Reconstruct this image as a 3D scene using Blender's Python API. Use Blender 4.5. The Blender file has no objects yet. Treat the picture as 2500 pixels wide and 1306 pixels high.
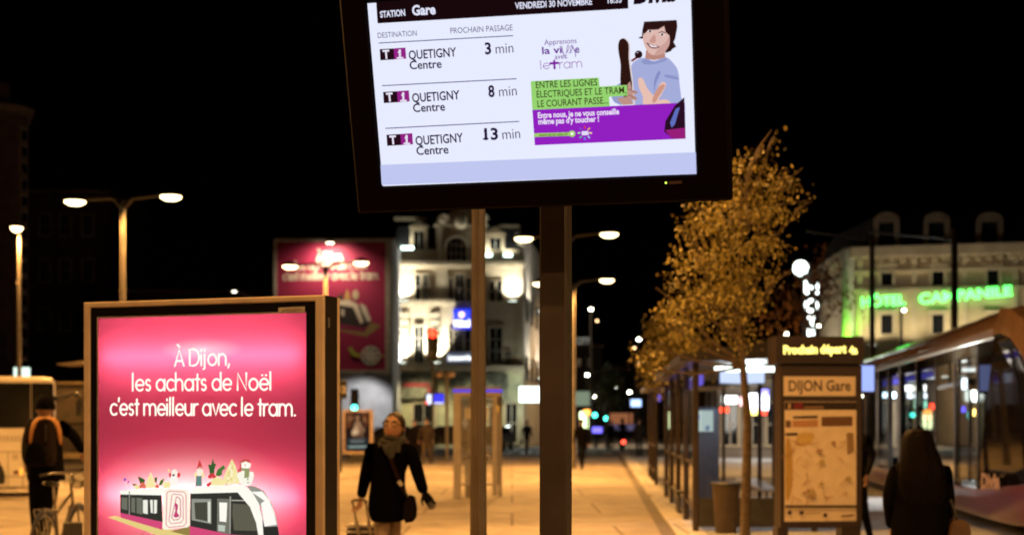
import bpy, bmesh, math, random
from math import sin, cos, pi, radians, sqrt, atan2
from mathutils import Vector, Matrix
random.seed(7)
scene = bpy.context.scene
COL = scene.collection

# ------------------------------------------------------------------ camera, world, exposure
EYE = 1.62                      # eye height; horizon sits at row 1032 of the 2500 x 1306 photograph
FPX, CX, HY = 50 / 36 * 2500, 1250.0, 1032.0
cam_data = bpy.data.cameras.new("camera")
cam = bpy.data.objects.new("camera", cam_data)
COL.objects.link(cam)
cam.location = (0, 0, EYE)
cam.rotation_euler = (radians(90), 0, 0)
cam_data.lens = 50
cam_data.sensor_width = 36
cam_data.shift_y = (HY - 653) / 2500
cam_data.clip_start = 0.05
cam_data.clip_end = 2000
cam_data.dof.use_dof = True
cam_data.dof.focus_distance = 5.2
cam_data.dof.aperture_fstop = 2.8
scene.camera = cam

world = bpy.data.worlds.new("World")
scene.world = world
world.use_nodes = True
wn = world.node_tree
sky = wn.nodes.new("ShaderNodeTexSky")
sky.sky_type = 'NISHITA'
sky.sun_disc = False
sky.sun_elevation = radians(-9)
sky.sun_rotation = radians(200)
bg = wn.nodes["Background"]
wn.links.new(sky.outputs[0], bg.inputs[0])
bg.inputs[1].default_value = 0.004

scene.view_settings.view_transform = 'Standard'
scene.view_settings.look = 'None'
scene.view_settings.exposure = 0
scene.view_settings.gamma = 1
try:
    scene.cycles.use_denoising = True
    scene.cycles.max_bounces = 8
    scene.cycles.diffuse_bounces = 3
    scene.cycles.transparent_max_bounces = 16
    scene.cycles.caustics_reflective = False
    scene.cycles.caustics_refractive = False
    scene.cycles.sample_clamp_indirect = 4
    scene.cycles.blur_glossy = 0.5
except Exception:
    pass

SODIUM = (1.0, 0.47, 0.115)
PALE = (1.0, 0.93, 0.76)

def P(u, v, Y):
    return Vector(((u - CX) / FPX * Y, Y, EYE + (HY - v) / FPX * Y))

def Zat(v, Y):
    return EYE + (HY - v) / FPX * Y

def Xat(u, Y):
    return (u - CX) / FPX * Y

# ------------------------------------------------------------------ materials
def lin(c):
    return tuple((x / 255 / 12.92) if x / 255 <= .04045 else ((x / 255 + .055) / 1.055) ** 2.4 for x in c)

_mats = {}
def mat(name, col, rough=.6, metal=0.0, var=.25, scale=6.0, bump=.0, coat=0.0, spec=.5):
    if name in _mats: return _mats[name]
    if max(col) < .02 and rough >= .8: spec = min(spec, .06)      # dark cloth hardly shines
    m = bpy.data.materials.new(name); m.use_nodes = True
    nt = m.node_tree; b = nt.nodes["Principled BSDF"]
    b.inputs["Roughness"].default_value = rough
    b.inputs["Metallic"].default_value = metal
    b.inputs["Specular IOR Level"].default_value = spec
    b.inputs["Coat Weight"].default_value = coat
    tc = nt.nodes.new("ShaderNodeTexCoord")
    nz = nt.nodes.new("ShaderNodeTexNoise"); nz.inputs["Scale"].default_value = scale
    nz.inputs["Detail"].default_value = 6
    nt.links.new(tc.outputs["Object"], nz.inputs["Vector"])
    rp = nt.nodes.new("ShaderNodeMapRange")
    rp.inputs[1].default_value = .3; rp.inputs[2].default_value = .7
    rp.inputs[3].default_value = 1 - var; rp.inputs[4].default_value = 1 + var
    nt.links.new(nz.outputs["Fac"], rp.inputs[0])
    mx = nt.nodes.new("ShaderNodeVectorMath"); mx.operation = 'SCALE'
    mx.inputs[0].default_value = col
    nt.links.new(rp.outputs[0], mx.inputs["Scale"])
    nt.links.new(mx.outputs[0], b.inputs["Base Color"])
    if bump:
        bp = nt.nodes.new("ShaderNodeBump"); bp.inputs["Strength"].default_value = bump
        bp.inputs["Distance"].default_value = .02
        nt.links.new(nz.outputs["Fac"], bp.inputs["Height"])
        nt.links.new(bp.outputs[0], b.inputs["Normal"])
    _mats[name] = m
    return m

def emit(name, col, strength=1.0):
    """a surface that gives off light; col is the colour it shows (0-255)"""
    if name in _mats: return _mats[name]
    m = bpy.data.materials.new(name); m.use_nodes = True
    nt = m.node_tree; nt.nodes.clear()
    e = nt.nodes.new("ShaderNodeEmission"); o = nt.nodes.new("ShaderNodeOutputMaterial")
    c = lin(col)
    e.inputs[0].default_value = (*c, 1); e.inputs[1].default_value = strength
    nt.links.new(e.outputs[0], o.inputs[0])
    _mats[name] = m
    return m

def pix(col):
    return emit("lit_pixels_%02x%02x%02x" % tuple(int(c) for c in col), col, 1.0)

def backlit(col):
    return emit("backlit_print_%02x%02x%02x" % tuple(int(c) for c in col), col, 1.0)

def printed(col, name="ink"):
    return mat("%s_%02x%02x%02x" % ((name,) + tuple(int(c) for c in col)), lin(col), rough=.7, var=.08, scale=30)

def glass(name, tint=(.9, .95, 1), refl=.12, clear=.85, haze=0.0):
    if name in _mats: return _mats[name]
    m = bpy.data.materials.new(name); m.use_nodes = True
    nt = m.node_tree; nt.nodes.clear()
    o = nt.nodes.new("ShaderNodeOutputMaterial")
    t = nt.nodes.new("ShaderNodeBsdfTransparent"); t.inputs[0].default_value = (*[c * clear for c in tint], 1)
    g = nt.nodes.new("ShaderNodeBsdfGlossy"); g.inputs["Roughness"].default_value = .02
    fr = nt.nodes.new("ShaderNodeFresnel"); fr.inputs[0].default_value = 1.5
    ad = nt.nodes.new("ShaderNodeMath"); ad.operation = 'ADD'; ad.inputs[1].default_value = refl
    ad.use_clamp = True
    nt.links.new(fr.outputs[0], ad.inputs[0])
    mx = nt.nodes.new("ShaderNodeMixShader")
    nt.links.new(ad.outputs[0], mx.inputs[0]); nt.links.new(t.outputs[0], mx.inputs[1]); nt.links.new(g.outputs[0], mx.inputs[2])
    out = mx
    if haze:
        df = nt.nodes.new("ShaderNodeBsdfDiffuse"); df.inputs[0].default_value = (.8, .8, .8, 1); m2 = nt.nodes.new("ShaderNodeMixShader"); m2.inputs[0].default_value = haze
        nt.links.new(mx.outputs[0], m2.inputs[1]); nt.links.new(df.outputs[0], m2.inputs[2]); out = m2
    nt.links.new(out.outputs[0], o.inputs[0])
    _mats[name] = m
    return m

# ------------------------------------------------------------------ mesh builder (world coordinates)
class MB:
    def __init__(s): s.v = []; s.f = []; s.m = []
    def add(s, vs, fs, mi=0):
        o = len(s.v); s.v += [Vector(x) for x in vs]
        for f in fs: s.f.append([i + o for i in f]); s.m.append(mi)
        return s
    def poly(s, pts, mi=0): return s.add(pts, [list(range(len(pts)))], mi)
    def box(s, c, size, mi=0, rz=0.0, rot=None):
        c = Vector(c); hx, hy, hz = [d / 2 for d in size]
        R = rot if rot is not None else Matrix.Rotation(rz, 3, 'Z')
        vs = [c + R @ Vector((x * hx, y * hy, z * hz)) for z in (-1, 1) for y in (-1, 1) for x in (-1, 1)]
        return s.add(vs, [(0, 2, 3, 1), (4, 5, 7, 6), (0, 1, 5, 4), (2, 6, 7, 3), (0, 4, 6, 2), (1, 3, 7, 5)], mi)
    def bbox(s, c, size, b=.01, mi=0, rz=0.0):
        """box with chamfered vertical and horizontal edges"""
        c = Vector(c); hx, hy, hz = [d / 2 for d in size]
        R = Matrix.Rotation(rz, 3, 'Z'); rings = []
        for z, i in ((-hz, b), (-hz + b, 0), (hz - b, 0), (hz, b)):
            x, y = hx - i, hy - i
            r = [(-x + b, -y), (x - b, -y), (x, -y + b), (x, y - b), (x - b, y), (-x + b, y), (-x, y - b), (-x, -y + b)]
            rings.append([c + R @ Vector((p[0], p[1], z)) for p in r])
        return s.loft(rings, mi)
    def loft(s, rings, mi=0, cap=True, closed=True):
        n = len(rings[0]); vs = [p for r in rings for p in r]; fs = []
        for k in range(len(rings) - 1):
            for i in range(n if closed else n - 1):
                j = (i + 1) % n
                fs.append((k * n + i, k * n + j, (k + 1) * n + j, (k + 1) * n + i))
        if cap and closed:
            fs.append(tuple(range(n - 1, -1, -1))); fs.append(tuple((len(rings) - 1) * n + i for i in range(n)))
        return s.add(vs, fs, mi)
    def tube(s, pts, r, n=8, mi=0, cap=True):
        pts = [Vector(p) for p in pts]; rings = []
        rs = r if isinstance(r, list) else [r] * len(pts)
        up = None
        for i, p in enumerate(pts):
            d = (pts[min(i + 1, len(pts) - 1)] - pts[max(i - 1, 0)]).normalized()
            if up is None or abs(up.dot(d)) > .98:
                up = Vector((0, 0, 1)) if abs(d.z) < .9 else Vector((1, 0, 0))
            a = d.cross(up).normalized(); b = a.cross(d).normalized(); up = b
            rr = rs[i] if isinstance(rs[i], (tuple, list)) else (rs[i], rs[i])
            rings.append([p + a * cos(2 * pi * k / n) * rr[0] + b * sin(2 * pi * k / n) * rr[1] for k in range(n)])
        return s.loft(rings, mi, cap)
    def ball(s, c, r, n=12, m=8, mi=0):
        c = Vector(c); r = r if isinstance(r, (tuple, list)) else (r, r, r); rings = []
        for j in range(1, m):
            t = pi * j / m
            rings.append([c + Vector((r[0] * sin(t) * cos(2 * pi * i / n), r[1] * sin(t) * sin(2 * pi * i / n), -r[2] * cos(t))) for i in range(n)])
        o = len(s.v); s.loft(rings, mi, cap=False)
        s.v.append(c - Vector((0, 0, r[2]))); s.v.append(c + Vector((0, 0, r[2])))
        a, b = len(s.v) - 2, len(s.v) - 1; L = o + (m - 2) * n
        for i in range(n):
            s.f.append([o + (i + 1) % n, o + i, a]); s.m.append(mi)
            s.f.append([L + i, L + (i + 1) % n, b]); s.m.append(mi)
        return s
    def lathe(s, c, prof, n=16, mi=0, sx=1, sy=1):
        c = Vector(c)
        return s.loft([[c + Vector((r * sx * cos(2 * pi * i / n), r * sy * sin(2 * pi * i / n), z)) for i in range(n)] for r, z in prof], mi)
    def prism(s, pts, d, mi=0):
        """closed outline pts (world) pushed along vector d"""
        d = Vector(d); pts = [Vector(p) for p in pts]
        return s.loft([pts, [p + d for p in pts]], mi)
    def build(s, name, mats, parent=None, smooth=False, at=None):
        root = parent
        while root is not None and root.parent is not None: root = root.parent
        if parent is not None: o3 = Vector(root.location)
        elif at is not None: o3 = Vector(at)
        else: o3 = Vector((0, 0, 0))
        me = bpy.data.meshes.new(name)
        me.from_pydata([tuple(v - o3) for v in s.v], [], s.f)
        mats = mats if isinstance(mats, (list, tuple)) else [mats]
        for m in mats: me.materials.append(m)
        for p, mi in zip(me.polygons, s.m): p.material_index = mi; p.use_smooth = smooth
        bm = bmesh.new(); bm.from_mesh(me)
        bmesh.ops.recalc_face_normals(bm, faces=bm.faces); bm.to_mesh(me); bm.free()
        if smooth:
            try: me.set_sharp_from_angle(angle=radians(42))
            except Exception: pass
        me.update()
        ob = bpy.data.objects.new(name, me); COL.objects.link(ob)
        if parent is not None: ob.parent = parent
        else: ob.location = o3
        return ob

def build_each(mb, name, mats, parent, smooth=False):
    """one object per separate piece of the builder"""
    par = list(range(len(mb.v)))
    def find(i):
        while par[i] != i: par[i] = par[par[i]]; i = par[i]
        return i
    for f in mb.f:
        a = find(f[0])
        for i in f[1:]: par[find(i)] = a
    groups = {}
    for f, mi in zip(mb.f, mb.m): groups.setdefault(find(f[0]), []).append((f, mi))
    out = []
    for g in groups.values():
        q = MB(); ids = {}
        for f, mi in g:
            for i in f:
                if i not in ids: ids[i] = len(q.v); q.v.append(mb.v[i])
            q.f.append([ids[i] for i in f]); q.m.append(mi)
        out.append(q.build(name, mats, parent, smooth))
    return out

def tag(o, label=None, cat=None, group=None, kind=None):
    if label: o["label"] = label
    if cat: o["category"] = cat
    if group: o["group"] = group
    if kind: o["kind"] = kind
    return o

def thing(name, loc, label, cat, group=None):
    o = bpy.data.objects.new(name, None); COL.objects.link(o)
    o.location = loc; o.empty_display_size = .2
    return tag(o, label, cat, group)

def dup(root, loc, rz=None, label=None):
    r = root.copy(); COL.objects.link(r); r.location = loc
    if rz is not None: r.rotation_euler = (0, 0, rz)
    if label: r["label"] = label
    for ch in list(root.children):
        c = ch.copy(); COL.objects.link(c); c.parent = r
        for g in list(ch.children):
            d = g.copy(); COL.objects.link(d); d.parent = c
    return r

def lamp(kind, name, loc, power, col, parent=None, target=None, size=.1, angle=160, blend=.6):
    L = bpy.data.lights.new(name, kind); L.energy = power; L.color = col
    L.shadow_soft_size = size
    if kind == 'SPOT': L.spot_size = radians(angle); L.spot_blend = blend
    o = bpy.data.objects.new(name, L); COL.objects.link(o)
    loc = Vector(loc)
    d = (Vector(target) - loc) if target is not None else Vector((0, 0, -1))
    o.rotation_euler = d.to_track_quat('-Z', 'Y').to_euler()
    if parent is not None:
        root = parent
        while root.parent is not None: root = root.parent
        o.parent = parent; o.location = loc - Vector(root.location)
    else: o.location = loc
    return o

# ------------------------------------------------------------------ flat frames: pictures and lettering on real flat panels
class Frame:
    def __init__(s, O, U, V):
        s.O = Vector(O); s.U = Vector(U).normalized(); s.V = Vector(V).normalized()
        s.N = s.V.cross(s.U).normalized()
        if s.N.y > 0: s.N = -s.N
    def px(s, u, v, off=0.0):
        d = Vector(((u - CX) / FPX, 1, (HY - v) / FPX)); o = Vector((0, 0, EYE))
        t = (s.O - o).dot(s.N) / d.dot(s.N)
        return o + d * t + s.N * off
    def at(s, a, b, off=0.0): return s.O + s.U * a + s.V * b + s.N * off

def smoothpts(pts, k=4):
    n = len(pts); out = []
    for i in range(n):
        p0, p1, p2, p3 = [Vector((*pts[(i + j) % n], 0)) for j in (-1, 0, 1, 2)]
        for q in range(k):
            t = q / k
            w = .5 * ((2 * p1) + (p2 - p0) * t + (2 * p0 - 5 * p1 + 4 * p2 - p3) * t * t + (3 * p1 - p0 - 3 * p2 + p3) * t ** 3)
            out.append((w.x, w.y))
    return out

def ell(cx, cy, rx, ry=None, n=20, rot=0):
    ry = rx if ry is None else ry
    return [(cx + rx * cos(2 * pi * i / n) * cos(rot) - ry * sin(2 * pi * i / n) * sin(rot),
             cy + rx * cos(2 * pi * i / n) * sin(rot) + ry * sin(2 * pi * i / n) * cos(rot)) for i in range(n)]

class Art:
    """layers of flat colour on a frame, each layer a hair in front of the last"""
    def __init__(s, fr, mk, off=.0006, step=.00012, xf=None):
        s.fr = fr; s.mk = mk; s.off = off; s.step = step; s.xf = xf or (lambda a, b: (a, b)); s.mb = MB(); s.mats = []
    def mi(s, col):
        m = s.mk(col)
        if m not in s.mats: s.mats.append(m)
        return s.mats.index(m)
    def shape(s, pts, col, smooth=0):
        if smooth: pts = smoothpts(pts, smooth)
        s.mb.poly([s.fr.px(*s.xf(*p), s.off) for p in pts], s.mi(col)); s.off += s.step
        return s
    def line(s, pts, w, col):
        """ribbon of pixel width w"""
        q = [Vector((*s.xf(*p), 0)) for p in pts]; L = []; R = []
        for i, p in enumerate(q):
            d = q[min(i + 1, len(q) - 1)] - q[max(i - 1, 0)]; d.normalize()
            n = Vector((-d.y, d.x, 0)) * w / 2
            L.append(p + n); R.append(p - n)
        o = s.off; mi = s.mi(col)
        for i in range(len(q) - 1):
            s.mb.poly([s.fr.px(a.x, a.y, o) for a in (L[i], L[i + 1], R[i + 1], R[i])], mi)
        s.off += s.step
        return s
    def build(s, name, parent):
        return s.mb.build(name, s.mats, parent)

FONTS = {}
def font(key):
    if key in FONTS: return FONTS[key]
    f = None
    try:
        import os
        p = os.path.join(bpy.utils.system_resource('DATAFILES'), 'fonts', key)
        if os.path.exists(p): f = bpy.data.fonts.load(p)
    except Exception:
        f = None
    FONTS[key] = f
    return f

def text2d(body, bold=0.0, fkey=None):
    """outline of a word as flat faces: vertices (x,y) in cap heights from the baseline start, and faces"""
    cu = bpy.data.curves.new("lettering", 'FONT'); cu.body = body; cu.size = 1
    f = font(fkey) if fkey else None
    if f: cu.font = f
    cu.offset = bold; cu.resolution_u = 3; cu.fill_mode = 'FRONT'
    ob = bpy.data.objects.new("lettering", cu); COL.objects.link(ob)
    bpy.context.view_layer.update()
    dg = bpy.context.evaluated_depsgraph_get(); ev = ob.evaluated_get(dg); me = ev.to_mesh()
    vs = [(v.co.x, v.co.y) for v in me.vertices]; fs = [list(p.vertices) for p in me.polygons]
    ev.to_mesh_clear(); bpy.data.objects.remove(ob); bpy.data.curves.remove(cu)
    return vs, fs

CAP = {}
def capheight(fkey):
    if fkey not in CAP:
        vs, _ = text2d("H", 0, fkey); CAP[fkey] = max(y for x, y in vs)
    return CAP[fkey]

def put_text(fr, body, p0, p1, cap, off, mb, mi=0, bold=0.0, fkey=None, shear=0.0):
    """lay a word between baseline pixels p0 and p1 of a flat frame, cap height in pixels"""
    vs, fs = text2d(body, bold, fkey)
    x0 = min(x for x, y in vs); x1 = max(x for x, y in vs); ch = capheight(fkey)
    A = fr.px(*p0, off); B = fr.px(*p1, off)
    d = B - A; w = d.length; d.normalize()
    n = fr.N.cross(d); n = n if n.dot(fr.V) > 0 else -n
    up = fr.px(p0[0], p0[1] - cap, off); h = abs((up - A).dot(n))
    mb.add([A + d * ((x - x0) / (x1 - x0) * w + shear * y / ch * h) + n * (y / ch * h) for x, y in vs], fs, mi)

# a round-ended geometric alphabet drawn with strokes (cap height 1)
def _arc(cx, cy, r, a0, a1, ry=None, n=14):
    ry = r if ry is None else ry
    return [(cx + r * cos(radians(a0 + (a1 - a0) * i / n)), cy + ry * sin(radians(a0 + (a1 - a0) * i / n))) for i in range(n + 1)]
X = .66; R_ = X / 2
GL = {
 'a': (X + .2, [_arc(R_, R_, R_, 0, 360, n=24), [(X, 0), (X, X)]]),
 'c': (X * .9 + .12, [_arc(R_, R_, R_, 48, 312, n=20)]),
 'd': (X + .2, [_arc(R_, R_, R_, 0, 360, n=24), [(X, 0), (X, 1.05)]]),
 'e': (X + .15, [[(0.02, R_), (X, R_)] + _arc(R_, R_, R_, 0, 315, n=22)[1:]]),
 'h': (X * .85 + .2, [[(0, 0), (0, 1.05)], _arc(R_ * .85, X - R_ * .85, R_ * .85, 180, 0) + [(X * .85, 0)]]),
 'i': (.27, [[(0, 0), (0, X)], [(0, .88), (0, .95)]]),
 'j': (.28, [[(0, X), (0, -.12)] + _arc(-.1, -.12, .1, 0, -90, n=5), [(0, .88), (0, .95)]]),
 'l': (.27, [[(0, 0), (0, 1.05)]]),
 'm': (1.25, [[(0, 0), (0, X)], _arc(.26, X - .26, .26, 180, 0) + [(.52, 0)], _arc(.78, X - .26, .26, 180, 0) + [(1.04, 0)]]),
 'n': (X * .85 + .2, [[(0, 0), (0, X)], _arc(R_ * .85, X - R_ * .85, R_ * .85, 180, 0) + [(X * .85, 0)]]),
 'o': (X + .18, [_arc(R_, R_, R_, 0, 360, n=24)]),
 'r': (.46, [[(0, 0), (0, X)], _arc(.27, X - .27, .27, 180, 75, n=7)]),
 's': (.56, [_arc(.2, X - .17, .17, 35, 270, n=10) + _arc(.2, .17, .17, 90, -145, n=10)[1:]]),
 't': (.46, [[(.15, 0), (.15, .95)], [(-.02, X), (.32, X)]]),
 'u': (X * .85 + .2, [[(0, X)] + _arc(R_ * .85, R_ * .85, R_ * .85, 180, 360) + [(X * .85, X)], [(X * .85, X), (X * .85, 0)]]),
 'v': (.66, [[(0, X), (.27, 0), (.54, X)]]),
 'A': (.86, [[(0, 0), (.36, 1), (.72, 0)], [(.12, .3), (.6, .3)]]),
 'D': (.92, [[(0, 0), (0, 1), (.3, 1)] + _arc(.3, .5, .44, 90, -90, ry=.5)[1:] + [(0, 0)]]),
 'N': (.92, [[(0, 0), (0, 1), (.68, 0), (.68, 1)]]),
 ',': (.22, [[(.06, .05), (-.02, -.17)]]), '.': (.22, [[(.02, .02), (.06, .02)]]),
 "'": (.16, [[(.05, 1.02), (.02, .82)]]), ' ': (.34, []),
}
GL['\u00c0'] = (GL['A'][0], GL['A'][1] + [[(.22, 1.3), (.38, 1.15)]])
GL['\u00eb'] = (GL['e'][0], GL['e'][1] + [[(.16, .86), (.19, .86)], [(.46, .86), (.49, .86)]])

def stroke_text(fr, body, p0, p1, cap, off, mb, mi=0, w=.1):
    x = 0; strokes = []
    for ch in body:
        adv, st = GL[ch]
        for s_ in st: strokes.append([(a + x, b) for a, b in s_])
        x += adv
    x -= .15
    A = fr.px(*p0, off); B = fr.px(*p1, off); d = B - A; W = d.length; d.normalize()
    n = fr.N.cross(d); n = n if n.dot(fr.V) > 0 else -n
    h = abs((fr.px(p0[0], p0[1] - cap, off) - A).dot(n)); sx = W / x
    def M(p, k): return A + d * p.x * sx + n * p.y * h + fr.N * k * 2e-5
    for k, st in enumerate(strokes):
        q = [Vector((a, b)) for a, b in st]; closed = (q[0] - q[-1]).length < 1e-4 and len(q) > 8
        L = []; R = []; ar = h / sx
        for i, p in enumerate(q):
            if closed: dd = q[(i + 1) % (len(q) - 1)] - q[(i - 1) % (len(q) - 1)]
            else: dd = q[min(i + 1, len(q) - 1)] - q[max(i - 1, 0)]
            dd = Vector((dd.x, dd.y * ar)).normalized()
            nn = Vector((-dd.y * ar, dd.x)) * w / 2
            L.append(p + nn); R.append(p - nn)
        cap0 = cap1 = []
        for i in range(len(q) - 1):
            mb.poly([M(a, k) for a in (L[i], L[i + 1], R[i + 1], R[i])], mi)
        if not closed:
            for e in (q[0], q[-1]):
                mb.poly([M(e + Vector((cos(2 * pi * i / 10) * ar, sin(2 * pi * i / 10))) * w / 2, k + .5) for i in range(10)], mi)

# ------------------------------------------------------------------ materials shared by many things
M_alu = mat("brushed_aluminium", (.48, .45, .41), .38, .6, .12, 20)
M_dark = mat("dark_lacquered_metal", (.022, .02, .02), .42, .2, .3, 8)
M_char = mat("charcoal_metal", (.05, .048, .046), .5, .3, .2, 8)
M_black = mat("black_plastic", (.012, .011, .011), .45, 0, .3, 15)
M_pole = mat("painted_pole", (.19, .17, .15), .5, .3, .15, 5)
M_skin = mat("skin", (.36, .20, .13), .55, 0, .10, 25)
M_lens = emit("lamp_lens", (255, 222, 160), 12.0)
M_lens_far = emit("distant_lamp_glow", (255, 250, 225), 30.0)
M_rubber = mat("rubber", (.02, .02, .02), .8, 0, .3, 20)
M_glass = glass("clear_glass", (.92, .96, 1), .02, .9)
M_dglass = glass("tinted_glass", (.55, .58, .6), .04, .8)
M_pane = mat("dark_window_pane", (.010, .011, .012), .12, 0, .2, 3)

# ------------------------------------------------------------------ the setting
def paving(name, col, joint, sx, sy, mort=.012, var=.22, rough=.75):
    m = bpy.data.materials.new(name); m.use_nodes = True
    nt = m.node_tree; b = nt.nodes["Principled BSDF"]; b.inputs["Roughness"].default_value = rough
    tc = nt.nodes.new("ShaderNodeTexCoord")
    br = nt.nodes.new("ShaderNodeTexBrick"); br.offset = .5
    br.inputs["Scale"].default_value = 1; br.inputs["Mortar Size"].default_value = mort
    br.inputs["Brick Width"].default_value = sx; br.inputs["Row Height"].default_value = sy
    br.inputs["Color1"].default_value = (*[c * .93 for c in col], 1); br.inputs["Color2"].default_value = (*[c * 1.06 for c in col], 1)
    br.inputs["Mortar"].default_value = (*joint, 1)
    nt.links.new(tc.outputs["Object"], br.inputs["Vector"])
    vals = []
    for sc in (.35, 2.2, 40):
        nz = nt.nodes.new("ShaderNodeTexNoise"); nz.inputs["Scale"].default_value = sc; nz.inputs["Detail"].default_value = 5
        nt.links.new(tc.outputs["Object"], nz.inputs["Vector"])
        r = nt.nodes.new("ShaderNodeMapRange"); r.inputs[1].default_value = .3; r.inputs[2].default_value = .7
        r.inputs[3].default_value = 1 - var; r.inputs[4].default_value = 1 + var * .6
        nt.links.new(nz.outputs["Fac"], r.inputs[0]); vals.append(r)
    prev = br.outputs["Color"]
    for r in vals:
        mx = nt.nodes.new("ShaderNodeVectorMath"); mx.operation = 'SCALE'
        nt.links.new(prev, mx.inputs[0]); nt.links.new(r.outputs[0], mx.inputs["Scale"]); prev = mx.outputs[0]
    nt.links.new(prev, b.inputs["Base Color"])
    bp = nt.nodes.new("ShaderNodeBump"); bp.inputs["Strength"].default_value = .25; bp.inputs["Distance"].default_value = .01
    nt.links.new(br.outputs["Fac"], bp.inputs["Height"]); bp.invert = True
    nt.links.new(bp.outputs[0], b.inputs["Normal"])
    return m

M_plaza = paving("plaza_concrete", (.42, .355, .29), (.15, .12, .09), 3.2, 3.2, mort=.022, var=.28)
M_road = paving("road_asphalt", (.085, .08, .078), (.08, .075, .072), 60, 60, var=.3, rough=.8)
M_plat = paving("platform_slabs", (.36, .36, .37), (.18, .18, .18), .9, .6)
M_kerb = paving("kerb_stone", (.60, .56, .51), (.2, .18, .16), 1.0, 2.0, mort=.02)
M_white = mat("road_paint", (.75, .74, .70), .6, 0, .2, 12)

KH = .06                        # height of the tram platform
def kx(Y): return 3.67 - (42 - Y) * .0612           # where the kerb of the tram platform runs
def sheet(name, pts, z, m):
    o = MB().poly([Vector((x, y, z)) for x, y in pts]).build(name, m); tag(o, kind="structure"); return o
sheet("ground", [(-900, -200), (900, -200), (900, 1500), (-900, 1500)], -.012, M_road)
sheet("plaza_paving", [(-9.6, -40), (kx(-40), -40), (kx(72), 72), (-16.5, 72), (-12.2, 40)], 0.0, M_plaza)
sheet("bus_road", [(-80, -40), (-9.65, -40), (-12.25, 40), (-16.55, 72), (-80, 72)], -.006, paving("worn_bus_road", (.27, .24, .21), (.25, .22, .19), 50, 50, var=.2))
sheet("far_street", [(2.5, 72.3), (9.0, 72.3), (17, 200), (5, 200)], -.006, paving("far_pavement", (.34, .31, .27), (.2, .2, .2), 4, 4))
mk = MB()
mk.poly([(-40, 24.4, .0), (-10.98, 24.4, .0), (-11.0, 24.58, .0), (-40, 24.58, .0)])
tag(mk.build("lane_marking", M_white), kind="structure")
cw = MB()
for i in range(9):
    x = -1.5 + i * .9
    cw.poly([(x, 75.5, -.004), (x + .5, 75.5, -.004), (x + .9, 81, -.004), (x + .4, 81, -.004)])
tag(cw.build("crossing_stripes", M_white), kind="structure")
kb = MB()
kb.add([(kx(y) + dx, y, z) for y in (-40, 72) for dx, z in ((0, -.01), (0, KH - .02), (.02, KH), (.42, KH))],
       [(0, 4, 5, 1), (1, 5, 6, 2), (2, 6, 7, 3)])
tag(kb.build("platform_kerb", M_kerb), kind="structure")
sheet("kerb_gutter", [(kx(-40) - .2, -40), (kx(-40) - .002, -40), (kx(72) - .002, 72), (kx(72) - .2, 72)], .004, mat("gutter_stone", (.16, .13, .105), .8, 0, .3, 3))
sheet("platform_paving", [(kx(-40) + .424, -40), (7.2, -40), (12.8, 72), (kx(72) + .424, 72)], KH, M_plat)
bk = MB(); bk.box((-20, 35.2, .06), (17.4, 1.2, .14)); tag(bk.build("bus_kerb", mat("pale_kerb", (.62, .6, .56), .7)), kind="structure")

# ------------------------------------------------------------------ departure display in front
SY, ST = radians(13.2), radians(15.58)
SW, SH = .93, .523
sU = Vector((cos(SY), -sin(SY), 0)); sN0 = Vector((-sin(SY), -cos(SY), 0))
sV = Vector((0, 0, cos(ST))) + sN0 * sin(ST); sNn = sN0 * cos(ST) - Vector((0, 0, sin(ST)))
SC = Vector((.0672, 4.1314, 2.3241))
S = Frame(SC, sU, sV)
post_c = S.at(.0, 0) - sN0 * .40
def post_px():      # post stands under the middle right of the housing
    Yp = 4.50; return Vector((Xat(1357, Yp), Yp, 0))
pp = post_px()
disp = thing("departure_display", pp, "dark framed information screen listing tram departures, leaning down from a square post", "information display")
hs = MB()
a0, a1, b0, b1 = -SW / 2 - .083, SW / 2 + .098, -.078, SH + .08
def hpts(x0, x1, y0, y1, off): return [S.at(x0, y0, off), S.at(x1, y0, off), S.at(x1, y1, off), S.at(x0, y1, off)]
o0, o1 = .012, -.004
sx0, sx1 = -SW / 2, SW / 2
ring_o = hpts(a0, a1, b0, b1, .0); ring_f = hpts(a0 + .008, a1 - .008, b0 + .008, b1 - .008, .012)
ring_i = hpts(sx0 - .006, sx1 + .006, -.006, SH + .006, .009); ring_s = hpts(sx0 - .001, sx1 + .001, -.001, SH + .001, -.002)
ring_b = hpts(a0, a1, b0, b1, -.075); ring_bb = hpts(a0 + .06, a1 - .06, b0 + .05, b1 - .05, -.135)
hs.loft([ring_bb, ring_b, ring_o, ring_f, ring_i, ring_s], cap=False); hs.poly(ring_bb)
M_house = mat("display_housing_paint", (.0032, .0010, .0014), .6, 0, .25, 10, spec=.03)
hs.build("housing", M_house, disp)
pb = MB(); pb.poly(hpts(sx0, sx1, 0, SH, -.0015))
scr = pb.build("screen", pix((232, 236, 255)), disp)
pt = MB()
pt.bbox((pp.x, pp.y, 1.26), (.086, .1, 2.52), .006, rz=-SY)
pt.box((pp.x, pp.y, .012), (.26, .26, .02), rz=-SY)
gr = Vector((pp.x, pp.y, 0)) + sU * .0445
post = pt.build("post", mat("bronze_brown_post", (.058, .045, .038), .5, .25, .18, 9), disp)
mbk = MB()
mid = S.at(.1, SH * .55, -.13)
mbk.box((pp.x, pp.y, 2.44) + Vector((0, 0, 0)) if False else Vector((pp.x, pp.y, 2.42)), (.12, .14, .12), rz=-SY)
mbk.tube([Vector((pp.x, pp.y, 2.42)), S.at(.22, .12, -.132)], .035, 10)
mbk.build("bracket", M_dark, disp)
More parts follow.
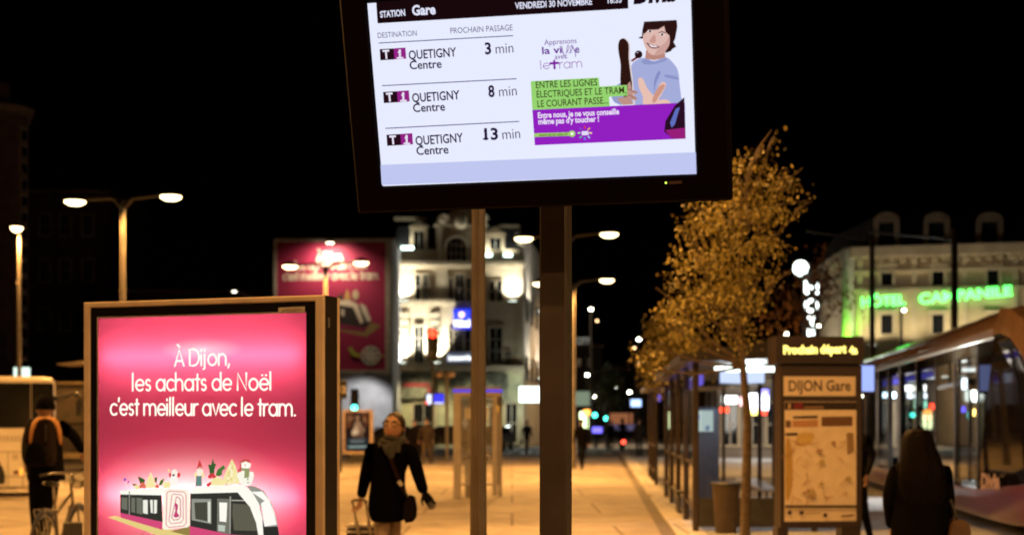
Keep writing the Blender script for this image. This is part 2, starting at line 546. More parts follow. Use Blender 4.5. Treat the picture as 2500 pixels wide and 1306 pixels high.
# the page on the screen
page = Art(S, pix)
page.shape([(914, -60), (1533, -60), (1534, 22), (922, 58)], (24, 8, 12)); page.build("header_bar", scr)
page = Art(S, pix); page.shape([(929, 403), (1701, 372), (1703, 425), (932, 452)], (192, 199, 240)); page.build("footer_band", scr)
page = Art(S, pix)
for a, b in (((925, 106), (1253, 88)), ((933, 210), (1261, 193)), ((941, 314), (1268, 297))): page = Art(S, pix); page.line([a, b], 2.2, (70, 50, 120)); page.build("divider_line", scr)
DK = (34, 18, 58)
def words(name, items, col, parent=None, fr=S, off=.0012, mk=pix, bold=0.0, fkey=None, shear=0):
    for it in items:
        mb = MB(); put_text(fr, it[0], it[1], it[2], it[3], off, mb, 0, it[4] if len(it) > 4 else bold, fkey, shear)
        mb.build(name, mk(col), parent if parent is not None else scr)
words("header_lettering", [("STATION", (929, 44), (990, 39), 15, .03), ("Gare", (1007, 38), (1064, 35), 23, .035),
      ("VENDREDI 30 NOVEMBRE", (1258, 23), (1446, 12), 15, .025), ("18:35", (1484, 9), (1518, 7), 14, .025)], (226, 228, 250), off=.0016)
words("column_heading", [("DESTINATION", (923, 94), (1018, 88), 13), ("PROCHAIN PASSAGE", (1100, 83), (1252, 75), 14)], (84, 76, 122))
for k in range(3):
    dx, dy = 8.3 * k, 104.3 * k
    def sh(u, v): return (u + dx, v + dy)
    g = Art(S, pix)
    g.shape([sh(927, 121), sh(961, 119), sh(963, 146), sh(929, 148)], (36, 12, 24)); g.shape([sh(961, 119), sh(990, 117), sh(992, 144), sh(963, 146)], (146, 34, 132))
    bd = g.build("line_badge", scr)
    words("line_badge_lettering", [("T", sh(936, 144), sh(952, 143), 20, .04), ("1", sh(974.5, 143), sh(979.5, 143), 20, .05)], (232, 226, 244), off=.0016)
    words("destination_lettering", [("QUETIGNY", sh(999, 146), sh(1115, 138), 21, .018), ("Centre", sh(1001, 170), sh(1079, 166), 20, .016)], DK)
    fl = MB(); fl.poly([S.px(*sh(a, b), .0017) for a, b in ((972, 127), (978, 121.5), (980, 126), (972, 131))]); fl.poly([S.px(*sh(a, b), .0017) for a, b in ((969, 140.5), (985, 140), (985, 144), (969, 144.5))]); fl.build("line_badge_numeral", pix((232, 226, 244)), scr) 
    if k == 2:
        fl = MB(); fl.poly([S.px(*sh(a, b), .0013) for a, b in ((1165, 110.5), (1171, 104.5), (1172, 110), (1165, 115))]); fl.poly([S.px(*sh(a, b), .0013) for a, b in ((1163, 129), (1176, 128.4), (1176, 132.4), (1163, 133))]); fl.build("numeral_stroke", pix(DK), scr)
    n = ("3", "8", "13")[k]
    words("minutes_lettering", [(n, sh(1167 if k == 2 else 1185, 133), sh(1200, 132), 27, .03), ("min", sh(1211, 132), sh(1254, 129), 25, -.006)], DK)
lg = MB(); put_text(S, "Divia", (1547, 8), (1650, 1), 44, .0014, lg, 0, .06, None, .15); lg.build("operator_logo", pix((24, 8, 20)), scr)
# advert on the right of the page
VI = (104, 40, 150)
words("advert_heading", [("Apprenons", (1329, 111), (1408, 106), 13, .0), ("la vi", (1324, 133), (1372, 130), 17, .02), ("(", (1376, 136), (1381, 134), 24, 0), (")", (1402, 134), (1407, 132), 24, 0),
      ("e", (1405, 130), (1415, 129), 19, .02), ("avec", (1355, 146), (1385, 143), 13, .0)], VI)
sc_ = Art(S, pix)
for q in (1381, 1390): sc_.line([(q, 131), (q + 6, 124), (q + 9, 113), (q + 6, 110), (q + 3, 118), (q + 3, 129), (q + 7, 130)], 1.5, VI)
sc_.build("script_lettering", scr)
mb = MB()
stroke_text(S, "le", (1321, 170), (1343, 168), 21, .0012, mb, 0, .07)
stroke_text(S, "ram", (1367, 168), (1422, 165), 22, .0012, mb, 0, .07)
stroke_text(S, "t", (1346, 168), (1363, 167), 19, .0014, mb, 0, .3)
mb.build("tram_logo_lettering", pix((128, 34, 160)), scr)
gp = Art(S, pix, .0016, .00006); GRN = (150, 212, 112)
gp.shape([(1296, 199), (1462, 190), (1464, 212), (1531, 208), (1532, 234), (1487, 237), (1489, 260), (1300, 269)], GRN)
gp.shape([(1300, 269), (1672, 251), (1674, 339), (1306, 355)], (146, 32, 192))
gp.shape([(1304, 326), (1392, 323), (1392, 332), (1305, 335)], (162, 206, 104)); gp.shape(ell(1397, 327, 8), (162, 206, 104)); gp.shape(ell(1397, 327, 4), (238, 250, 228))
for i, c in enumerate([(214, 60, 60), (236, 168, 70), (240, 214, 150), (150, 190, 240), (90, 130, 230), (90, 170, 150), (170, 220, 160), (120, 80, 200)]):
    t = -pi / 2 + i * pi / 4; cxx, cyy = 1428 + 14 * cos(t), 325 + 14 * sin(t)
    gp.shape([(cxx + 4 * cos(t + q), cyy + 4 * sin(t + q)) for q in (.5, 2.6, 3.7, 5.8)], c)
gp.shape([(1420, 321), (1437, 320), (1437, 330), (1421, 331)], (226, 220, 246))
gp.build("advert_banner", scr)
words("advert_slogan", [("ENTRE LES LIGNES", (1309, 216), (1459, 209), 16), ("\u00c9LECTRIQUES ET LE TRAM,", (1311, 239), (1529, 228), 16), ("LE COURANT PASSE...", (1313, 262), (1485, 253), 16)], (48, 40, 8), off=.0030, bold=.008)
words("advert_reply", [("Entre nous, je ne vous conseille", (1314, 289), (1512, 279), 13.5, .03), ("m\u00eame pas d'y toucher !", (1315, 304), (1463, 297), 13.5, .03)], (238, 226, 250), off=.0030)
words("advert_address", [("www.letram-dijon.fr", (1317, 334), (1387, 331), 8)], (40, 60, 20), off=.0031)
# the smiling boy with his skateboard, a photograph in the advert
def c2(a, b): return (1480 + a / 5.44, 30 + b / 5.44)
boy = Art(S, pix, .0004, .00002, xf=c2)
HA = (44, 20, 18); SKN = (222, 184, 176)
boy.shape([(130, 980), (190, 940), (330, 900), (200, 1240), (110, 1200), (70, 1140)], (150, 156, 204))
boy.shape([(340, 700), (420, 632), (510, 610), (640, 650), (790, 600), (900, 690), (955, 790), (975, 960), (995, 1130), (980, 1215), (380, 1238), (350, 1000), (338, 850)], (164, 172, 218), 4)
boy.shape([(640, 900), (700, 780), (720, 820), (660, 950), (640, 1080)], (134, 142, 196), 4)
boy.shape([(780, 830), (940, 860), (960, 900), (800, 870)], (140, 148, 200), 3)
boy.shape([(470, 660), (520, 625), (640, 660), (780, 615), (800, 640), (660, 690), (520, 695)], (142, 150, 200), 4)
boy.shape([(535, 480), (780, 530), (785, 608), (640, 640), (515, 622)], (186, 136, 124))
boy.shape([(505, 130), (935, 107), (946, 190), (918, 350), (895, 400), (930, 462), (880, 492), (860, 520), (790, 546), (720, 400), (500, 300), (488, 360), (425, 345), (474, 322), (482, 230)], HA)
boy.shape([(492, 300), (530, 238), (680, 230), (770, 188), (800, 250), (838, 310), (842, 420), (800, 505), (750, 560), (640, 575), (570, 545), (520, 470), (490, 380)], SKN, 4)
boy.shape([(500, 130), (935, 107), (940, 250), (835, 310), (790, 270), (770, 186), (690, 235), (560, 240), (500, 300)], HA)
boy.shape([(700, 480), (790, 400), (838, 330), (840, 420), (800, 505), (750, 560), (640, 575)], (204, 160, 152), 3)
for ex, ey in ((583, 258), (743, 300)):
    boy.shape(ell(ex, ey, 34, 17, rot=.25), (240, 226, 228)); boy.shape(ell(ex, ey, 17, 15), (44, 20, 22))
    boy.line([(ex - 45, ey - 22), (ex, ey - 38), (ex + 45, ey - 20)], 2.2, (70, 36, 34))
boy.shape([(640, 300), (660, 390), (640, 412), (600, 410), (575, 388)], (200, 150, 140), 3)
boy.shape([(535, 405), (620, 440), (712, 455), (670, 486), (600, 480), (560, 450)], (120, 56, 60), 3)
boy.shape([(560, 425), (620, 447), (695, 458), (660, 470), (600, 465)], (244, 240, 246))
boy.shape([(330, 640), (400, 590), (420, 615), (340, 665)], (120, 40, 40)); boy.shape(ell(430, 565, 52), (40, 16, 18)); boy.shape(ell(415, 540, 9), (200, 180, 190))
boy.shape([(235, 340), (290, 380), (318, 440), (318, 620), (350, 860), (386, 1235), (360, 1238), (300, 640), (296, 440), (260, 370), (215, 350)], (222, 208, 208))
boy.shape([(160, 440), (180, 375), (218, 352), (262, 370), (300, 440), (300, 620), (328, 850), (345, 1010), (300, 1238), (195, 1000), (192, 700), (165, 540)], (46, 22, 16), 3)
boy.shape([(285, 960), (318, 920), (338, 1000), (330, 1030), (412, 1055), (415, 1085), (345, 1090), (410, 1140), (400, 1170), (330, 1160), (360, 1225), (220, 1235), (140, 1150), (280, 1120)], (190, 146, 134))
boy.line([(290, 1020), (340, 1045), (410, 1070)], 1.6, (140, 90, 82)); boy.line([(285, 1095), (340, 1120), (405, 1155)], 1.6, (140, 90, 82))
boy.shape([(425, 900), (455, 872), (490, 890), (545, 1010), (620, 1100), (655, 1080), (700, 975), (745, 930), (785, 940), (792, 985), (720, 1120), (700, 1165), (790, 1160), (850, 1195), (840, 1222), (510, 1228), (490, 1130), (435, 1000)], (232, 192, 178), 3)
boy.shape([(640, 1090), (700, 990), (760, 960), (780, 990), (700, 1120), (650, 1200), (610, 1190)], (206, 150, 132), 3)
boy.build("advert_photograph", scr)
tr = Art(S, pix, .0028)
tr.shape([(1671, 238), (1674, 338), (1640, 336), (1622, 322), (1625, 296), (1648, 258)], (40, 14, 34)); tr.shape([(1624, 318), (1673, 312), (1674, 339), (1640, 338)], (150, 30, 120)); tr.shape([(1636, 300), (1650, 266), (1660, 262), (1648, 304), (1640, 312)], (96, 110, 190))
tr.build("advert_tram_picture", scr)
ld = MB()
ld.ball(S.px(1627, 445.5, .0125), .0028); ld.build("status_light", emit("status_green", (210, 255, 90), 2.5), disp)
ls = MB(); ls.poly([S.px(a, b, .0123) for a, b in ((1634, 442), (1666, 440), (1666, 447), (1634, 449))]); ls.build("control_strip", mat("control_strip", (.06, .035, .03), .4), disp)

# ------------------------------------------------------------------ lit advertising panel on the left
mA = P(205, HY, 7.65); mA.z = 0; mB = P(791, HY, 7.2); mB.z = 0
mU = (mB - mA).normalized(); mW = (mB - mA).length
M_ = Frame(mA, mU, (0, 0, 1)); mN = M_.N
mtop = Zat(720, 7.2)
mupi = thing("advertising_panel", (mA + mB) / 2 - mN * .1, "tall backlit street advertising case with a pink Christmas tram poster", "advertising panel")
def mq(a0, a1, b0, b1, off): return [M_.at(a0, b0, off), M_.at(a1, b0, off), M_.at(a1, b1, off), M_.at(a0, b1, off)]
fb = MB()
ia0 = .040; ia1 = mW - .050; ib1 = mtop - .030; ib0 = .42
fb.loft([mq(0, mW, .3, mtop, -.012), mq(0, mW, .3, mtop, 0), mq(.006, mW - .006, .306, mtop - .006, .006), mq(ia0 - .006, ia1 + .006, ib0 - .006, ib1 + .006, .006), mq(ia0, ia1, ib0, ib1, -.004)], cap=False)
fb.loft([mq(0, mW, .3, mtop, -.185), mq(0, mW, .3, mtop, -.155)], cap=True)
fb.build("frame", mat("champagne_aluminium", (.72, .58, .42), .55, .1, .10, 10), mupi)
bd = MB()
for q in (mq(.0, .004, .3, mtop, 0), mq(mW - .004, mW, .3, mtop, 0)):
    bd.loft([[p - mN * .013 for p in q], [p - mN * .154 for p in q]])
bd.loft([mq(.0, mW, mtop - .004, mtop - .0, -.013), mq(.0, mW, mtop - .004, mtop, -.154)])
bd.loft([mq(.0, mW, .3, .304, -.013), mq(.0, mW, .3, .304, -.154)])
bd.build("casing", mat("aubergine_casing", (.016, .012, .012), .5, .1, .15, 9), mupi)
lk = MB(); pa = M_.at(mW, Zat(788, 7.25), -.05); lk.box(pa + mU * .002, (.008, .012, .05), rz=atan2(mU.y, mU.x)); lk.build("lock_plate", M_alu, mupi)
# border printed black on the glass
pl, pr, ptp = 237, 746, 771
A1 = M_.px(237, 1000); A2 = M_.px(746, 1000)
ga0 = (A1 - mA).dot(mU); ga1 = (A2 - mA).dot(mU); gb1 = (M_.px(500, 770)).z; gb0 = .55
bo = MB()
for q in (mq(ia0, ga0, ib0, ib1, -.006), mq(ga1, ia1, ib0, ib1, -.006), mq(ga0, ga1, gb1, ib1, -.006), mq(ga0, ga1, ib0, gb0, -.006)): bo.poly(q)
bo.build("black_border", mat("black_glass_border", (.006, .005, .005), .25, 0, .2, 6), mupi)
rl = MB(); rl.box(M_.at((ga0 + ga1) / 2, gb1 + .004, -.002), (ga1 - ga0, .006, .007), rz=atan2(mU.y, mU.x))
rl.box(M_.at(ga0 + .003, (gb0 + gb1) / 2, -.002), (.007, .006, gb1 - gb0), rz=atan2(mU.y, mU.x)); rl.build("poster_rail", mat("satin_rail", (.6, .5, .45), .4, .6), mupi)
pq = MB(); pq.poly([M_.px(a, b, .002) for a, b in ((680, 751), (745, 748), (745, 762), (680, 764))])
plq = pq.build("maker_plate", mat("cream_plate", (.55, .50, .42), .5), mupi)
pa_ = Art(M_, lambda c: printed(c), .003); pa_.line([(690, 762), (697, 755), (699, 761), (705, 753)], 2, (70, 50, 40)); pa_.line([(706, 757), (738, 756)], 1.6, (130, 90, 70)); pa_.line([(703, 761), (725, 760)], 1.0, (130, 90, 70))
pa_.build("maker_mark", plq)
# poster: a translucent sheet lit from behind by real tubes
def poster_mat():
    m = bpy.data.materials.new("translucent_poster"); m.use_nodes = True
    nt = m.node_tree; nt.nodes.clear(); o = nt.nodes.new("ShaderNodeOutputMaterial")
    t = nt.nodes.new("ShaderNodeBsdfTranslucent"); d = nt.nodes.new("ShaderNodeBsdfDiffuse")
    tc = nt.nodes.new("ShaderNodeTexCoord"); sp = nt.nodes.new("ShaderNodeSeparateXYZ")
    nt.links.new(tc.outputs["Object"], sp.inputs[0])
    # white cloud printed round the tram, and tube light painted as a band above
    root = mupi.location
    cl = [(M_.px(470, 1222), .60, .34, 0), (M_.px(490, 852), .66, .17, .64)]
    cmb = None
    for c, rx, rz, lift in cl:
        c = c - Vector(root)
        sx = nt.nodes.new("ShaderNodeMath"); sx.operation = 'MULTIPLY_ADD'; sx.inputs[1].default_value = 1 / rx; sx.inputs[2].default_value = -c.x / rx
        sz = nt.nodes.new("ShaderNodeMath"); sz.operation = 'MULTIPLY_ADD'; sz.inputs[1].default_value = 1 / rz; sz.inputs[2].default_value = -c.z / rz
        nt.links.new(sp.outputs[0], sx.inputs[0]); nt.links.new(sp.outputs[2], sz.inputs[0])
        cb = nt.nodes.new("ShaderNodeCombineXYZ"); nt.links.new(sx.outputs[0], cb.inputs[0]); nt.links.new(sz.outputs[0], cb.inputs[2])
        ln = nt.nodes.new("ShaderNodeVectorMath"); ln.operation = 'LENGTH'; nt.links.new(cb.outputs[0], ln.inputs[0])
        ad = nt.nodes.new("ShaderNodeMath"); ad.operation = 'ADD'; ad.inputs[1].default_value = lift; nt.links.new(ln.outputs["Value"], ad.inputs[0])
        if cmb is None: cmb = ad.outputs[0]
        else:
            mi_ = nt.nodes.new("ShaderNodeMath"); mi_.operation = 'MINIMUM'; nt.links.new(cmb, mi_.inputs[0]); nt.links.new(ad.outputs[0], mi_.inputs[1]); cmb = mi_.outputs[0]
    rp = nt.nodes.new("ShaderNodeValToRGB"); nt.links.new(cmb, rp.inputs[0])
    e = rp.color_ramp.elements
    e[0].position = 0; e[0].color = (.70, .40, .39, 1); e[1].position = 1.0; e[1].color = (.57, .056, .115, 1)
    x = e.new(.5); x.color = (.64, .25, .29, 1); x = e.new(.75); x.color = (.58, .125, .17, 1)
    nt.links.new(rp.outputs[0], t.inputs[0]); d.inputs[0].default_value = (.3, .03, .08, 1)
    mx = nt.nodes.new("ShaderNodeMixShader"); mx.inputs[0].default_value = .15
    nt.links.new(t.outputs[0], mx.inputs[1]); nt.links.new(d.outputs[0], mx.inputs[2]); nt.links.new(mx.outputs[0], o.inputs[0])
    return m
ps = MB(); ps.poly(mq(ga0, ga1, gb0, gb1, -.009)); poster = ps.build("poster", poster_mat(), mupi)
rf = MB()
rf.poly(mq(ga0 - .03, ga1 + .03, gb0, gb1 + .02, -.145))
for q in ((ga0 - .03, ga0 - .029), (ga1 + .029, ga1 + .03)): rf.loft([mq(q[0], q[1], gb0, gb1 + .02, -.011), mq(q[0], q[1], gb0, gb1 + .02, -.144)])
rf.loft([mq(ga0 - .03, ga1 + .03, gb1 + .02, gb1 + .021, -.011), mq(ga0 - .03, ga1 + .03, gb1 + .02, gb1 + .021, -.144)])
rf.build("reflector", mat("white_reflector", (.74, .74, .74), .6, 0, .02), mupi)
tb = MB()
for zv in (868, 1208, 1420):
    z = M_.px(490, zv).z
    tb.tube([M_.at(ga0 + .03, z, -.075), M_.at(ga1 - .03, z, -.075)], .014, 10)
build_each(tb, "light_tube", emit("fluorescent_tube", (255, 250, 244), 23.0), mupi)
# lettering and picture
CREAM = (255, 249, 232)
tx = MB()
stroke_text(M_, "\u00c0 Dijon,", (425, 893), (558, 890), 40, -.0078, tx, 0, .118)
stroke_text(M_, "les achats de No\u00ebl", (322, 953), (662, 951), 40, -.0078, tx, 0, .118)
stroke_text(M_, "c'est meilleur avec le tram.", (268, 1012), (719, 1014), 40, -.0078, tx, 0, .118)
tx.build("slogan_lettering", emit("backlit_white_lettering", CREAM, 1.25), poster)
def cr(a, b): return (220 + a / 4.63, 1090 + b / 4.63)
pc = Art(M_, backlit, -.0082, .00006, xf=cr)
W1 = (255, 253, 240); G1 = (52, 52, 46); G2 = (110, 112, 98); PK = (214, 76, 122)
pc.shape([(190, 797), (270, 780), (700, 880), (1400, 1060), (1500, 1200), (1300, 1200)], (232, 208, 130))
pc.shape([(900, 955), (1115, 900), (1400, 980), (1400, 1080)], (150, 130, 70))
pc.shape([(330, 535), (800, 545), (810, 850), (330, 745)], G1)
pc.shape([(332, 745), (806, 850), (806, 938), (335, 800)], PK)
pc.shape([(330, 500), (440, 488), (820, 465), (830, 510), (790, 548), (330, 538)], W1)
for q in ([(345, 572), (412, 575), (412, 718), (345, 700)], [(455, 575), (500, 575), (500, 748), (455, 735)], [(515, 575), (580, 580), (580, 765), (515, 750)]): pc.shape(q, G2)
for q in ([(588, 600), (642, 600), (642, 762), (588, 748)], [(668, 600), (700, 600), (700, 750), (676, 745)], [(712, 600), (748, 600), (745, 750), (712, 755)]): pc.shape(q, (240, 240, 226))
pc.shape([(428, 500), (440, 500), (440, 770), (428, 765)], (150, 146, 136))
pc.shape([(830, 485), (860, 470), (1090, 478), (1115, 500), (1120, 880), (1095, 910), (840, 938), (808, 915)], (255, 246, 226))
for k, c in ((0, (226, 130, 150)), (55, (226, 140, 158)), (105, (214, 96, 134))):
    pc.line([(860 + k, 520 + k * .6), (890 + k * .7, 500 + k * .6), (1055 - k * .6, 510 + k * .6), (1075 - k * .6, 540 + k * .6), (1078 - k * .6, 860 - k * .7), (1050 - k * .6, 895 - k * .7), (880 + k * .5, 912 - k * .8), (850 + k * .6, 880 - k * .8), (860 + k, 520 + k * .6)], 2.2, c)
pc.shape([(950, 640), (985, 660), (975, 740), (1000, 780), (960, 800), (935, 780), (955, 720)], (196, 60, 116), 3)
pc.shape([(1122, 530), (1660, 505), (1800, 620), (1870, 790), (1950, 1040), (1560, 1040), (1122, 895)], G1)
pc.shape([(1118, 895), (1560, 990), (1900, 1010), (2100, 1200), (1118, 1200)], PK)
pc.shape([(1138, 588), (1362, 590), (1362, 872), (1140, 828)], (148, 150, 138)); pc.shape([(1170, 630), (1315, 625), (1318, 842), (1182, 815)], (74, 74, 62)); pc.shape([(1325, 620), (1352, 620), (1350, 860), (1325, 850)], (222, 226, 210))
pc.shape([(1430, 585), (1570, 590), (1560, 990), (1425, 960)], (116, 116, 104)); pc.shape([(1452, 628), (1542, 632), (1532, 850), (1456, 842)], W1); pc.shape([(1440, 880), (1520, 890), (1515, 960), (1440, 950)], (190, 200, 186))
pc.shape([(1605, 640), (1800, 655), (1850, 800), (1890, 950), (1620, 945), (1600, 760)], (96, 94, 78)); pc.line([(1590, 605), (1760, 608)], 2.2, (200, 200, 184)); pc.line([(1578, 560), (1572, 985)], 3, (170, 168, 156))
pc.shape([(1840, 560), (1920, 690), (1965, 905), (2115, 900), (2140, 1060), (1950, 1060), (1900, 700)], (46, 46, 42))
pc.shape([(1760, 440), (1860, 445), (1960, 500), (2050, 640), (2100, 800), (2115, 900), (1965, 905), (1930, 700), (1850, 560)], (150, 150, 140))
pc.shape([(1815, 508), (1940, 505), (2020, 600), (2075, 740), (2104, 880), (1962, 900), (1925, 640), (1965, 610)], (255, 253, 244))
pc.shape([(1120, 500), (1190, 460), (1640, 425), (1740, 440), (1830, 520), (1900, 640), (1940, 800), (1955, 1060), (1905, 1060), (1870, 860), (1800, 680), (1660, 515), (1122, 530)], W1)
# decorations on the roof
GR = (58, 96, 48); RD = (206, 60, 64); CRM = (246, 232, 166)
pc.shape([(1350, 330), (1335, 240), (1325, 200), (1360, 205), (1383, 130), (1395, 190), (1420, 190), (1400, 250), (1395, 320)], GR)
pc.shape([(1410, 320), (1430, 260), (1470, 230), (1500, 205), (1525, 240), (1490, 270), (1480, 320), (1440, 335)], (72, 120, 56))
for a, b, r in ((1350, 335, 24), (1380, 318, 22), (1400, 345, 22), (1330, 430, 20), (1350, 415, 18)): pc.shape(ell(a, b, r), RD)
pc.shape([(1362, 375), (1430, 335), (1508, 375), (1505, 435), (1362, 440)], CRM)
pc.shape([(1508, 400), (1560, 385), (1560, 425), (1515, 425)], (96, 140, 70))
pc.shape([(1597, 138), (1640, 220), (1670, 330), (1690, 415), (1500, 420), (1505, 340), (1550, 230)], CRM)
for i in range(16): pc.shape(ell(1595 + random.uniform(-60, 60) * (i + 4) / 20, 200 + i * 14, 15, n=10), (252, 243, 206) if i % 2 else (232, 212, 140))
pc.shape(ell(1755, 350, 84, 90), (252, 248, 232)); pc.shape(ell(1756, 205, 56, 54), (255, 250, 238)); pc.shape(ell(1680, 320, 26, 40), (252, 248, 232)); pc.shape(ell(1825, 320, 22, 40), (252, 248, 232))
pc.shape([(1698, 190), (1715, 150), (1755, 138), (1795, 150), (1808, 190), (1756, 165)], (190, 66, 62)); pc.shape([(1690, 165), (1710, 160), (1700, 270), (1665, 300), (1662, 270), (1688, 240)], (190, 80, 70)); pc.line([(1700, 188), (1756, 168), (1808, 190)], 2.5, (250, 226, 206))
pc.shape([(1705, 242), (1800, 246), (1798, 270), (1790, 350), (1738, 352), (1742, 272), (1705, 268)], (150, 156, 104)); pc.shape(ell(1778, 368, 8, n=8), G1); pc.shape(ell(1780, 402, 8, n=8), G1); pc.shape(ell(1748, 208, 8, n=8), (220, 110, 80))
pc.shape([(1232, 145), (1255, 200), (1268, 250), (1200, 250), (1212, 210)], RD); pc.shape(ell(1235, 285, 40, 46), (250, 238, 220)); pc.shape(ell(1190, 320, 16, 32), (244, 226, 160)); pc.shape(ell(1270, 318, 14, 30), (244, 226, 160)); pc.shape([(1195, 330), (1255, 330), (1262, 445), (1185, 445)], (96, 136, 130)); pc.shape(ell(1238, 240, 18, 14), (232, 180, 160))
pc.shape(ell(950, 300, 36, 46), (252, 240, 226)); pc.shape(ell(938, 380, 48, 60), (255, 246, 236)); pc.shape(ell(998, 318, 16, 30), RD); pc.shape(ell(900, 320, 12, 26), RD); pc.shape(ell(886, 270, 9, 18), (240, 210, 120)); pc.shape(ell(938, 320, 14, 12), G1)
pc.shape([(825, 400), (880, 390), (905, 420), (900, 462), (822, 465)], CRM)
pc.shape([(680, 288), (720, 380), (745, 460), (620, 465), (635, 390)], CRM)
pc.shape([(560, 420), (535, 330), (580, 350), (620, 370), (610, 420)], GR); pc.shape([(730, 400), (722, 350), (755, 340), (750, 420)], GR); pc.shape([(770, 430), (790, 380), (838, 350), (820, 410), (800, 440)], (72, 120, 56)); pc.shape([(470, 415), (530, 420), (520, 445), (480, 440)], GR)
for a, b, r in ((590, 425, 26), (565, 450, 20), (605, 450, 22), (755, 445, 22)): pc.shape(ell(a, b, r), (220, 110, 90))
pc.shape(ell(525, 455, 30, 24), CRM); pc.shape([(400, 410), (412, 410), (414, 490), (402, 490)], (226, 200, 206)); pc.shape(ell(390, 370, 18, 20), (120, 96, 180)); pc.shape(ell(430, 395, 16, 12), (150, 120, 190))
pc.build("tram_picture", poster)
ft = MB(); ft.bbox(M_.at(mW / 2, .15, -.09), (mW * .62, .13, .3), .01, rz=atan2(mU.y, mU.x)); ft.build("plinth", M_char, mupi)

# ------------------------------------------------------------------ street lamps
def twin_lamp(name, X, Y, h, span, label, rz=0.0, power=900, col=SODIUM, lit=True, group="twin headed street lamps on the square", dz=(0, .12)):
    t = thing(name, (X, Y, 0), label, "street lamp", group)
    d = Vector((cos(rz), sin(rz), 0)); b = Vector((X, Y, 0))
    MB().tube([b + Vector((0, 0, z)) for z in (0, .02, .9, 1.0, h - .2)], [.14, .11, .10, .085, .055], 12).build("pole", M_pole, t, True)
    MB().tube([b + Vector((0, 0, h - .3)), b + Vector((0, 0, h + .02))], [.075, .05], 10).build("collar", M_char, t, True)
    for i, s in enumerate((-1, 1)):
        e = b + d * s * span / 2 + Vector((0, 0, h + dz[i]))
        MB().tube([b + Vector((0, 0, h - .2)), b + d * s * .22 + Vector((0, 0, h + .06)), b + d * s * .32 + Vector((0, 0, h + .08)), e - d * s * .2 + Vector((0, 0, .04))], [.045, .05, .045, .03], 8).build("arm", M_char, t, True)
        hb = MB().lathe(e, [(.27, 0), (.27, .035), (.2, .10), (.1, .155), (.03, .17)], 18).build("lamp_head", M_char, t, True)
        MB().lathe(e, [(.02, -.10), (.14, -.085), (.23, -.04), (.255, -.004)], 18).build("lens", M_lens, hb, True)
        if lit: lamp('SPOT', "lamp_light", e - Vector((0, 0, .13)), power, col, hb, size=.2, angle=165, blend=.35)
    return t
LP = 2700
twin_lamp("street_lamp", Xat(300, 35), 35, Zat(492, 35), 2.36, "tall twin headed street lamp rising behind the advertising case, leftmost of the twin lamps", power=LP)
twin_lamp("street_lamp", Xat(795, 48), 48, Zat(650, 48), 2.4, "twin headed street lamp standing in front of the pink wall billboard", power=LP)
twin_lamp("street_lamp", Xat(1383, 40), 40, Zat(582, 40), 2.4, "nearer of two twin headed street lamps whose poles hide behind the display post", power=LP)
twin_lamp("street_lamp", Xat(1400, 50), 50, Zat(692, 50), 2.35, "farther, lower looking of two twin headed street lamps behind the display post", power=LP)
t = thing("street_lamp", (Xat(47, 46), 46, 0), "single headed street lamp glowing at the far left beside the round brick tower", "street lamp")
b = Vector((Xat(47, 46), 46, 0)); h = Zat(560, 46)
MB().tube([b, b + Vector((0, 0, 1)), b + Vector((0, 0, h))], [.10, .08, .05], 10).build("pole", M_pole, t, True)
hb = MB().lathe(b + Vector((.02, -.3, h)), [(.2, 0.02), (.2, .06), (.12, .16), (.03, .19)], 14).build("lamp_head", M_char, t, True)
MB().lathe(b + Vector((.02, -.3, h)), [(.03, -.13), (.12, -.10), (.185, .0), (.19, .018)], 14).build("lens", M_lens, hb, True)
MB().tube([b + Vector((0, 0, h - .2)), b + Vector((0.02, -.3, h + .16))], .03, 8).build("arm", M_char, t, True)
lamp('SPOT', "lamp_light", b + Vector((0.02, -.3, h - .2)), LP, SODIUM, hb, size=.2, angle=165)
# tapered fluted mast behind the display, its lamp above the picture
def mast(X, Y, h, label, power, heads, col=SODIUM):
    t = thing("lamp_mast", (X, Y, 0), label, "lamp mast")
    rings = []
    for z, r in ((0, .10), (.5, .054), (1.0, .0505), (2.4, .042), (h, .030)):
        ring = []
        for k in range(32):
            rr = r * (1 if k % 4 < 2 else .90); ring.append(Vector((X + rr * cos(2 * pi * k / 32), Y + rr * sin(2 * pi * k / 32), z)))
        rings.append(ring)
    MB().loft(rings).build("pole", mat("ribbed_mast_paint", (.17, .145, .12), .5, .2, .12, 5), t)
    for (dx, dy) in heads:
        e = Vector((X + dx, Y + dy, h + .1))
        MB().tube([Vector((X, Y, h - .1)), e + Vector((0, 0, .05))], .03, 8).build("arm", M_char, t, True)
        hb = MB().lathe(e, [(.27, 0), (.27, .035), (.2, .10), (.03, .17)], 18).build("lamp_head", M_char, t, True)
        MB().lathe(e, [(.02, -.1), (.14, -.085), (.255, -.004)], 18).build("lens", M_lens, hb, True)
        lamp('SPOT', "lamp_light", e - Vector((0, 0, .13)), power, col, hb, size=.2, angle=165, blend=.35)
mast(Xat(1168, 8.6), 8.6, 7.4, "slender ribbed lamp mast standing just left of the display post", 1300, [(-.9, .5), (.9, .9)])
mast(-6.2, -.5, 7.2, "added unseen lamp mast left of the viewer, brightening the advertising case", 1500, [(.9, .0)], (1, .50, .17))  # no lamp known here; put in to light the case's front frame
mast(9.6, 3.5, 7.2, "added unseen lamp mast right of the platform, brightening the station totem", 2600, [(-.9, .0)], (1, .50, .17))  # extra lamp placed out of view to brighten the totem map
mast(3.0, -6.0, 7.2, "lamp mast on the square behind the viewer, throwing light onto the display", 1900, [(-1.0, .0)], (1, .50, .17))
mast(Xat(1361, 19.0), 19.0, 7.4, "added lamp mast hidden behind the display post, brightening the middle of the square", 2400, [(-1.1, .0), (1.1, 0)])  # invented mast, heads above the view, to light the paving
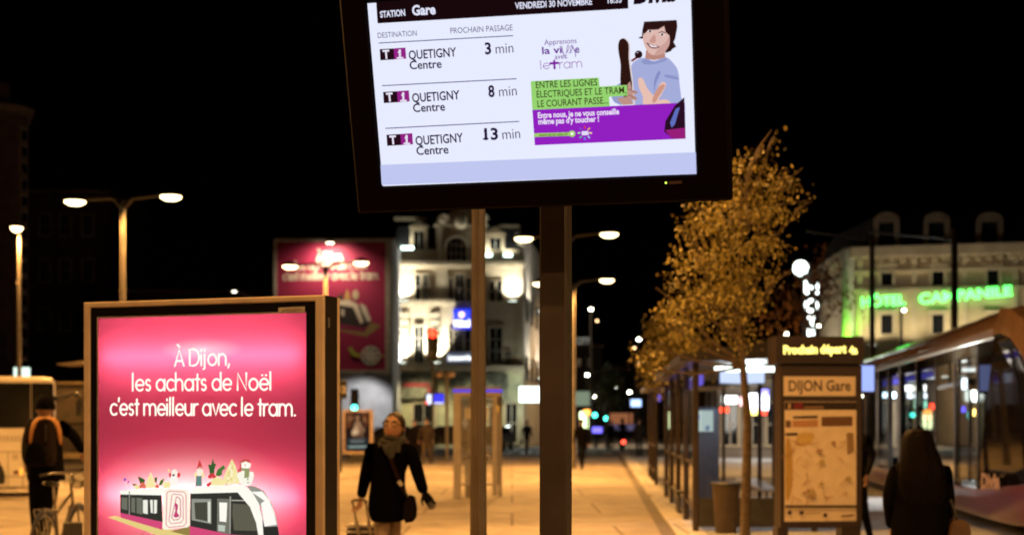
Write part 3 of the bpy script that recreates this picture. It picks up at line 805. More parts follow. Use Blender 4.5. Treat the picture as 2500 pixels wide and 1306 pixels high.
mast(-15.5, 22.5, 7.4, "added unseen lamp mast beside the bus, brightening its side", 3300, [(-1.0, 0), (1.0, 0)])  # out-of-view lamp added so the bus side gets more light
mast(-9.3, 17.0, 7.4, "added unseen lamp mast at the edge of the bus road, lighting the left ground", 3600, [(1.0, 0)])  # invented lamp beyond the left edge, there only for its light

# ------------------------------------------------------------------ people
def skin_geo(nodes, edges, sub=1):
    """one continuous tapered surface grown round a skeleton; nodes: (point, rx, ry)"""
    me = bpy.data.meshes.new("figure"); me.from_pydata([tuple(n[0]) for n in nodes], edges, [])
    ob = bpy.data.objects.new("figure", me); COL.objects.link(ob)
    sk = ob.modifiers.new("skin", 'SKIN'); sk.use_smooth_shade = True; sk.branch_smoothing = .4
    lay = me.skin_vertices[0].data
    for i, n in enumerate(nodes): lay[i].radius = (n[1], n[2] if len(n) > 2 else n[1])
    lay[0].use_root = True
    s = ob.modifiers.new("sub", 'SUBSURF'); s.levels = sub; s.render_levels = sub
    bpy.context.view_layer.update()
    dg = bpy.context.evaluated_depsgraph_get(); ev = ob.evaluated_get(dg); m = ev.to_mesh()
    vs = [v.co.copy() for v in m.vertices]; fs = [list(p.vertices) for p in m.polygons]
    ev.to_mesh_clear(); bpy.data.objects.remove(ob); bpy.data.meshes.remove(me)
    return vs, fs

def body(name, nodes, edges, mats, pick, parent, sub=1, extra=None):
    """pick(center) -> material slot; extra: list of (vs, fs, slot) joined into the same body (fingers)"""
    vs, fs = skin_geo(nodes, edges, sub)
    mb = MB(); mb.v = [Vector(v) for v in vs]; mb.f = fs
    mb.m = [pick(sum((Vector(vs[i]) for i in f), Vector()) / len(f)) for f in fs]
    for e in extra or []: mb.add(*e)
    return mb.build(name, mats, parent, True)

def hand_geo(wrist, dirv, thumb, size=.18, curl=.3, slot=0, n=6):
    """palm with five separate bent fingers; dirv = pointing direction, thumb = side of the thumb"""
    m = MB(); d = Vector(dirv).normalized(); s = Vector(thumb); s = (s - d * s.dot(d)).normalized(); c = d.cross(s).normalized()
    w = Vector(wrist); k = size / .18
    m.loft([[w + d * a * k + s * (cos(q) * rx) * k + c * sin(q) * ry * k for q in [2 * pi * i / 8 for i in range(8)]]
            for a, rx, ry in ((0, .027, .018), (.03, .036, .016), (.075, .042, .014), (.095, .038, .011))])
    for off, L in ((.03, .07), (.010, .082), (-.011, .076), (-.03, .058)):
        p = w + d * .088 * k + s * off * k; pts = [p]; dd = d.copy()
        for seg in (.45, .32, .23):
            dd = (dd + c * curl).normalized(); p = p + dd * L * seg * k; pts.append(p)
        m.tube(pts, [.0095 * k, .009 * k, .008 * k, .006 * k], n)
    p = w + d * .025 * k + s * .03 * k; q = p + (d * .7 + s * .7).normalized() * .038 * k; r = q + (d * .95 + s * .25 + c * curl * .6).normalized() * .034 * k
    m.tube([p, q, r], [.013 * k, .011 * k, .008 * k], n)
    return m.v, m.f, slot

def head_geo(c, R, size=.115, n=20, m=16):
    """a head with brow, nose, lips, chin; R maps local (x right, y back, z up) to the world; face looks to -y"""
    vs = []; fs = []
    for j in range(m + 1):
        t = pi * j / m
        for i in range(n):
            a = 2 * pi * i / n
            x, y, z = sin(t) * sin(a), -sin(t) * cos(a), cos(t)
            px, py, pz = x * .70, y * .86, z * 1.02
            f = max(0, -y)
            if z < 0: px *= 1 - .28 * (-z) ** 1.3; py *= 1 - .10 * (-z); 
            if z < -.3 and y > 0: py *= 1 + .5 * (z + .3)
            g = lambda u, v, su, sv: math.exp(-((x - u) / su) ** 2 - ((z - v) / sv) ** 2) * (1 if y < 0 else 0)
            py -= .20 * g(0, -.18, .14, .16) + .08 * g(0, .02, .12, .2)          # nose
            py += .09 * (g(.33, .06, .18, .13) + g(-.33, .06, .18, .13))           # eye sockets
            py -= .05 * g(0, -.47, .24, .08) + .07 * g(0, -.78, .3, .16)          # lips, chin
            py -= .03 * (g(.35, .25, .25, .1) + g(-.35, .25, .25, .1))
            vs.append(c + R @ Vector((px, py, pz)) * size)
    for j in range(m):
        for i in range(n):
            k = (i + 1) % n
            fs.append([j * n + i, (j + 1) * n + i, (j + 1) * n + k, j * n + k])
    return vs, fs

def facing(yaw, pitch=0, roll=0):
    return Matrix.Rotation(yaw, 3, 'Z') @ Matrix.Rotation(pitch, 3, 'X') @ Matrix.Rotation(roll, 3, 'Y')

def walker(label, X, Y, H, top, legs, skinm=None, yaw=0.0, stride=.25, hair=(.03, .02, .015), arms=(.12, .12), z0=0.0, bulk=1.0, group=None, bag=False, shoes=(.015, .013, .012), hood=False):
    """a person standing or walking, seen at a distance: body, hair, coat colours by region"""
    t = thing("person", (X, Y, z0), label, "person", group)
    k = H / 1.75; R = Matrix.Rotation(yaw, 3, 'Z')
    def W(x, y, z): return Vector((X, Y, z0)) + R @ Vector((x, y, z)) * k
    q = bulk
    N = [(W(0, 0, .95), .15 * k * q, .11 * k * q), (W(0, 0, 1.15), .15 * k * q, .115 * k * q), (W(0, 0, 1.36), .17 * k * q, .12 * k * q), (W(0, .0, 1.49), .06 * k), (W(0, -.01, 1.57), .058 * k), (W(0, -.015, 1.66), .078 * k, .09 * k)]
    E = [(0, 1), (1, 2), (2, 3), (3, 4), (4, 5)]
    for s, st in ((-1, stride), (1, -stride)):
        i = len(N)
        N += [(W(s * .09, 0, .86), .085 * k), (W(s * .095, -st * .55, .48), .062 * k), (W(s * .095, -st + (.12 if st < 0 else 0), .09), .045 * k), (W(s * .10, -st - .10 + (.12 if st < 0 else 0), .035), .042 * k, .03 * k)]
        E += [(0, i), (i, i + 1), (i + 1, i + 2), (i + 2, i + 3)]
        i = len(N); a = arms[0 if s < 0 else 1]
        N += [(W(s * .19 * q, 0, 1.40), .065 * k), (W(s * (.24 * q), a * .1 + .02, 1.14), .05 * k), (W(s * (.25 * q), -a, .92), .037 * k)]
        E += [(2, i), (i, i + 1), (i + 1, i + 2)]
    ex = []
    for s, a in ((-1, arms[0]), (1, arms[1])):
        v, f, sl = hand_geo(W(s * .25 * q, -a, .92), R @ Vector((0, -a * .3, -1)), R @ Vector((0, -1, 0)), .17 * k, .25, 2, 4); ex.append((v, f, 2))
    cm = mat("coat_%d_%d_%d" % tuple(int(c * 9999) for c in top), top, .85, 0, .3, 14); lm = mat("trouser_%d_%d_%d" % tuple(int(c * 9999) for c in legs), legs, .85, 0, .25, 14)
    sm = mat("shoe_leather", shoes, .5)
    def pick(c):
        z = (c.z - z0) / k
        return 3 if z < .10 else 1 if z < .80 else 0 if z < 1.515 else 2
    bdy = body("body", N, E, [cm, lm, M_skin, sm], pick, t, 1, ex)
    hm = MB()
    cc = W(0, .012, 1.685)
    hr = R @ Vector((0, 1, 0))
    rings = []
    for j in range(1, 6):
        tt = pi * j / 9
        rings.append([cc + R @ Vector((.094 * k * sin(tt) * sin(2 * pi * i / 12), (.105 * k * sin(tt) * cos(2 * pi * i / 12)), .095 * k * cos(tt) - (.05 * k * max(0, cos(2 * pi * i / 12)) if j > 3 else 0))) for i in range(12)])
    hm.loft(rings); hm.build("hood" if hood else "hair", mat("hair_%d%d%d" % tuple(int(c * 500) for c in hair), hair, .6, 0, .3, 60), t, True)
    if bag:
        bg_ = MB(); bg_.bbox(W(-.30, -arms[0], .66), (.10 * k, .34 * k, .28 * k), .03, rz=yaw); bg_.tube([W(-.29, -arms[0] - .1, .80), W(-.27, -arms[0], .88), W(-.29, -arms[0] + .1, .80)], .012)
        bt = bg_.build("handbag", mat("black_leather", (.015, .013, .012), .45), None, at=W(-.30, -arms[0], .52)); tag(bt, "dark handbag held low by the person walking near the hotel corner", "bag")
    return t

walker("person in dark open jacket and pale tie, left one of a walking pair", Xat(1012, 57), 57, 1.74, (.005, .004, .0045), (.010, .006, .006), yaw=.15, hair=(.05, .03, .02), stride=.2, bulk=1.15)
walker("person in long brown coat and khaki trousers, right one of a walking pair", Xat(1041, 55.5), 55.5, 1.80, (.020, .0115, .008), (.06, .042, .025), yaw=-.1, hair=(.02, .013, .01), stride=.16, bulk=1.12, hood=True)
walker("person in a dark jacket and brown trousers carrying a bag near the hotel corner", Xat(1286, 73), 73, 1.74, (.008, .006, .006), (.06, .037, .023), yaw=.2, stride=.3, bag=True, hair=(.2, .09, .04))
walker("person in dark clothes walking away just right of the display post", Xat(1420, 49), 49, 1.74, (.004, .0035, .004), (.005, .0045, .0045), yaw=pi + .2, stride=.28, bulk=1.1)
walker("dark silhouetted person far down the street beside the small green tree", Xat(1492, 84), 84, 1.75, (.014, .013, .015), (.016, .015, .016), yaw=pi, stride=.15)
walker("dark silhouetted person at the end of the shelters on the far platform edge", Xat(1560, 66), 66, 1.8, (.014, .012, .012), (.016, .014, .014), yaw=pi, stride=.2)
walker("person mostly hidden behind the station totem, facing the tram", Xat(2087, 18.2), 18.2, 1.72, (.004, .0035, .004), (.005, .0045, .0045), yaw=-.8, stride=.1, z0=KH)

# ------------------------------------------------------------------ the woman with the trolley
YW = 12.8
def w(u, v, dy=0.0): return P(u, v, YW + dy)
wx = Xat(945, YW)
wom = thing("person", (wx, YW, 0), "woman in long black coat, grey scarf and glasses pulling a trolley case, looking up", "person")
gr_ = lambda z: z
pz = Zat(1215, YW)
hip = w(946, 1225); chest = w(957, 1118); 
N = [(hip, .155, .115), (w(950, 1170), .145, .11), (chest, .155, .11), (w(959, 1088), .062, .06), (w(962, 1070), .05, .05)]
E = [(0, 1), (1, 2), (2, 3), (3, 4)]
# legs to the ground
for (u, dy, st) in ((934, -.12, -.0), (957, .12, 0)):
    i = len(N)
    N += [(Vector((Xat(u, YW), YW + dy * .3, .84)), .092), (Vector((Xat(u, YW) + .004, YW + dy * .8, .47)), .066), (Vector((Xat(u, YW), YW + dy * 1.4, .09)), .045), (Vector((Xat(u, YW), YW + dy * 1.4 - .14, .04)), .045, .035)]
    E += [(0, i), (i, i + 1), (i + 1, i + 2), (i + 2, i + 3)]
# trailing arm to the trolley handle, other arm swung out
i = len(N); N += [(w(913, 1092), .075), (w(896, 1148, .05), .066), (w(881, 1215, .17), .046)]; E += [(2, i), (i, i + 1), (i + 1, i + 2)]
i = len(N); N += [(w(1003, 1096), .075), (w(1019, 1152, -.02), .064), (w(1036, 1205, -.1), .052)]; E += [(2, i), (i, i + 1), (i + 1, i + 2)]
ex = []
hv = hand_geo(w(881, 1215, .17), w(877, 1230, .18) - w(881, 1215, .17), Vector((.6, -1, 0)), .17, .75, 2); ex.append(hv)
hv = hand_geo(w(1035, 1203, -.1), w(1055, 1232, -.14) - w(1035, 1203, -.1), Vector((-.6, -.2, -.9)), .185, .12, 3); ex.append(hv)
M_coat = mat("black_wool_coat", (.0022, .002, .0022), 1, 0, .3, 40, spec=.0)
M_beige = mat("taupe_trousers", (.21, .155, .11), .85, 0, .15, 30)
def pickw(c): return 4 if c.z < .1 else 1 if c.z < .80 else 2 if c.z > Zat(1079, YW) else 0
bd_ = body("body", N, E, [M_coat, M_beige, M_skin, mat("dark_glove", (.0025, .002, .002), .9, spec=.1), mat("boot_leather", (.02, .016, .014), .45)], pickw, wom, 2, ex)
HR = facing(-.28, -.20, .10)
hc = w(962, 1043)
hv, hf = head_geo(hc, HR, .128)
M_face = mat("face_skin", (.34, .185, .11), .55, 0, .06, 25)
hm = MB(); hm.add(hv, hf)
for s in (-1, 1): hm.ball(hc + HR @ Vector((s * .088, .012, -.005)), (.012, .02, .03), 8, 6)
hd = hm.build("head", M_face, wom, True)
fm = MB()
for s in (-1, 1):
    e = hc + HR @ Vector((s * .038, -.088, .012)); fm.ball(e, (.014, .008, .009), 10, 6, 0); fm.ball(e + HR @ Vector((0, -.0055, 0)), (.006, .004, .006), 8, 6, 1)
fm.build("eye", [mat("eye_white", (.6, .55, .5), .3), mat("iris", (.03, .02, .015), .2)], hd, True)
lm_ = MB(); lm_.ball(hc + HR @ Vector((0, -.101, -.062)), (.026, .010, .006), 10, 6); lm_.ball(hc + HR @ Vector((0, -.101, -.070)), (.022, .010, .006), 10, 6); lm_.build("lips", mat("lips", (.33, .12, .09), .5), hd, True)
gm = MB()
for s in (-1, 1):
    c = Vector((s * .040, -.106, .010))
    gm.tube([hc + HR @ (c + Vector((.031 * cos(a), 0, .021 * sin(a)))) for a in [2 * pi * i / 16 for i in range(17)]], .0042, 5)
    gm.tube([hc + HR @ Vector((s * .071, -.104, .016)), hc + HR @ Vector((s * .092, -.05, .018)), hc + HR @ Vector((s * .092, .02, .012))], .0036, 5)
gm.tube([hc + HR @ Vector((-.010, -.112, .014)), hc + HR @ Vector((.010, -.112, .014))], .0035, 5)
gm.build("glasses", mat("spectacle_frame", (.012, .010, .010), .25), hd, True)
eb = MB()
for s in (-1, 1): eb.tube([hc + HR @ Vector((s * q, -.112 + abs(q) * .35, .042 - abs(q - .035) * .25)) for q in (.014, .03, .046, .06)], [.003, .004, .004, .002], 5)
eb.build("eyebrow", mat("brow_hair", (.05, .025, .015), .7), hd, True)
# hair: parted, drawn back over the ears
hr = MB(); n = 24; rings = []
for j in range(11):
    f = j / 10; ring = []
    for i in range(n):
        a = 2 * pi * i / n; fr = max(0, cos(a))                 # 1 at the face
        tmax = 2.3 - 1.45 * fr ** .6 - .12 * (abs(sin(a)) < .25) * fr
        tt = .02 + tmax * f
        r = .128 * (1.075 + .03 * sin(a * 9 + j))
        ring.append(hc + HR @ Vector((r * .73 * sin(tt) * sin(a), .008 - r * .88 * sin(tt) * cos(a), r * 1.04 * cos(tt))))
    rings.append(ring)
hr.loft(rings, cap=False); 
hr.ball(hc + HR @ Vector((0, .125, .0)), (.04, .045, .045), 10, 8)
hr.build("hair", mat("brown_hair", (.016, .007, .004), .6, 0, .45, 70, .3), hd, True)
# coat skirt and collar
cm_ = MB(); rings = []
for v, u0, u1, dp in ((1076, 944, 980, .07), (1086, 912, 1006, .10), (1100, 907, 1006, .125), (1125, 908, 1000, .135), (1155, 908, 990, .135), (1185, 904, 990, .14), (1215, 901, 996, .155), (1240, 899, 998, .17), (1258, 902, 996, .175), (1264, 903, 992, .175)):
    cx, hw = (Xat(u0, YW) + Xat(u1, YW)) / 2, (Xat(u1, YW) - Xat(u0, YW)) / 2; z = Zat(v, YW); ring = []
    for i in range(28):
        a = 2 * pi * i / 28; fold = 1 + .03 * sin(a * 5 + v * .03) * max(0, (v - 1150) / 100)
        ring.append(Vector((cx + hw * fold * cos(a), YW + .0 + dp * fold * sin(a), z - (.03 * max(0, -sin(a)) if v > 1255 else 0))))
    rings.append(ring)
cm_.loft(rings); cm_.build("coat", M_coat, wom, True)
cl = MB()
for s, u in ((-1, 938), (1, 985)):
    cl.prism([w(u - 0, 1082, -.1), w(u + s * 12, 1090, -.12), w(u + s * 4 - s * 10, 1118, -.16), w(957, 1140, -.16), w(u - s * 8, 1105, -.15)], (0, .012, 0))
cl.build("coat_lapel", M_coat, wom)
sb = MB()
for k, (v, ru, rd) in enumerate(((1070, 23, .085), (1078, 27, .10), (1086, 28, .11))):
    c = w(961 - k * 2, v); r = ru / FPX * YW
    sb.tube([c + Vector((r * cos(a), rd * sin(a) - .01, .018 * sin(a * 2 + k) + .012 * cos(a))) for a in [2 * pi * i / 20 for i in range(21)]], .022 + .003 * k, 8)
sb.tube([w(950, 1083, -.12), w(949, 1092, -.15), w(953, 1103, -.165), w(957, 1118, -.16)], [(.03, .02), (.05, .02), (.05, .016), (.02, .01)], 8)
sb.tube([w(968, 1085, -.12), w(972, 1094, -.14), w(972, 1104, -.15)], [(.03, .02), (.035, .02), (.02, .012)], 8)
sb.build("scarf", mat("grey_wool_scarf", (.024, .0225, .0205), .95, 0, .5, 60, .6), wom, True)
bgm = MB()
bgm.loft([[w(u, v, d) for u, v in ((984, 1262), (986, 1228), (1001, 1206), (1014, 1212), (1019, 1240), (1017, 1262), (1008, 1273), (990, 1276))] for d in (-.20, -.19, -.06, -.05)])
bagm = bgm.build("shoulder_bag", mat("dark_brown_bag", (.0045, .0028, .0024), .85, 0, .3, 20), None, at=w(1002, 1275, -.12))
tag(bagm, "dark brown shoulder bag hanging at the hip of the woman with glasses", "bag")
sm_ = MB(); L1 = [(948, 1104, -.16), (957, 1128, -.165), (970, 1160, -.17), (986, 1198, -.19), (998, 1214, -.2)]
pts = [w(*p) for p in L1]
sm_.loft([[p + Vector((-.022, 0, 0.01)), p + Vector((.022, 0, -.01)), p + Vector((.022, -.006, -.01)), p + Vector((-.022, -.006, 0.01))] for p in pts]); sm_.build("strap", mat("maroon_strap", (.009, .0035, .003), .85), bagm)
bk_ = MB(); bk_.box(w(977, 1179, -.187), (.05, .008, .035), rot=Matrix.Rotation(.9, 3, 'Y')); bk_.build("buckle", M_alu, bagm)
# trolley case
tc_ = thing("trolley_case", w(888, 1440, .32) * 1.0 - Vector((0, 0, w(888, 1440, .32).z)), "small metal framed trolley case with its handle pulled up in the woman's hand", "suitcase")
hm_ = MB(); c0 = w(859, 1223, .17); c1 = w(893, 1222, .17)
hm_.tube([w(862, 1229, .17), c0, c0 + Vector((.02, 0, .012)), c1 + Vector((-.02, 0, .012)), c1, w(893, 1229, .17)], .014, 8); hm_.build("handle", mat("grey_grip", (.22, .18, .14), .5), tc_, True)
tm = MB()
for (ua, va, ub, vb) in ((861, 1226, 879, 1320), (893, 1226, 908, 1320)):
    tm.tube([w(ua, va, .17), w((ua + ub) / 2, (va + vb) / 2, .25)], .012, 8); tm.tube([w((ua + ub) / 2, (va + vb) / 2, .25), w(ub, vb, .34)], .0155, 8); tm.ball(w((ua + ub) / 2, (va + vb) / 2, .25), .019, 8, 6)
tm.build("telescopic_tube", M_alu, tc_, True)
sc1 = w(893, 1300, .40); zt = Zat(1277, 13.2)
sx_ = sc1.x
cs = MB(); cs.bbox((sx_, 13.2, zt / 2 + .04), (.34, .2, zt - .1), .04); cs.build("shell", mat("dark_case_fabric", (.03, .027, .025), .6, 0, .3, 20), tc_)
fr_ = MB()
for z in (zt - .02, zt - .07):
    fr_.tube([Vector((sx_ + x, 13.2 + y, z)) for x, y in ((-.17, -.1), (.17, -.1), (.17, .1), (-.17, .1), (-.17, -.1))], .011, 8)
fr_.build("metal_rim", M_alu, tc_, True)
for s in (-1, 1):
    MB().tube([Vector((sx_ + s * .13 - .015, 13.25, .035)), Vector((sx_ + s * .13 + .015, 13.25, .035))], .035, 14).build("wheel", M_rubber, tc_, True)

# ------------------------------------------------------------------ the man with a backpack
YM = 16.2
def q_(u, v, dy=0.0): return P(u, v, YM + dy)
man = thing("person", (Xat(112, YM), YM, 0), "man seen from behind in dark clothes with an orange edged backpack, arm out", "person")
N = [(q_(108, 1168), .17, .12), (q_(108, 1110), .20, .15), (q_(108, 1050), .215, .13), (q_(109, 1020), .075), (q_(109, 1008), .07), (q_(110, 994), .095, .11)]
E = [(0, 1), (1, 2), (2, 3), (3, 4), (4, 5)]
for u, dy in ((90, .1), (122, -.12)):
    i = len(N); x = Xat(u, YM)
    N += [(Vector((x, YM, .86)), .115), (Vector((x - .02, YM + dy, .48)), .085), (Vector((x - .03, YM + dy * 1.6, .1)), .062), (Vector((x - .03, YM + dy * 1.6 + .14, .045)), .055, .04)]
    E += [(0, i), (i, i + 1), (i + 1, i + 2), (i + 2, i + 3)]
i = len(N); N += [(q_(75, 1042), .085), (q_(66, 1088, .02), .07), (q_(64, 1128, .0), .052)]; E += [(2, i), (i, i + 1), (i + 1, i + 2)]
i = len(N); N += [(q_(148, 1038), .085), (q_(181, 1064, .10), .068), (q_(204, 1106, .18), .052)]; E += [(2, i), (i, i + 1), (i + 1, i + 2)]
ex = [hand_geo(q_(64, 1126), Vector((.05, .1, -1)), Vector((.2, 1, 0)), .19, .45, 2), hand_geo(q_(203, 1104, .18), Vector((.25, .2, -1)), Vector((-.8, .4, 0)), .19, .5, 2)]
M_jk = mat("dark_jacket", (.0022, .0016, .0016), .9, 0, .35, 20)
body("body", N, E, [M_jk, mat("dark_jeans", (.002, .0018, .002), .9, 0, .3, 20), M_skin, mat("shoe_leather", (.015, .013, .012), .5)], lambda c: 3 if c.z < .1 else 1 if c.z < .82 else 2 if c.z > Zat(1020, YM) else 0, man, 2, ex)
hm = MB(); hh, hf = head_geo(q_(110, 994), facing(pi + .1), .135); hm.add(hh, hf)
for s in (-1, 1): hm.ball(q_(110 + s * 20, 998), (.014, .022, .034), 8, 6)
mh = hm.build("head", M_skin, man, True)
hm = MB(); rings = []
for j in range(1, 8):
    tt = pi * j / 12.5
    rings.append([q_(110, 994, -.015) + Vector((.108 * 1.02 * sin(tt) * cos(2 * pi * i / 18), .128 * sin(tt) * sin(2 * pi * i / 18), .146 * cos(tt))) for i in range(18)])
hm.loft(rings); hm.build("knit_cap", mat("black_knit", (.0022, .0018, .0018), .95, 0, .3, 60), mh, True)
cm_ = MB(); rings = []
for v, u0, u1, d in ((1030, 84, 134, .12), (1045, 68, 148, .155), (1080, 66, 150, .17), (1120, 66, 152, .18), (1160, 66, 157, .185), (1172, 68, 158, .18)):
    cx, hw = (Xat(u0, YM) + Xat(u1, YM)) / 2, (Xat(u1, YM) - Xat(u0, YM)) / 2
    rings.append([Vector((cx + hw * cos(a) * (1 + .02 * sin(5 * a)), YM + d * sin(a), Zat(v, YM))) for a in [2 * pi * i / 24 for i in range(24)]])
cm_.loft(rings); cm_.build("jacket", M_jk, man, True)
bp = thing("backpack", q_(111, 1135, -.3), "dark backpack with orange side bands on the back of the man by the bus", "backpack")
bm_ = MB(); rings = []
for v, hw, d in ((1020, 12, .03), (1024, 26, .09), (1040, 33, .13), (1070, 36, .15), (1100, 37, .16), (1126, 36, .155), (1136, 30, .12)):
    x = Xat(111, YM); h = hw / FPX * YM
    rings.append([Vector((x + h * (abs(cos(a)) ** .6) * (1 if cos(a) > 0 else -1), YM - .20 - d * (abs(sin(a)) ** .6) * (1 if sin(a) > 0 else -1) * .9, Zat(v, YM))) for a in [2 * pi * i / 24 for i in range(24)]])
bm_.loft(rings); bbod = bm_.build("bag_body", mat("brown_grey_nylon", (.013, .008, .007), .8, 0, .4, 30), bp, True)
om = MB()
for s in (-1, 1):
    pts = [q_(111 + s * a, v, -d) for a, v, d in ((4, 1021, .25), (18, 1022, .29), (27, 1032, .325), (33, 1050, .345), (36, 1072, .345), (37.5, 1086, .33))]
    om.tube(pts, [(.032, .02), (.04, .02), (.034, .02), (.028, .02), (.022, .018), (.008, .01)], 8)
om.build("side_band", mat("orange_nylon", (.42, .19, .05), .7, 0, .15, 30), bbod, True)
pk_ = MB(); rings = []
for v, hw in ((1082, 16), (1088, 24), (1110, 28), (1130, 27)):
    h = hw / FPX * YM
    rings.append([Vector((Xat(111, YM) + h * (abs(cos(a)) ** .6) * (1 if cos(a) > 0 else -1), YM - .33 - .05 * sin(a), Zat(v, YM))) for a in [2 * pi * i / 20 for i in range(20)]])
pk_.loft(rings); pk_.build("front_pocket", mat("black_nylon", (.002, .0017, .0017), .8, 0, .3, 30), bbod, True)
zp = MB(); zp.tube([q_(111, 1036, -.345), q_(111, 1056, -.355), q_(111, 1078, -.36)], .008, 6); zp.build("zip", M_black, bbod)

# ------------------------------------------------------------------ bicycle beside him
bw = Vector((Xat(108, 15.2), 15.2, 0)); bf = Vector((Xat(192, 16.15), 16.15, 0))
bdv = (bf - bw).normalized(); bl = (bf - bw).length; bs = Vector((bdv.y, -bdv.x, 0))
bike = thing("bicycle", bw, "pale framed city bicycle leaning by the man with the backpack, cables looped over the handlebar", "bicycle")
def bp_(a, z, s=0.0): return bw + bdv * a * bl / 1.05 + Vector((0, 0, z)) + bs * s
M_bf = mat("silver_bike_paint", (.20, .17, .14), .3, .5, .1, 8, coat=.3)
def wheel(a):
    m = MB(); m.tube([bp_(a, .335) + (bdv * cos(q) + Vector((0, 0, 1)) * sin(q)) * .318 for q in [2 * pi * i / 32 for i in range(33)]], .019, 8)
    ty = m.build("wheel", M_rubber, bike, True)
    m = MB(); m.tube([bp_(a, .335) + (bdv * cos(q) + Vector((0, 0, 1)) * sin(q)) * .298 for q in [2 * pi * i / 32 for i in range(33)]], .010, 6); m.build("rim", M_alu, ty, True)
    m = MB()
    for i in range(20):
        q = 2 * pi * i / 20; m.tube([bp_(a, .335, .02 * (1 if i % 2 else -1)), bp_(a, .335) + (bdv * cos(q + .2) + Vector((0, 0, 1)) * sin(q + .2)) * .295], .0028, 4)
    m.build("spokes", M_alu, ty); m = MB(); m.tube([bp_(a, .335, -.04), bp_(a, .335, .04)], .022, 10); m.build("hub", M_alu, ty, True)
    m = MB(); m.tube([bp_(a, .335) + (bdv * cos(q) + Vector((0, 0, 1)) * sin(q)) * .352 for q in [radians(20 + 10 * i) for i in range(18)]], (.028, .006), 6); m.build("mudguard", M_char, ty, True)
wheel(0); wheel(1.05)
m = MB()
for a, b, r in ((bp_(.42, .29), bp_(.30, .80), .017), (bp_(.42, .29), bp_(.86, .72), .021), (bp_(.32, .62), bp_(.83, .84), .018), (bp_(.42, .29), bp_(0, .335, .05), .011), (bp_(.42, .29), bp_(0, .335, -.05), .011), (bp_(.31, .74), bp_(0, .335, .05), .009), (bp_(.31, .74), bp_(0, .335, -.05), .009), (bp_(.80, .95), bp_(.88, .66), .018)): m.tube([a, b], r, 8)
m.build("frame", M_bf, bike, True)
m = MB()
for s in (-.05, .05): m.tube([bp_(.88, .68, s), bp_(.93, .5, s), bp_(1.05, .335, s)], .012, 8)
m.tube([bp_(.88, .68, -.05), bp_(.88, .68, .05)], .014, 8); m.build("fork", M_bf, bike, True)
m = MB(); m.tube([bp_(.30, .78), bp_(.27, .93)], .013, 8); m.build("seat_post", M_alu, bike, True)
m = MB(); m.loft([[bp_(.27 + a, .95 + z, x * cos(q)) + Vector((0, 0, .025 * sin(q))) for q in [2 * pi * i / 12 for i in range(12)]] for a, z, x in ((-.14, .02, .05), (-.11, .02, .085), (-.02, .005, .07), (.06, 0, .03), (.14, 0, .015))]); m.build("saddle", M_black, bike, True)
m = MB(); m.tube([bp_(.80, .95), bp_(.79, 1.03), bp_(.82, 1.06)], .014, 8); m.tube([bp_(.70, 1.04, -.29), bp_(.78, 1.06, -.2), bp_(.83, 1.06, 0), bp_(.78, 1.06, .2), bp_(.70, 1.04, .29)], .012, 8); hbk = m.build("handlebar", M_alu, bike, True)
m = MB()
for s in (-1, 1): m.tube([bp_(.66, 1.035, s * .30), bp_(.74, 1.05, s * .25)], .018, 8)
m.build("grip", M_black, hbk, True)
m = MB()
for k in range(5): m.tube([bp_(.86, .98 + .01 * k, .06) + Vector((.0, 0, 0)) + bs * (.09 * cos(q + k)) + Vector((0, 0, .09 * sin(q + k) * (1 - .1 * k))) + bdv * .02 * k for q in [2 * pi * i / 16 for i in range(17)]], .007, 5)
m.build("cable_lock", M_black, bike, True)
m = MB()
for s in (-1, 1): m.tube([bp_(.42, .29, 0), bp_(.42, .29, s * .08), bp_(.42 + s * .1, .29 - s * .13, s * .08), bp_(.42 + s * .1, .29 - s * .13, s * .16)], .011, 6)
m.tube([bp_(.42, .29, .055), bp_(.42, .29, .06)], .09, 20); m.build("crank", M_char, bike, True)
m = MB()
for s in (-.06, .06): m.tube([bp_(.27, .68, s), bp_(-.14, .70, s), bp_(0, .34, s)], .006, 6)
m.tube([bp_(.0, .695, -.06), bp_(.0, .695, .06)], .006, 6); m.build("rear_rack", M_alu, bike, True)
m = MB(); m.bbox(P(178, 1291, 15.0), (.22, .2, .13), .012, rz=.3); m.tube([P(178, 1300, 15.0), P(178, 1480, 15.0) * 1.0], .03, 8)
e_ = P(178, 1405, 15.0); m = MB(); m.bbox((e_.x, 15.0, Zat(1291, 15.0)), (.2, .2, .15), .012, rz=.3); m.bbox((e_.x, 15.0, Zat(1291, 15.0) / 2 - .03), (.08, .08, Zat(1291, 15.0) - .08), .008, rz=.3)
tag(m.build("bollard_box", M_char, None, at=(e_.x, 15.0, 0)), "low grey box on a post beside the bicycle, half behind the pink advertising case", "parking post")

# ------------------------------------------------------------------ phone booth
YB = 30.5
bx0, bx1 = Xat(1107, YB), Xat(1218, YB); bcx = (bx0 + bx1) / 2; bwd = bx1 - bx0; bz = Zat(944, YB)
pb_ = thing("phone_booth", (bcx, YB, 0), "glazed phone booth with a glowing violet band round its roof", "phone booth")
M_bth = mat("booth_aluminium", (.33, .30, .28), .5, .3, .12, 6)
def bpst(name, x0, x1, y0, y1, z0, z1, m, b=.006, par=pb_):
    return MB().bbox(((x0 + x1) / 2, (y0 + y1) / 2, (z0 + z1) / 2), (x1 - x0, y1 - y0, z1 - z0), b).build(name, m, par)
bpst("corner_post", bx0, bx0 + .16, YB - .05, YB + .12, 0, bz - .2, M_bth)
bpst("corner_post", bx1 - .14, bx1 - .03, YB - .05, YB + .06, .06, bz - .2, M_bth)
bpst("corner_post", bx0 + .3, bx0 + .37, YB + .9, YB + .97, 0, bz - .2, M_bth)
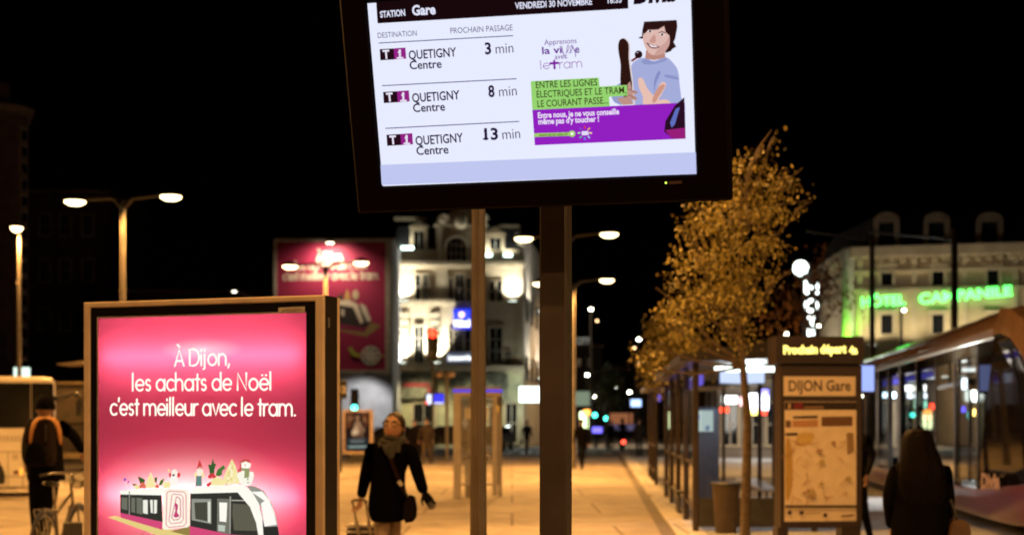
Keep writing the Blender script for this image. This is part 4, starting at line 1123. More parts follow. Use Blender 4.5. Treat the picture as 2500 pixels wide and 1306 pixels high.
bpst("corner_post", bx1 - .02, bx1 + .06, YB + .9, YB + .97, 0, bz - .2, M_bth)
rfo = bpst("roof", bx0, bx1 + .06, YB - .06, YB + 1.0, bz - .22, bz, M_bth, .03)
vb = MB(); vb.box(((bx0 + bx1) / 2 + .03, YB + .47, bz - .085), (bwd + .08, 1.08, .055)); vb.build("violet_light_band", emit("violet_band", (84, 66, 232), 1.0), rfo)
gl = MB(); gl.poly([(bx0 + .16, YB + .02, .28), (bx1 - .14, YB + .02, .28), (bx1 - .14, YB + .02, bz - .24), (bx0 + .16, YB + .02, bz - .24)]); gl.build("glass_panel", glass("hazy_booth_glass", (.9, .92, .95), .05, .9, .13), pb_)
gl = MB(); gl.poly([(bx1 - .04, YB + .06, .28), (bx1 + .0, YB + .9, .28), (bx1 + .0, YB + .9, bz - .24), (bx1 - .04, YB + .06, bz - .24)]); gl.build("glass_panel", glass("hazy_booth_glass", (.9, .92, .95), .05, .9, .13), pb_)
ph = MB(); ph.bbox((bx0 + .48, YB + .62, 1.42), (.36, .16, .72), .02); ph.build("telephone", mat("dark_phone_body", (.06, .055, .07), .4), pb_)
MB().bbox((bx0 + .46, YB + .62, .86), (.6, .4, .14), .03).build("shelf", mat("booth_shelf", (.12, .10, .11), .35, .3), pb_)
pnl = MB(); pnl.box((bx0 + .48, YB + .535, 1.83), (.52, .02, .24)); pnl.build("notice", mat("pale_notice", (.7, .66, .56), .5), pb_)
MB().bbox((bx0 + .33, YB + .45, .42), (.2, .3, .82), .02).build("pedestal", M_bth, pb_)
hs_ = MB(); hs_.tube([(bx0 + .56, YB + .52, 1.6), (bx0 + .57, YB + .5, 1.5), (bx0 + .56, YB + .52, 1.38)], [.035, .02, .035], 8); hs_.tube([(bx0 + .56, YB + .52, 1.36), (bx0 + .6, YB + .46, 1.1), (bx0 + .52, YB + .52, 1.2)], .009, 5); hs_.build("handset", M_black, pb_, True)
MB().tube([(bx0 + .16, YB, .3), (bx1 - .14, YB, .3)], .02, 8).build("bottom_rail", M_bth, pb_)

# ------------------------------------------------------------------ second, smaller poster case and bus stop sign "12"
YP = 58.0
fp = Frame(P(842, 1100, YP), (1, 0, 0), (0, 0, 1))
pc0, pc1, zt, zb = Xat(837, YP), Xat(911, YP), Zat(1000, YP), Zat(1108, YP)
p2 = thing("poster_case", ((pc0 + pc1) / 2, YP, 0), "dark film poster in a slim lit frame on the square, beside the bus stop sign", "advertising panel")
m = MB()
for x0, x1, z0, z1 in ((pc0, pc0 + .10, zb, zt), (pc1 - .13, pc1, zb, zt), (pc0 + .10, pc1 - .13, zt - .09, zt), (pc0 + .10, pc1 - .13, zb, zb + .12)): m.box(((x0 + x1) / 2, YP, (z0 + z1) / 2), (x1 - x0, .2, z1 - z0))
m.build("frame", mat("pinkish_aluminium", (.5, .38, .30), .45, .5), p2)
m = MB(); m.box(((pc0 + pc1) / 2, YP + .02, (zt + zb) / 2), (pc1 - pc0 - .22, .14, zt - zb - .2)); pst = m.build("poster", pix((40, 24, 20)), p2)
fr2 = Frame((pc0, YP - .052, 0), (1, 0, 0), (0, 0, 1))
a = Art(fr2, pix, .004, .004)
a.shape([(845, 1008), (898, 1008), (898, 1040), (845, 1045)], (92, 52, 30)); a.shape([(850, 1012), (866, 1020), (848, 1032)], (128, 84, 52)); a.shape([(890, 1014), (896, 1030), (884, 1026)], (140, 92, 56))
a.shape([(864, 1020), (868, 1008), (878, 1008), (884, 1022), (888, 1046), (860, 1046)], (30, 17, 13), 3); a.shape(ell(873, 1020, 5, 7), (150, 104, 72)); a.shape([(868, 1029), (879, 1029), (884, 1040), (880, 1052), (868, 1052), (864, 1040)], (150, 112, 82), 3); a.shape([(858, 1056), (868, 1040), (874, 1046), (866, 1064)], (190, 150, 112), 3); a.shape([(880, 1036), (892, 1048), (884, 1060), (872, 1066), (872, 1058), (880, 1050)], (128, 92, 66), 3); a.shape([(862, 1052), (872, 1049), (876, 1057), (864, 1062)], (206, 172, 130), 3); a.shape([(864, 1062), (884, 1058), (888, 1068), (862, 1069)], (96, 66, 46), 3)
a.shape([(846, 1068), (898, 1068), (898, 1098), (846, 1098)], (38, 44, 48)); a.shape([(854, 1073), (890, 1072), (888, 1080), (858, 1081)], (96, 100, 96)); a.shape([(850, 1089), (894, 1088), (894, 1091), (850, 1092)], (170, 190, 180))
a.build("poster_picture", pst)
m = MB(); m.box(((pc0 + pc1) / 2, YP, zb / 2 + .0), ((pc1 - pc0) * .5, .14, zb)); m.build("plinth", M_char, p2)

Y12 = 47.0
t = thing("bus_stop_sign", (Xat(831, Y12), Y12, 0), "bus stop post with a dark square plate numbered 12", "bus stop sign")
m = MB(); m.tube([(Xat(831, Y12), Y12, 0), (Xat(831, Y12), Y12, Zat(925, Y12))], .05, 8); m.build("pole", M_char, t)
m = MB(); m.bbox(((Xat(818, Y12) + Xat(848, Y12)) / 2, Y12 - .08, Zat(951, Y12)), (Xat(848, Y12) - Xat(818, Y12), .06, .6), .01); pl_ = m.build("sign_plate", M_dark, t)
f12 = Frame((0, Y12 - .112, 0), (1, 0, 0), (0, 0, 1)); m = MB(); put_text(f12, "12", (826, 958), (845, 958), 15, .004, m, 0, .03); m.build("number_lettering", mat("cream_lettering", (.7, .62, .5), .6), pl_)

# ------------------------------------------------------------------ small screen on its own post, traffic lights
YI = 60.0
t = thing("information_screen", (Xat(1085, YI), YI, 0), "small white and blue information screen on a post between hotel and phone booth", "information display")
m = MB(); m.tube([(Xat(1091, YI), YI, 0), (Xat(1091, YI), YI, Zat(905, YI))], .07, 8); m.build("post", M_pole, t)
m = MB(); m.bbox((Xat(1061, YI), YI, Zat(973, YI)), (.82, .12, .55), .01); hs2 = m.build("housing", M_dark, t)
f = Frame((0, YI - .062, 0), (1, 0, 0), (0, 0, 1)); a = Art(f, lambda c: emit("signal_screen_%d" % c[2], c, 1.6), .003, .003)
a.shape([(1042, 962), (1060, 962), (1060, 986), (1042, 986)], (226, 234, 255)); a.shape([(1060, 962), (1083, 962), (1083, 982), (1060, 982)], (56, 56, 236)); a.shape([(1060, 982), (1083, 982), (1083, 986), (1060, 986)], (220, 216, 240)); a.build("screen", hs2)
MB().ball(P(1041, 983, YI - .1), .06, 8, 6).build("red_light", emit("small_red", (255, 60, 30), 2), t)
for u in (1073, 1102):
    c = P(u, 914, YI); m = MB(); m.ball(c, (.17, .2, .14), 12, 8); m.tube([c, P(1088, 918, YI)], .03, 6); m.build("spot_head", mat("beige_lamp", (.55, .42, .3), .5), t, True)

def signal(name, u, v, Y, cols, on, label, size=1.0, group=None):
    x = Xat(u, Y); t = thing(name, (x, Y, 0), label, "traffic light", group); z = Zat(v, Y)
    n = len(cols); m = MB(); top = z + .16 * size + (on * .32 * size)
    m.bbox((x, Y, top - n * .16 * size), (.34 * size, .25, n * .32 * size), .03); h = m.build("housing", M_black, t)
    MB().tube([(x + .0, Y + .2, 0), (x + .0, Y + .2, top)], .055, 8).build("pole", M_char, t)
    for i, c in enumerate(cols):
        m = MB(); m.lathe((0, 0, 0), [(.12 * size, 0), (.11 * size, .03), (.02, .045)], 14)
        m.v = [Vector((x + q.x, Y - .125 - q.z, top - .16 * size - i * .32 * size + q.y)) for q in m.v]
        m.build("signal_lens", emit("signal_on_%d_%d_%d" % c, c, 9.0) if i == on else mat("signal_off", (.02, .015, .012), .3), h, True)
RED, AMB, GRN_ = (255, 44, 24), (255, 170, 40), (70, 235, 205)
signal("traffic_light", 1056, 815, 58, (RED, AMB, GRN_), 0, "tall traffic light showing red against the lit hotel front", 1.35)
signal("traffic_light", 866, 995, 66, (RED, AMB, GRN_), 2, "green traffic light above the dark film poster case", 1.1)
signal("traffic_light", 1452, 1013, 92, (RED, AMB, GRN_), 2, "turquoise green traffic light nearer the display post, left one of two far down the street", 1.2)
signal("traffic_light", 1480, 1021, 96, (RED, AMB, GRN_), 2, "turquoise green traffic light beside the small far tree, right one of two down the street", 1.2)
signal("traffic_light", 1217, 998, 70, (RED, AMB, GRN_), 1, "amber traffic light just right of the phone booth", 1.1)
# ------------------------------------------------------------------ cars and a cyclist waiting beyond the square
def car(X, Y, rz, label, col, head=None, tail=None):
    t = thing("parked_car", (0, 0, 0), label, "car")
    prof = [(-2.0, .35), (-2.05, .75), (-1.9, .95), (-1.0, 1.02), (-.45, 1.42), (.9, 1.45), (1.55, 1.02), (2.0, .92), (2.05, .5), (2.0, .32)]
    m = MB(); m.loft([[Vector((x * k1, y, .3 + (z - .3) * k2)) for x, z in prof] for y, k1, k2 in ((-.84, .97, .97), (-.8, 1, 1), (.8, 1, 1), (.84, .97, .97))]); m.build("body", mat("car_paint_%d" % int(col[0] * 1000), col, .25, .2, .1, 5, coat=.6), t)
    m = MB()
    for y in (-.847, .847): m.poly([(-.9, y, 1.02), (-.45, y, 1.34), (.85, y, 1.37), (1.35, y, 1.02)])
    m.poly([(-1.0, -.7, 1.035), (-1.0, .7, 1.035), (-.5, .62, 1.41), (-.5, -.62, 1.41)]); m.poly([(1.58, -.7, 1.03), (1.58, .7, 1.03), (.96, .62, 1.43), (.96, -.62, 1.43)]); m.build("window", M_pane, t)
    for x in (-1.25, 1.3):
        for y in (-.8, .8): m = MB(); m.tube([(x, y - .1, .32), (x, y + .1, .32)], .32, 18); m.build("wheel", M_rubber, t, True)
    for y in (-.6, .6):
        m = MB(); m.ball((-2.06, y, .72), (.05, .14, .08), 8, 6); m.build("headlight", emit("headlight", (255, 244, 225), 8) if head else mat("lamp_off", (.3, .3, .3), .2), t, True)
        m = MB(); m.ball((2.06, y, .8), (.04, .12, .07), 8, 6); m.build("tail_light", emit("taillight", (255, 30, 16), 5) if tail else mat("tail_off", (.2, .01, .01), .3), t, True)
    t.location = (X, Y, 0); t.rotation_euler = (0, 0, rz)
    return t
car(Xat(945, 70), 70.5, .25, "dark car standing behind the woman with glasses, beside the film poster", (.02, .018, .02), head=True)
car(Xat(1205, 84), 84, 1.4, "dark car with headlights on, seen through the phone booth", (.03, .03, .035), head=True)
car(Xat(1085, 86), 86, .05, "dark car parked before the hotel, left of the phone booth", (.018, .018, .022))
# cyclist with red rear light
Yc = 78; cxx = Xat(1520, Yc)
cyc = thing("bicycle", (cxx, Yc, 0), "distant bicycle with a round red rear light, ridden down the street", "bicycle")
for dy in (-.5, .5): MB().tube([Vector((cxx, Yc + dy + .33 * cos(q), .34 + .33 * sin(q))) for q in [2 * pi * i / 20 for i in range(21)]], .025, 6).build("wheel", M_rubber, cyc)
m = MB(); m.tube([(cxx, Yc - .5, .34), (cxx, Yc, .35), (cxx, Yc - .2, .9)], .03, 6); m.tube([(cxx, Yc, .35), (cxx, Yc + .35, .95), (cxx, Yc + .5, .34)], .03, 6); m.tube([(cxx - .28, Yc + .3, 1.0), (cxx + .28, Yc + .3, 1.0)], .02, 6); m.build("frame", M_black, cyc)
MB().ball((cxx, Yc - .62, Zat(1078, Yc)), .1, 10, 8).build("rear_light", emit("rear_red", (255, 70, 50), 9), cyc)
rd = thing("person", (cxx, Yc, 0), "hunched cyclist in dark clothes riding away down the street", "person")
N = [(Vector((cxx, Yc - .2, .98)), .17, .13), (Vector((cxx, Yc - .05, 1.25)), .19, .14), (Vector((cxx, Yc + .08, 1.48)), .19, .12), (Vector((cxx, Yc + .12, 1.6)), .07), (Vector((cxx, Yc + .16, 1.74)), .1)]
E = [(0, 1), (1, 2), (2, 3), (3, 4)]
for s, z in ((-1, .15), (1, .35)):
    i = len(N); N += [(Vector((cxx + s * .1, Yc + .1, .8 + z * .3)), .09), (Vector((cxx + s * .1, Yc + .02, z + .1)), .06), (Vector((cxx + s * .1, Yc + .12, z)), .05)]; E += [(0, i), (i, i + 1), (i + 1, i + 2)]
    i = len(N); N += [(Vector((cxx + s * .22, Yc + .12, 1.42)), .07), (Vector((cxx + s * .27, Yc + .2, 1.2)), .05), (Vector((cxx + s * .25, Yc + .3, 1.02)), .045)]; E += [(2, i), (i, i + 1), (i + 1, i + 2)]
hx = [hand_geo(Vector((cxx + s * .25, Yc + .27, 1.03)), Vector((0, 1, -.3)), Vector((-s, 0, 0)), .16, .4, 1, 4) for s in (-1, 1)]
body("body", N, E, [M_jk, M_skin], lambda c: 0, rd, 1, hx)
MB().ball((cxx, Yc + .15, 1.77), (.105, .12, .11), 12, 8).build("hood", M_jk, rd, True)

# ------------------------------------------------------------------ billboard house
YH = 88.0
M_bw = mat("billboard_render", (.40, .38, .36), .85, 0, .15, 1.5)
x0, x1 = Xat(668, YH), Xat(957, YH)
bh = thing("billboard_house", ((x0 + x1) / 2, YH + 4, 0), "blank gabled house wall carrying a huge pink Christmas tram billboard", "building")
m = MB(); m.box(((x0 + x1) / 2, YH + 4, Zat(583, YH) / 2), (x1 - x0, 7.6, Zat(583, YH))); m.build("wall", M_bw, bh)
m = MB(); m.prism([(x0 - .1, YH + .1, Zat(583, YH)), (x0 - .1, YH + 4, Zat(560, YH)), (x0 - .1, YH + 7.9, Zat(583, YH))], (x1 - x0 + .2, 0, 0)); m.build("roof", mat("dark_slate", (.025, .024, .026), .6, 0, .3, 2), bh)
bb = thing("wall_billboard", ((x0 + x1) / 2, YH, Zat(905, YH)), "huge pink billboard repeating the Christmas tram advert, lit by one lamp at its top", "billboard")
ub0, ub1, vb0, vb1 = 676, 941, 591, 903
m = MB(); 
for a_, b_, c_, d_ in ((668, 676, 583, 912), (941, 953, 583, 912), (676, 941, 583, 591), (676, 941, 903, 912)):
    pA, pB = P(a_, d_, YH), P(b_, c_, YH); m.box(((pA.x + pB.x) / 2, YH + .09, (pA.z + pB.z) / 2), (pB.x - pA.x, .3, pB.z - pA.z))
m.build("frame", mat("billboard_frame", (.46, .42, .34), .6, .2, .2, 3), bb)
m = MB(); pA, pB = P(ub0, vb1, YH), P(ub1, vb0, YH); m.box(((pA.x + pB.x) / 2, YH + .12, (pA.z + pB.z) / 2), (pB.x - pA.x, .1, pB.z - pA.z))
sheet_ = m.build("sheet", mat("billboard_magenta", (.34, .016, .075), .6, 0, .06, .8), bb)
fb2 = Frame((0, YH + .068, 0), (1, 0, 0), (0, 0, 1))
ik = lambda c: printed(c)
a = Art(fb2, ik, .004, .004)
m = MB(); stroke_text(fb2, "\u00c0 Dijon,", (774, 637), (838, 636), 22, .01, m, 0, .16); stroke_text(fb2, "les achats de No\u00ebl", (722, 659), (895, 655), 20, .01, m, 0, .16); stroke_text(fb2, "c'est meilleur avec le tram.", (692, 684), (925, 681), 20, .01, m, 0, .16)
m.build("slogan_lettering", mat("cream_ink", (.8, .72, .58), .6), sheet_)
a.shape([(760, 792), (895, 822), (930, 796), (915, 789), (800, 770)], (150, 124, 76))
a.shape([(820, 745), (838, 733), (868, 737), (890, 760), (903, 790), (880, 808), (825, 800)], (40, 28, 28)); a.shape([(800, 786), (892, 800), (900, 792), (890, 810), (800, 800)], (130, 26, 66)); a.shape([(822, 735), (850, 731), (873, 742), (888, 786), (880, 790), (862, 750), (826, 744)], (216, 200, 180)); a.shape([(878, 738), (893, 748), (907, 782), (897, 786), (884, 760)], (206, 196, 176)); a.shape([(832, 755), (841, 755), (841, 772), (832, 770)], (190, 176, 160))
a.shape([(820, 728), (838, 714), (834, 731)], (60, 66, 40)); a.shape([(848, 704), (856, 730), (840, 730)], (196, 160, 90)); a.shape(ell(868, 720, 8, 12), (190, 170, 140))
a.shape(ell(905, 868, 24), (206, 200, 186)); 
for i in range(8): a.shape(ell(905 + 17 * cos(i * pi / 4), 868 + 17 * sin(i * pi / 4), 3.4, n=8), [(150, 40, 60), (190, 120, 60), (60, 110, 60), (40, 60, 120)][i % 4])
a.shape([(850, 850), (858, 846), (866, 858), (882, 866), (882, 873), (860, 868)], (170, 180, 60)); a.shape([(928, 866), (941, 866), (941, 870), (928, 870)], (190, 170, 80)); a.build("billboard_picture", sheet_)
lp = P(806, 593, YH - .95)
m = MB(); m.tube([P(806, 587, YH - .1), P(806, 587, YH - .6), lp + Vector((0, 0, .12))], .04, 6); m.lathe(lp, [(.26, 0), (.22, .1), (.05, .16)], 12); ah = m.build("lamp_arm", M_char, bb)
MB().lathe(lp, [(.03, -.07), (.2, -.05), (.25, -.004)], 12).build("lens", emit("billboard_lamp_lens", (255, 236, 200), 9), ah, True)
lamp('SPOT', "billboard_light", lp - Vector((0, .5, .12)), 1000, (1, .80, .55), ah, P(806, 700, YH + .2), .15, 150, .9)
# lit wall foot beneath the billboard is washed by a wall lamp on the hotel side

# ------------------------------------------------------------------ helpers for facades at one depth
M_stone = mat("cream_stone", (.40, .33, .22), .85, 0, .16, 1.2)
M_stone2 = mat("weathered_stone", (.27, .20, .12), .9, 0, .22, 1.5)
M_slate = mat("dark_slate", (.025, .024, .026), .6, 0, .3, 2)
M_frame = mat("window_frame_paint", (.30, .27, .22), .6)
def rbox(m, u0, u1, v0, v1, Y, front, back, mi=0):
    """box whose face covers a pixel rectangle at depth Y; front/back are offsets towards / away from the viewer"""
    a, b = P(u0, v1, Y), P(u1, v0, Y)
    m.box(((a.x + b.x) / 2, Y + (back - front) / 2, (a.z + b.z) / 2), (b.x - a.x, front + back, b.z - a.z), mi)
    return m
def flood(label, u, v, Y, up, power, col=(.96, 1, .88), off=.7, aim=None, wdt=.5, group=None, glow=7, angle=120):
    c = P(u, v, Y - off)
    t = thing("floodlight", c, label, "floodlight", group)
    m = MB(); m.bbox(c, (wdt, .18, .16), .02); hb = m.build("housing", M_char, t)
    m = MB(); m.box(c + Vector((0, .0, .09 if up else -.09)), (wdt * .9, .15, .02)); m.build("lens", emit("floodlight_lens", (245, 255, 238), glow), hb)
    m = MB(); m.tube([c + Vector((0, .08, 0)), c + Vector((0, off - .01, -.05))], .025, 6); m.build("bracket", M_char, t)
    tg = P(*aim, Y + .0) if aim else c + Vector((0, .35, 3 if up else -3))
    lamp('SPOT', "floodlight_light", c + Vector((0, -.02, .12 if up else -.12)), power, col, hb, tg, .15, angle, .7)
    return t

def window(par, u0, u1, v0, v1, Y, bars=(1, 1), frame=True, recess=.12, arch=False, lit=None):
    """opening: surround standing out of the wall, dark pane set in it, glazing bars"""
    a, b = P(u0, v1, Y), P(u1, v0, Y); w_ = b.x - a.x; h_ = b.z - a.z; cx = (a.x + b.x) / 2
    s = min(.16, w_ * .16)
    m = MB()
    if arch:
        n = 10; r = w_ / 2
        outer = [(cx + (r + s) * cos(pi * i / n), b.z - r + (r + s) * sin(pi * i / n)) for i in range(n + 1)]
        inner = [(cx + r * cos(pi * i / n), b.z - r + r * sin(pi * i / n)) for i in range(n + 1)]
        outer = [(cx + r + s, a.z)] + outer + [(cx - r - s, a.z)]; inner = [(cx + r, a.z)] + inner + [(cx - r, a.z)]
        for i in range(len(outer) - 1):
            q = [outer[i], outer[i + 1], inner[i + 1], inner[i]]; m.prism([Vector((x, Y - .14, z)) for x, z in q], (0, .14, 0))
    else:
        for x0_, x1_, z0_, z1_ in ((a.x - s, a.x, a.z, b.z), (b.x, b.x + s, a.z, b.z), (a.x - s, b.x + s, b.z, b.z + s), (a.x - s * 1.4, b.x + s * 1.4, a.z - s, a.z)):
            m.box(((x0_ + x1_) / 2, Y - .07, (z0_ + z1_) / 2), (x1_ - x0_, .14, z1_ - z0_))
    wn_ = m.build("window", M_stone, par)
    m = MB()
    if arch: m.poly([Vector((x, Y - .012, z)) for x, z in inner])
    else: m.poly([(a.x, Y - .012, a.z), (b.x, Y - .012, a.z), (b.x, Y - .012, b.z), (a.x, Y - .012, b.z)])
    m.build("pane", lit or M_pane, wn_)
    m = MB()
    for i in range(1, bars[0] + 1): m.box((a.x + w_ * i / (bars[0] + 1), Y - .04, (a.z + b.z) / 2 - (w_ * .1 if arch else 0)), (.07, .05, h_ - (w_ * .2 if arch else 0)))
    for i in range(1, bars[1] + 1): m.box((cx, Y - .042, a.z + h_ * i / (bars[1] + 1)), (w_, .045, .06))
    m.build("glazing_bars", M_frame, wn_)
    return wn_

def dormer(par, u0, u1, v0, v1, Y, style="pediment", name="dormer"):
    a, b = P(u0, v1, Y), P(u1, v0, Y); w_ = b.x - a.x; h_ = b.z - a.z; cx = (a.x + b.x) / 2
    m = MB()
    m.box((a.x + w_ * .11, Y - .1, a.z + h_ * .36), (w_ * .22, .5, h_ * .72)); m.box((b.x - w_ * .11, Y - .1, a.z + h_ * .36), (w_ * .22, .5, h_ * .72))
    m.box((cx, Y - .1, a.z + h_ * .70), (w_ * .56, .46, h_ * .14)); m.box((cx, Y - .14, a.z + h_ * .79), (w_ * 1.12, .6, h_ * .06))
    if style == "pediment": m.prism([Vector((cx - w_ * .56, Y - .42, a.z + h_ * .82)), Vector((cx + w_ * .56, Y - .42, a.z + h_ * .82)), Vector((cx, Y - .42, b.z))], (0, .55, 0))
    else: m.prism([Vector((cx + w_ * .52 * cos(q), Y - .42, a.z + h_ * .82 + h_ * .18 * sin(q))) for q in [pi * i / 10 for i in range(11)]], (0, .55, 0))
    m.box((cx, Y + .6, a.z + h_ * .40), (w_ * .9, 1.3, h_ * .78))
    d = m.build(name, M_stone2, par)
    m = MB(); m.poly([(cx - w_ * .28, Y - .06, a.z), (cx + w_ * .28, Y - .06, a.z), (cx + w_ * .28, Y - .06, a.z + h_ * .63), (cx - w_ * .28, Y - .06, a.z + h_ * .63)]); m.build("pane", M_pane, d)
    m = MB(); m.box((cx, Y - .09, a.z + h_ * .32), (.08, .05, h_ * .6)); m.build("glazing_bars", M_frame, d)
    return d

# ------------------------------------------------------------------ the hotel with floodlit front
YT = 95.0
X0, X1 = Xat(962, YT), Xat(1278, YT)
ho = thing("hotel", ((X0 + X1) / 2, YT, 0), "ornate floodlit stone hotel with slate mansard roof and a blue illuminated sign", "building")
zc = Zat(648, YT); zg = Zat(905, YT)
m = MB()
m.box(((X0 + X1) / 2, YT + 7, (zg + zc) / 2), (X1 - X0, 14, zc - zg)); m.build("wall", M_stone, ho)
m = MB(); m.box(((X0 + X1) / 2, YT + 7.1, zg / 2), (X1 - X0, 13.8, zg)); gfl = m.build("ground_floor_wall", mat("ochre_ground_floor", (.36, .34, .20), .85, 0, .2, 1.5), ho)
m = MB()
rbox(m, 958, 1282, 640, 650, YT, .55, .3); rbox(m, 962, 1279, 650, 656, YT, .25, .1); rbox(m, 958, 1110, 733, 742, YT, .28, .1); rbox(m, 1150, 1281, 735, 741, YT, .2, .1); rbox(m, 960, 1280, 893, 907, YT, .5, .2); rbox(m, 960, 1100, 742, 748, YT, .16, .1)
build_each(m, "cornice", M_stone, ho)
m = MB()
for u0, u1, v0, v1 in ((1066, 1094, 656, 733), (964, 974, 656, 733), (1262, 1276, 656, 733), (966, 996, 760, 893), (1052, 1072, 760, 893), (1166, 1178, 742, 893), (1262, 1277, 742, 893)): rbox(m, u0, u1, v0, v1, YT, .14, .05)
build_each(m, "pilaster", M_stone, ho)
m = MB()
for k in range(7):
    v = 764 + k * 18
    rbox(m, 964, 998, v, v + 13, YT, .19, .0)
m.build("rustication", M_stone, ho); m = MB()
for k in range(7): rbox(m, 1050, 1074, 764 + k * 18, 777 + k * 18, YT, .19, .0)
m.build("rustication", M_stone, ho)
m = MB(); rbox(m, 962, 1278, 610, 640, YT, .2, 13); m.build("attic_band", M_stone2, ho)
m = MB(); zt_ = Zat(528, YT); zb_ = Zat(611, YT)
def slope(u0, u1, v0=528, v1=611):
    a, b = P(u0, v1, YT), P(u1, v1, YT); zt1 = Zat(v0, YT)
    m.loft([[Vector((a.x, YT - .05, a.z)), Vector((b.x, YT - .05, a.z)), Vector((b.x, YT + 13, a.z)), Vector((a.x, YT + 13, a.z))], [Vector((a.x + .1, YT + 1.6, zt1)), Vector((b.x - .1, YT + 1.6, zt1)), Vector((b.x - .1, YT + 11, zt1)), Vector((a.x + .1, YT + 11, zt1))]])
slope(962, 1276, 545); m.build("roof", M_slate, ho)
m = MB(); rbox(m, 963, 1042, 531, 537, YT + 1.4, .2, .6); rbox(m, 1215, 1268, 550, 556, YT + 1.4, .2, .6); build_each(m, "roof_ridge_trim", M_stone2, ho)
dormer(ho, 1002, 1044, 541, 608, YT); dormer(ho, 1187, 1232, 556, 626, YT)
# central gable with big arched window
m = MB(); pts = [(1064, 640), (1064, 545), (1070, 528), (1082, 520), (1092, 530), (1100, 516), (1140, 508), (1168, 516), (1176, 530), (1186, 520), (1188, 545), (1188, 640)]
m.prism([P(u, v, YT - .35) for u, v in pts], (0, 1.6, 0)); gb = m.build("gable", M_stone2, ho)
m = MB(); rbox(m, 1060, 1192, 548, 553, YT - .35, .12, .1); rbox(m, 1068, 1080, 556, 636, YT - .35, .1, .1); rbox(m, 1172, 1184, 556, 636, YT - .35, .1, .1)
for u in (1083, 1180): c = P(u, 535, YT - .45); m.tube([c + Vector((.34 * (1 - i / 16) * cos(i * .7), -.02, .34 * (1 - i / 16) * sin(i * .7))) for i in range(13)], .07, 6)
c = P(1126, 540, YT - .5); m.ball(c, (.42, .12, .5), 12, 8); m.build("gable_ornament", M_stone, gb)
window(ho, 1090, 1138, 580, 638, YT - .36, (3, 2), arch=True)
for u0, u1, v0, v1 in ((1014, 1026, 670, 732), (1032, 1046, 670, 732), (1097, 1104, 680, 736), (1112, 1132, 670, 736), (1140, 1148, 680, 736), (1196, 1208, 686, 738), (1214, 1226, 686, 738), (1012, 1034, 796, 884), (1096, 1104, 806, 856), (1110, 1128, 806, 856), (1136, 1148, 806, 856), (1196, 1226, 800, 884), (1232, 1246, 858, 890)):
    window(ho, u0, u1, v0, v1, YT, (1 if u1 - u0 > 12 else 0, 2 if v1 - v0 > 70 else 1))
# ground floor: awning, doors, shop fronts
for u0, u1, v0, v1 in ((1010, 1060, 985, 1080), (1120, 1150, 985, 1080), (1195, 1215, 990, 1080), (1235, 1262, 985, 1080)):
    window(gfl.parent, u0, u1, v0, v1, YT + .2, (1, 1))
m = MB(); rbox(m, 1268, 1325, 944, 981, YT - .6, .1, .25); m.build("lit_shop_sign", emit("white_shop_sign", (236, 255, 246), 4), ho)
lamp('POINT', "shop_sign_light", P(1296, 962, YT - 1.8), 260, (.9, 1, .93), ho, size=.6)
m = MB()
for u0, u1, v0, v1, in ((968, 1058, 912, 972), (1100, 1240, 912, 975)): rbox(m, u0, u1, v0, v1, YT, .3, .02)
build_each(m, "shop_fascia", mat("dark_green_fascia", (.10, .10, .065), .7, 0, .8, 2.5), gfl)
m = MB(); rbox(m, 985, 1048, 935, 944, YT, .42, .0); rbox(m, 1045, 1052, 944, 966, YT, .42, 0); m.build("red_awning", mat("red_awning", (.26, .03, .035), .8), gfl)
m = MB(); rbox(m, 975, 1012, 897, 906, YT - .5, .15, .05); m.build("lamp_bar", mat("lit_bar", (.65, .5, .32), .6), gfl)
# blue sign with an orange dot and white wording, white lettered strip below
m = MB(); rbox(m, 1107, 1149, 754, 803, YT - .3, .12, .3); sg = m.build("sign_box", emit("sign_blue", (38, 52, 225), 1.4), ho)
m = MB(); rbox(m, 1111, 1145, 758, 782, YT - .44, .01, .0); m.build("sign_panel", emit("sign_paler_blue", (70, 90, 235), 1.2), sg)
f = Frame((0, YT - .47, 0), (1, 0, 0), (0, 0, 1)); a = Art(f, lambda c: emit("sign_%d_%d" % (c[0], c[1]), c, 2.5), .004, .004); a.shape(ell(1127, 768, 7), (255, 214, 190)); a.build("sign_emblem", sg)
m = MB(); put_text(f, "H\u00f4tel", (1109, 797), (1147, 796), 15, .02, m, 0, .06); m.build("sign_lettering", emit("sign_white", (255, 255, 255), 3), sg)
m = MB(); rbox(m, 1091, 1153, 861, 884, YT - .2, .08, .2); s2 = m.build("sign_strip", emit("sign_strip", (90, 98, 120), 1), ho)
f = Frame((0, YT - .29, 0), (1, 0, 0), (0, 0, 1)); m = MB(); put_text(f, "brasserie", (1094, 879), (1150, 878), 12, .004, m, 0, .05); m.build("strip_lettering", emit("strip_white", (250, 255, 255), 2), s2)
m = MB()
for u0, u1 in ((1004, 1042), (1090, 1152), (1190, 1232)):
    a_, b_ = P(u0, 884, YT), P(u1, 884, YT)
    for k in range(int((b_.x - a_.x) / .16)): m.box((a_.x + .16 * k, YT - .42, a_.z + .45), (.03, .03, .9))
    m.box(((a_.x + b_.x) / 2, YT - .42, a_.z + .92), (b_.x - a_.x, .05, .05))
    m.build("balcony_rail", M_black, ho); m = MB()
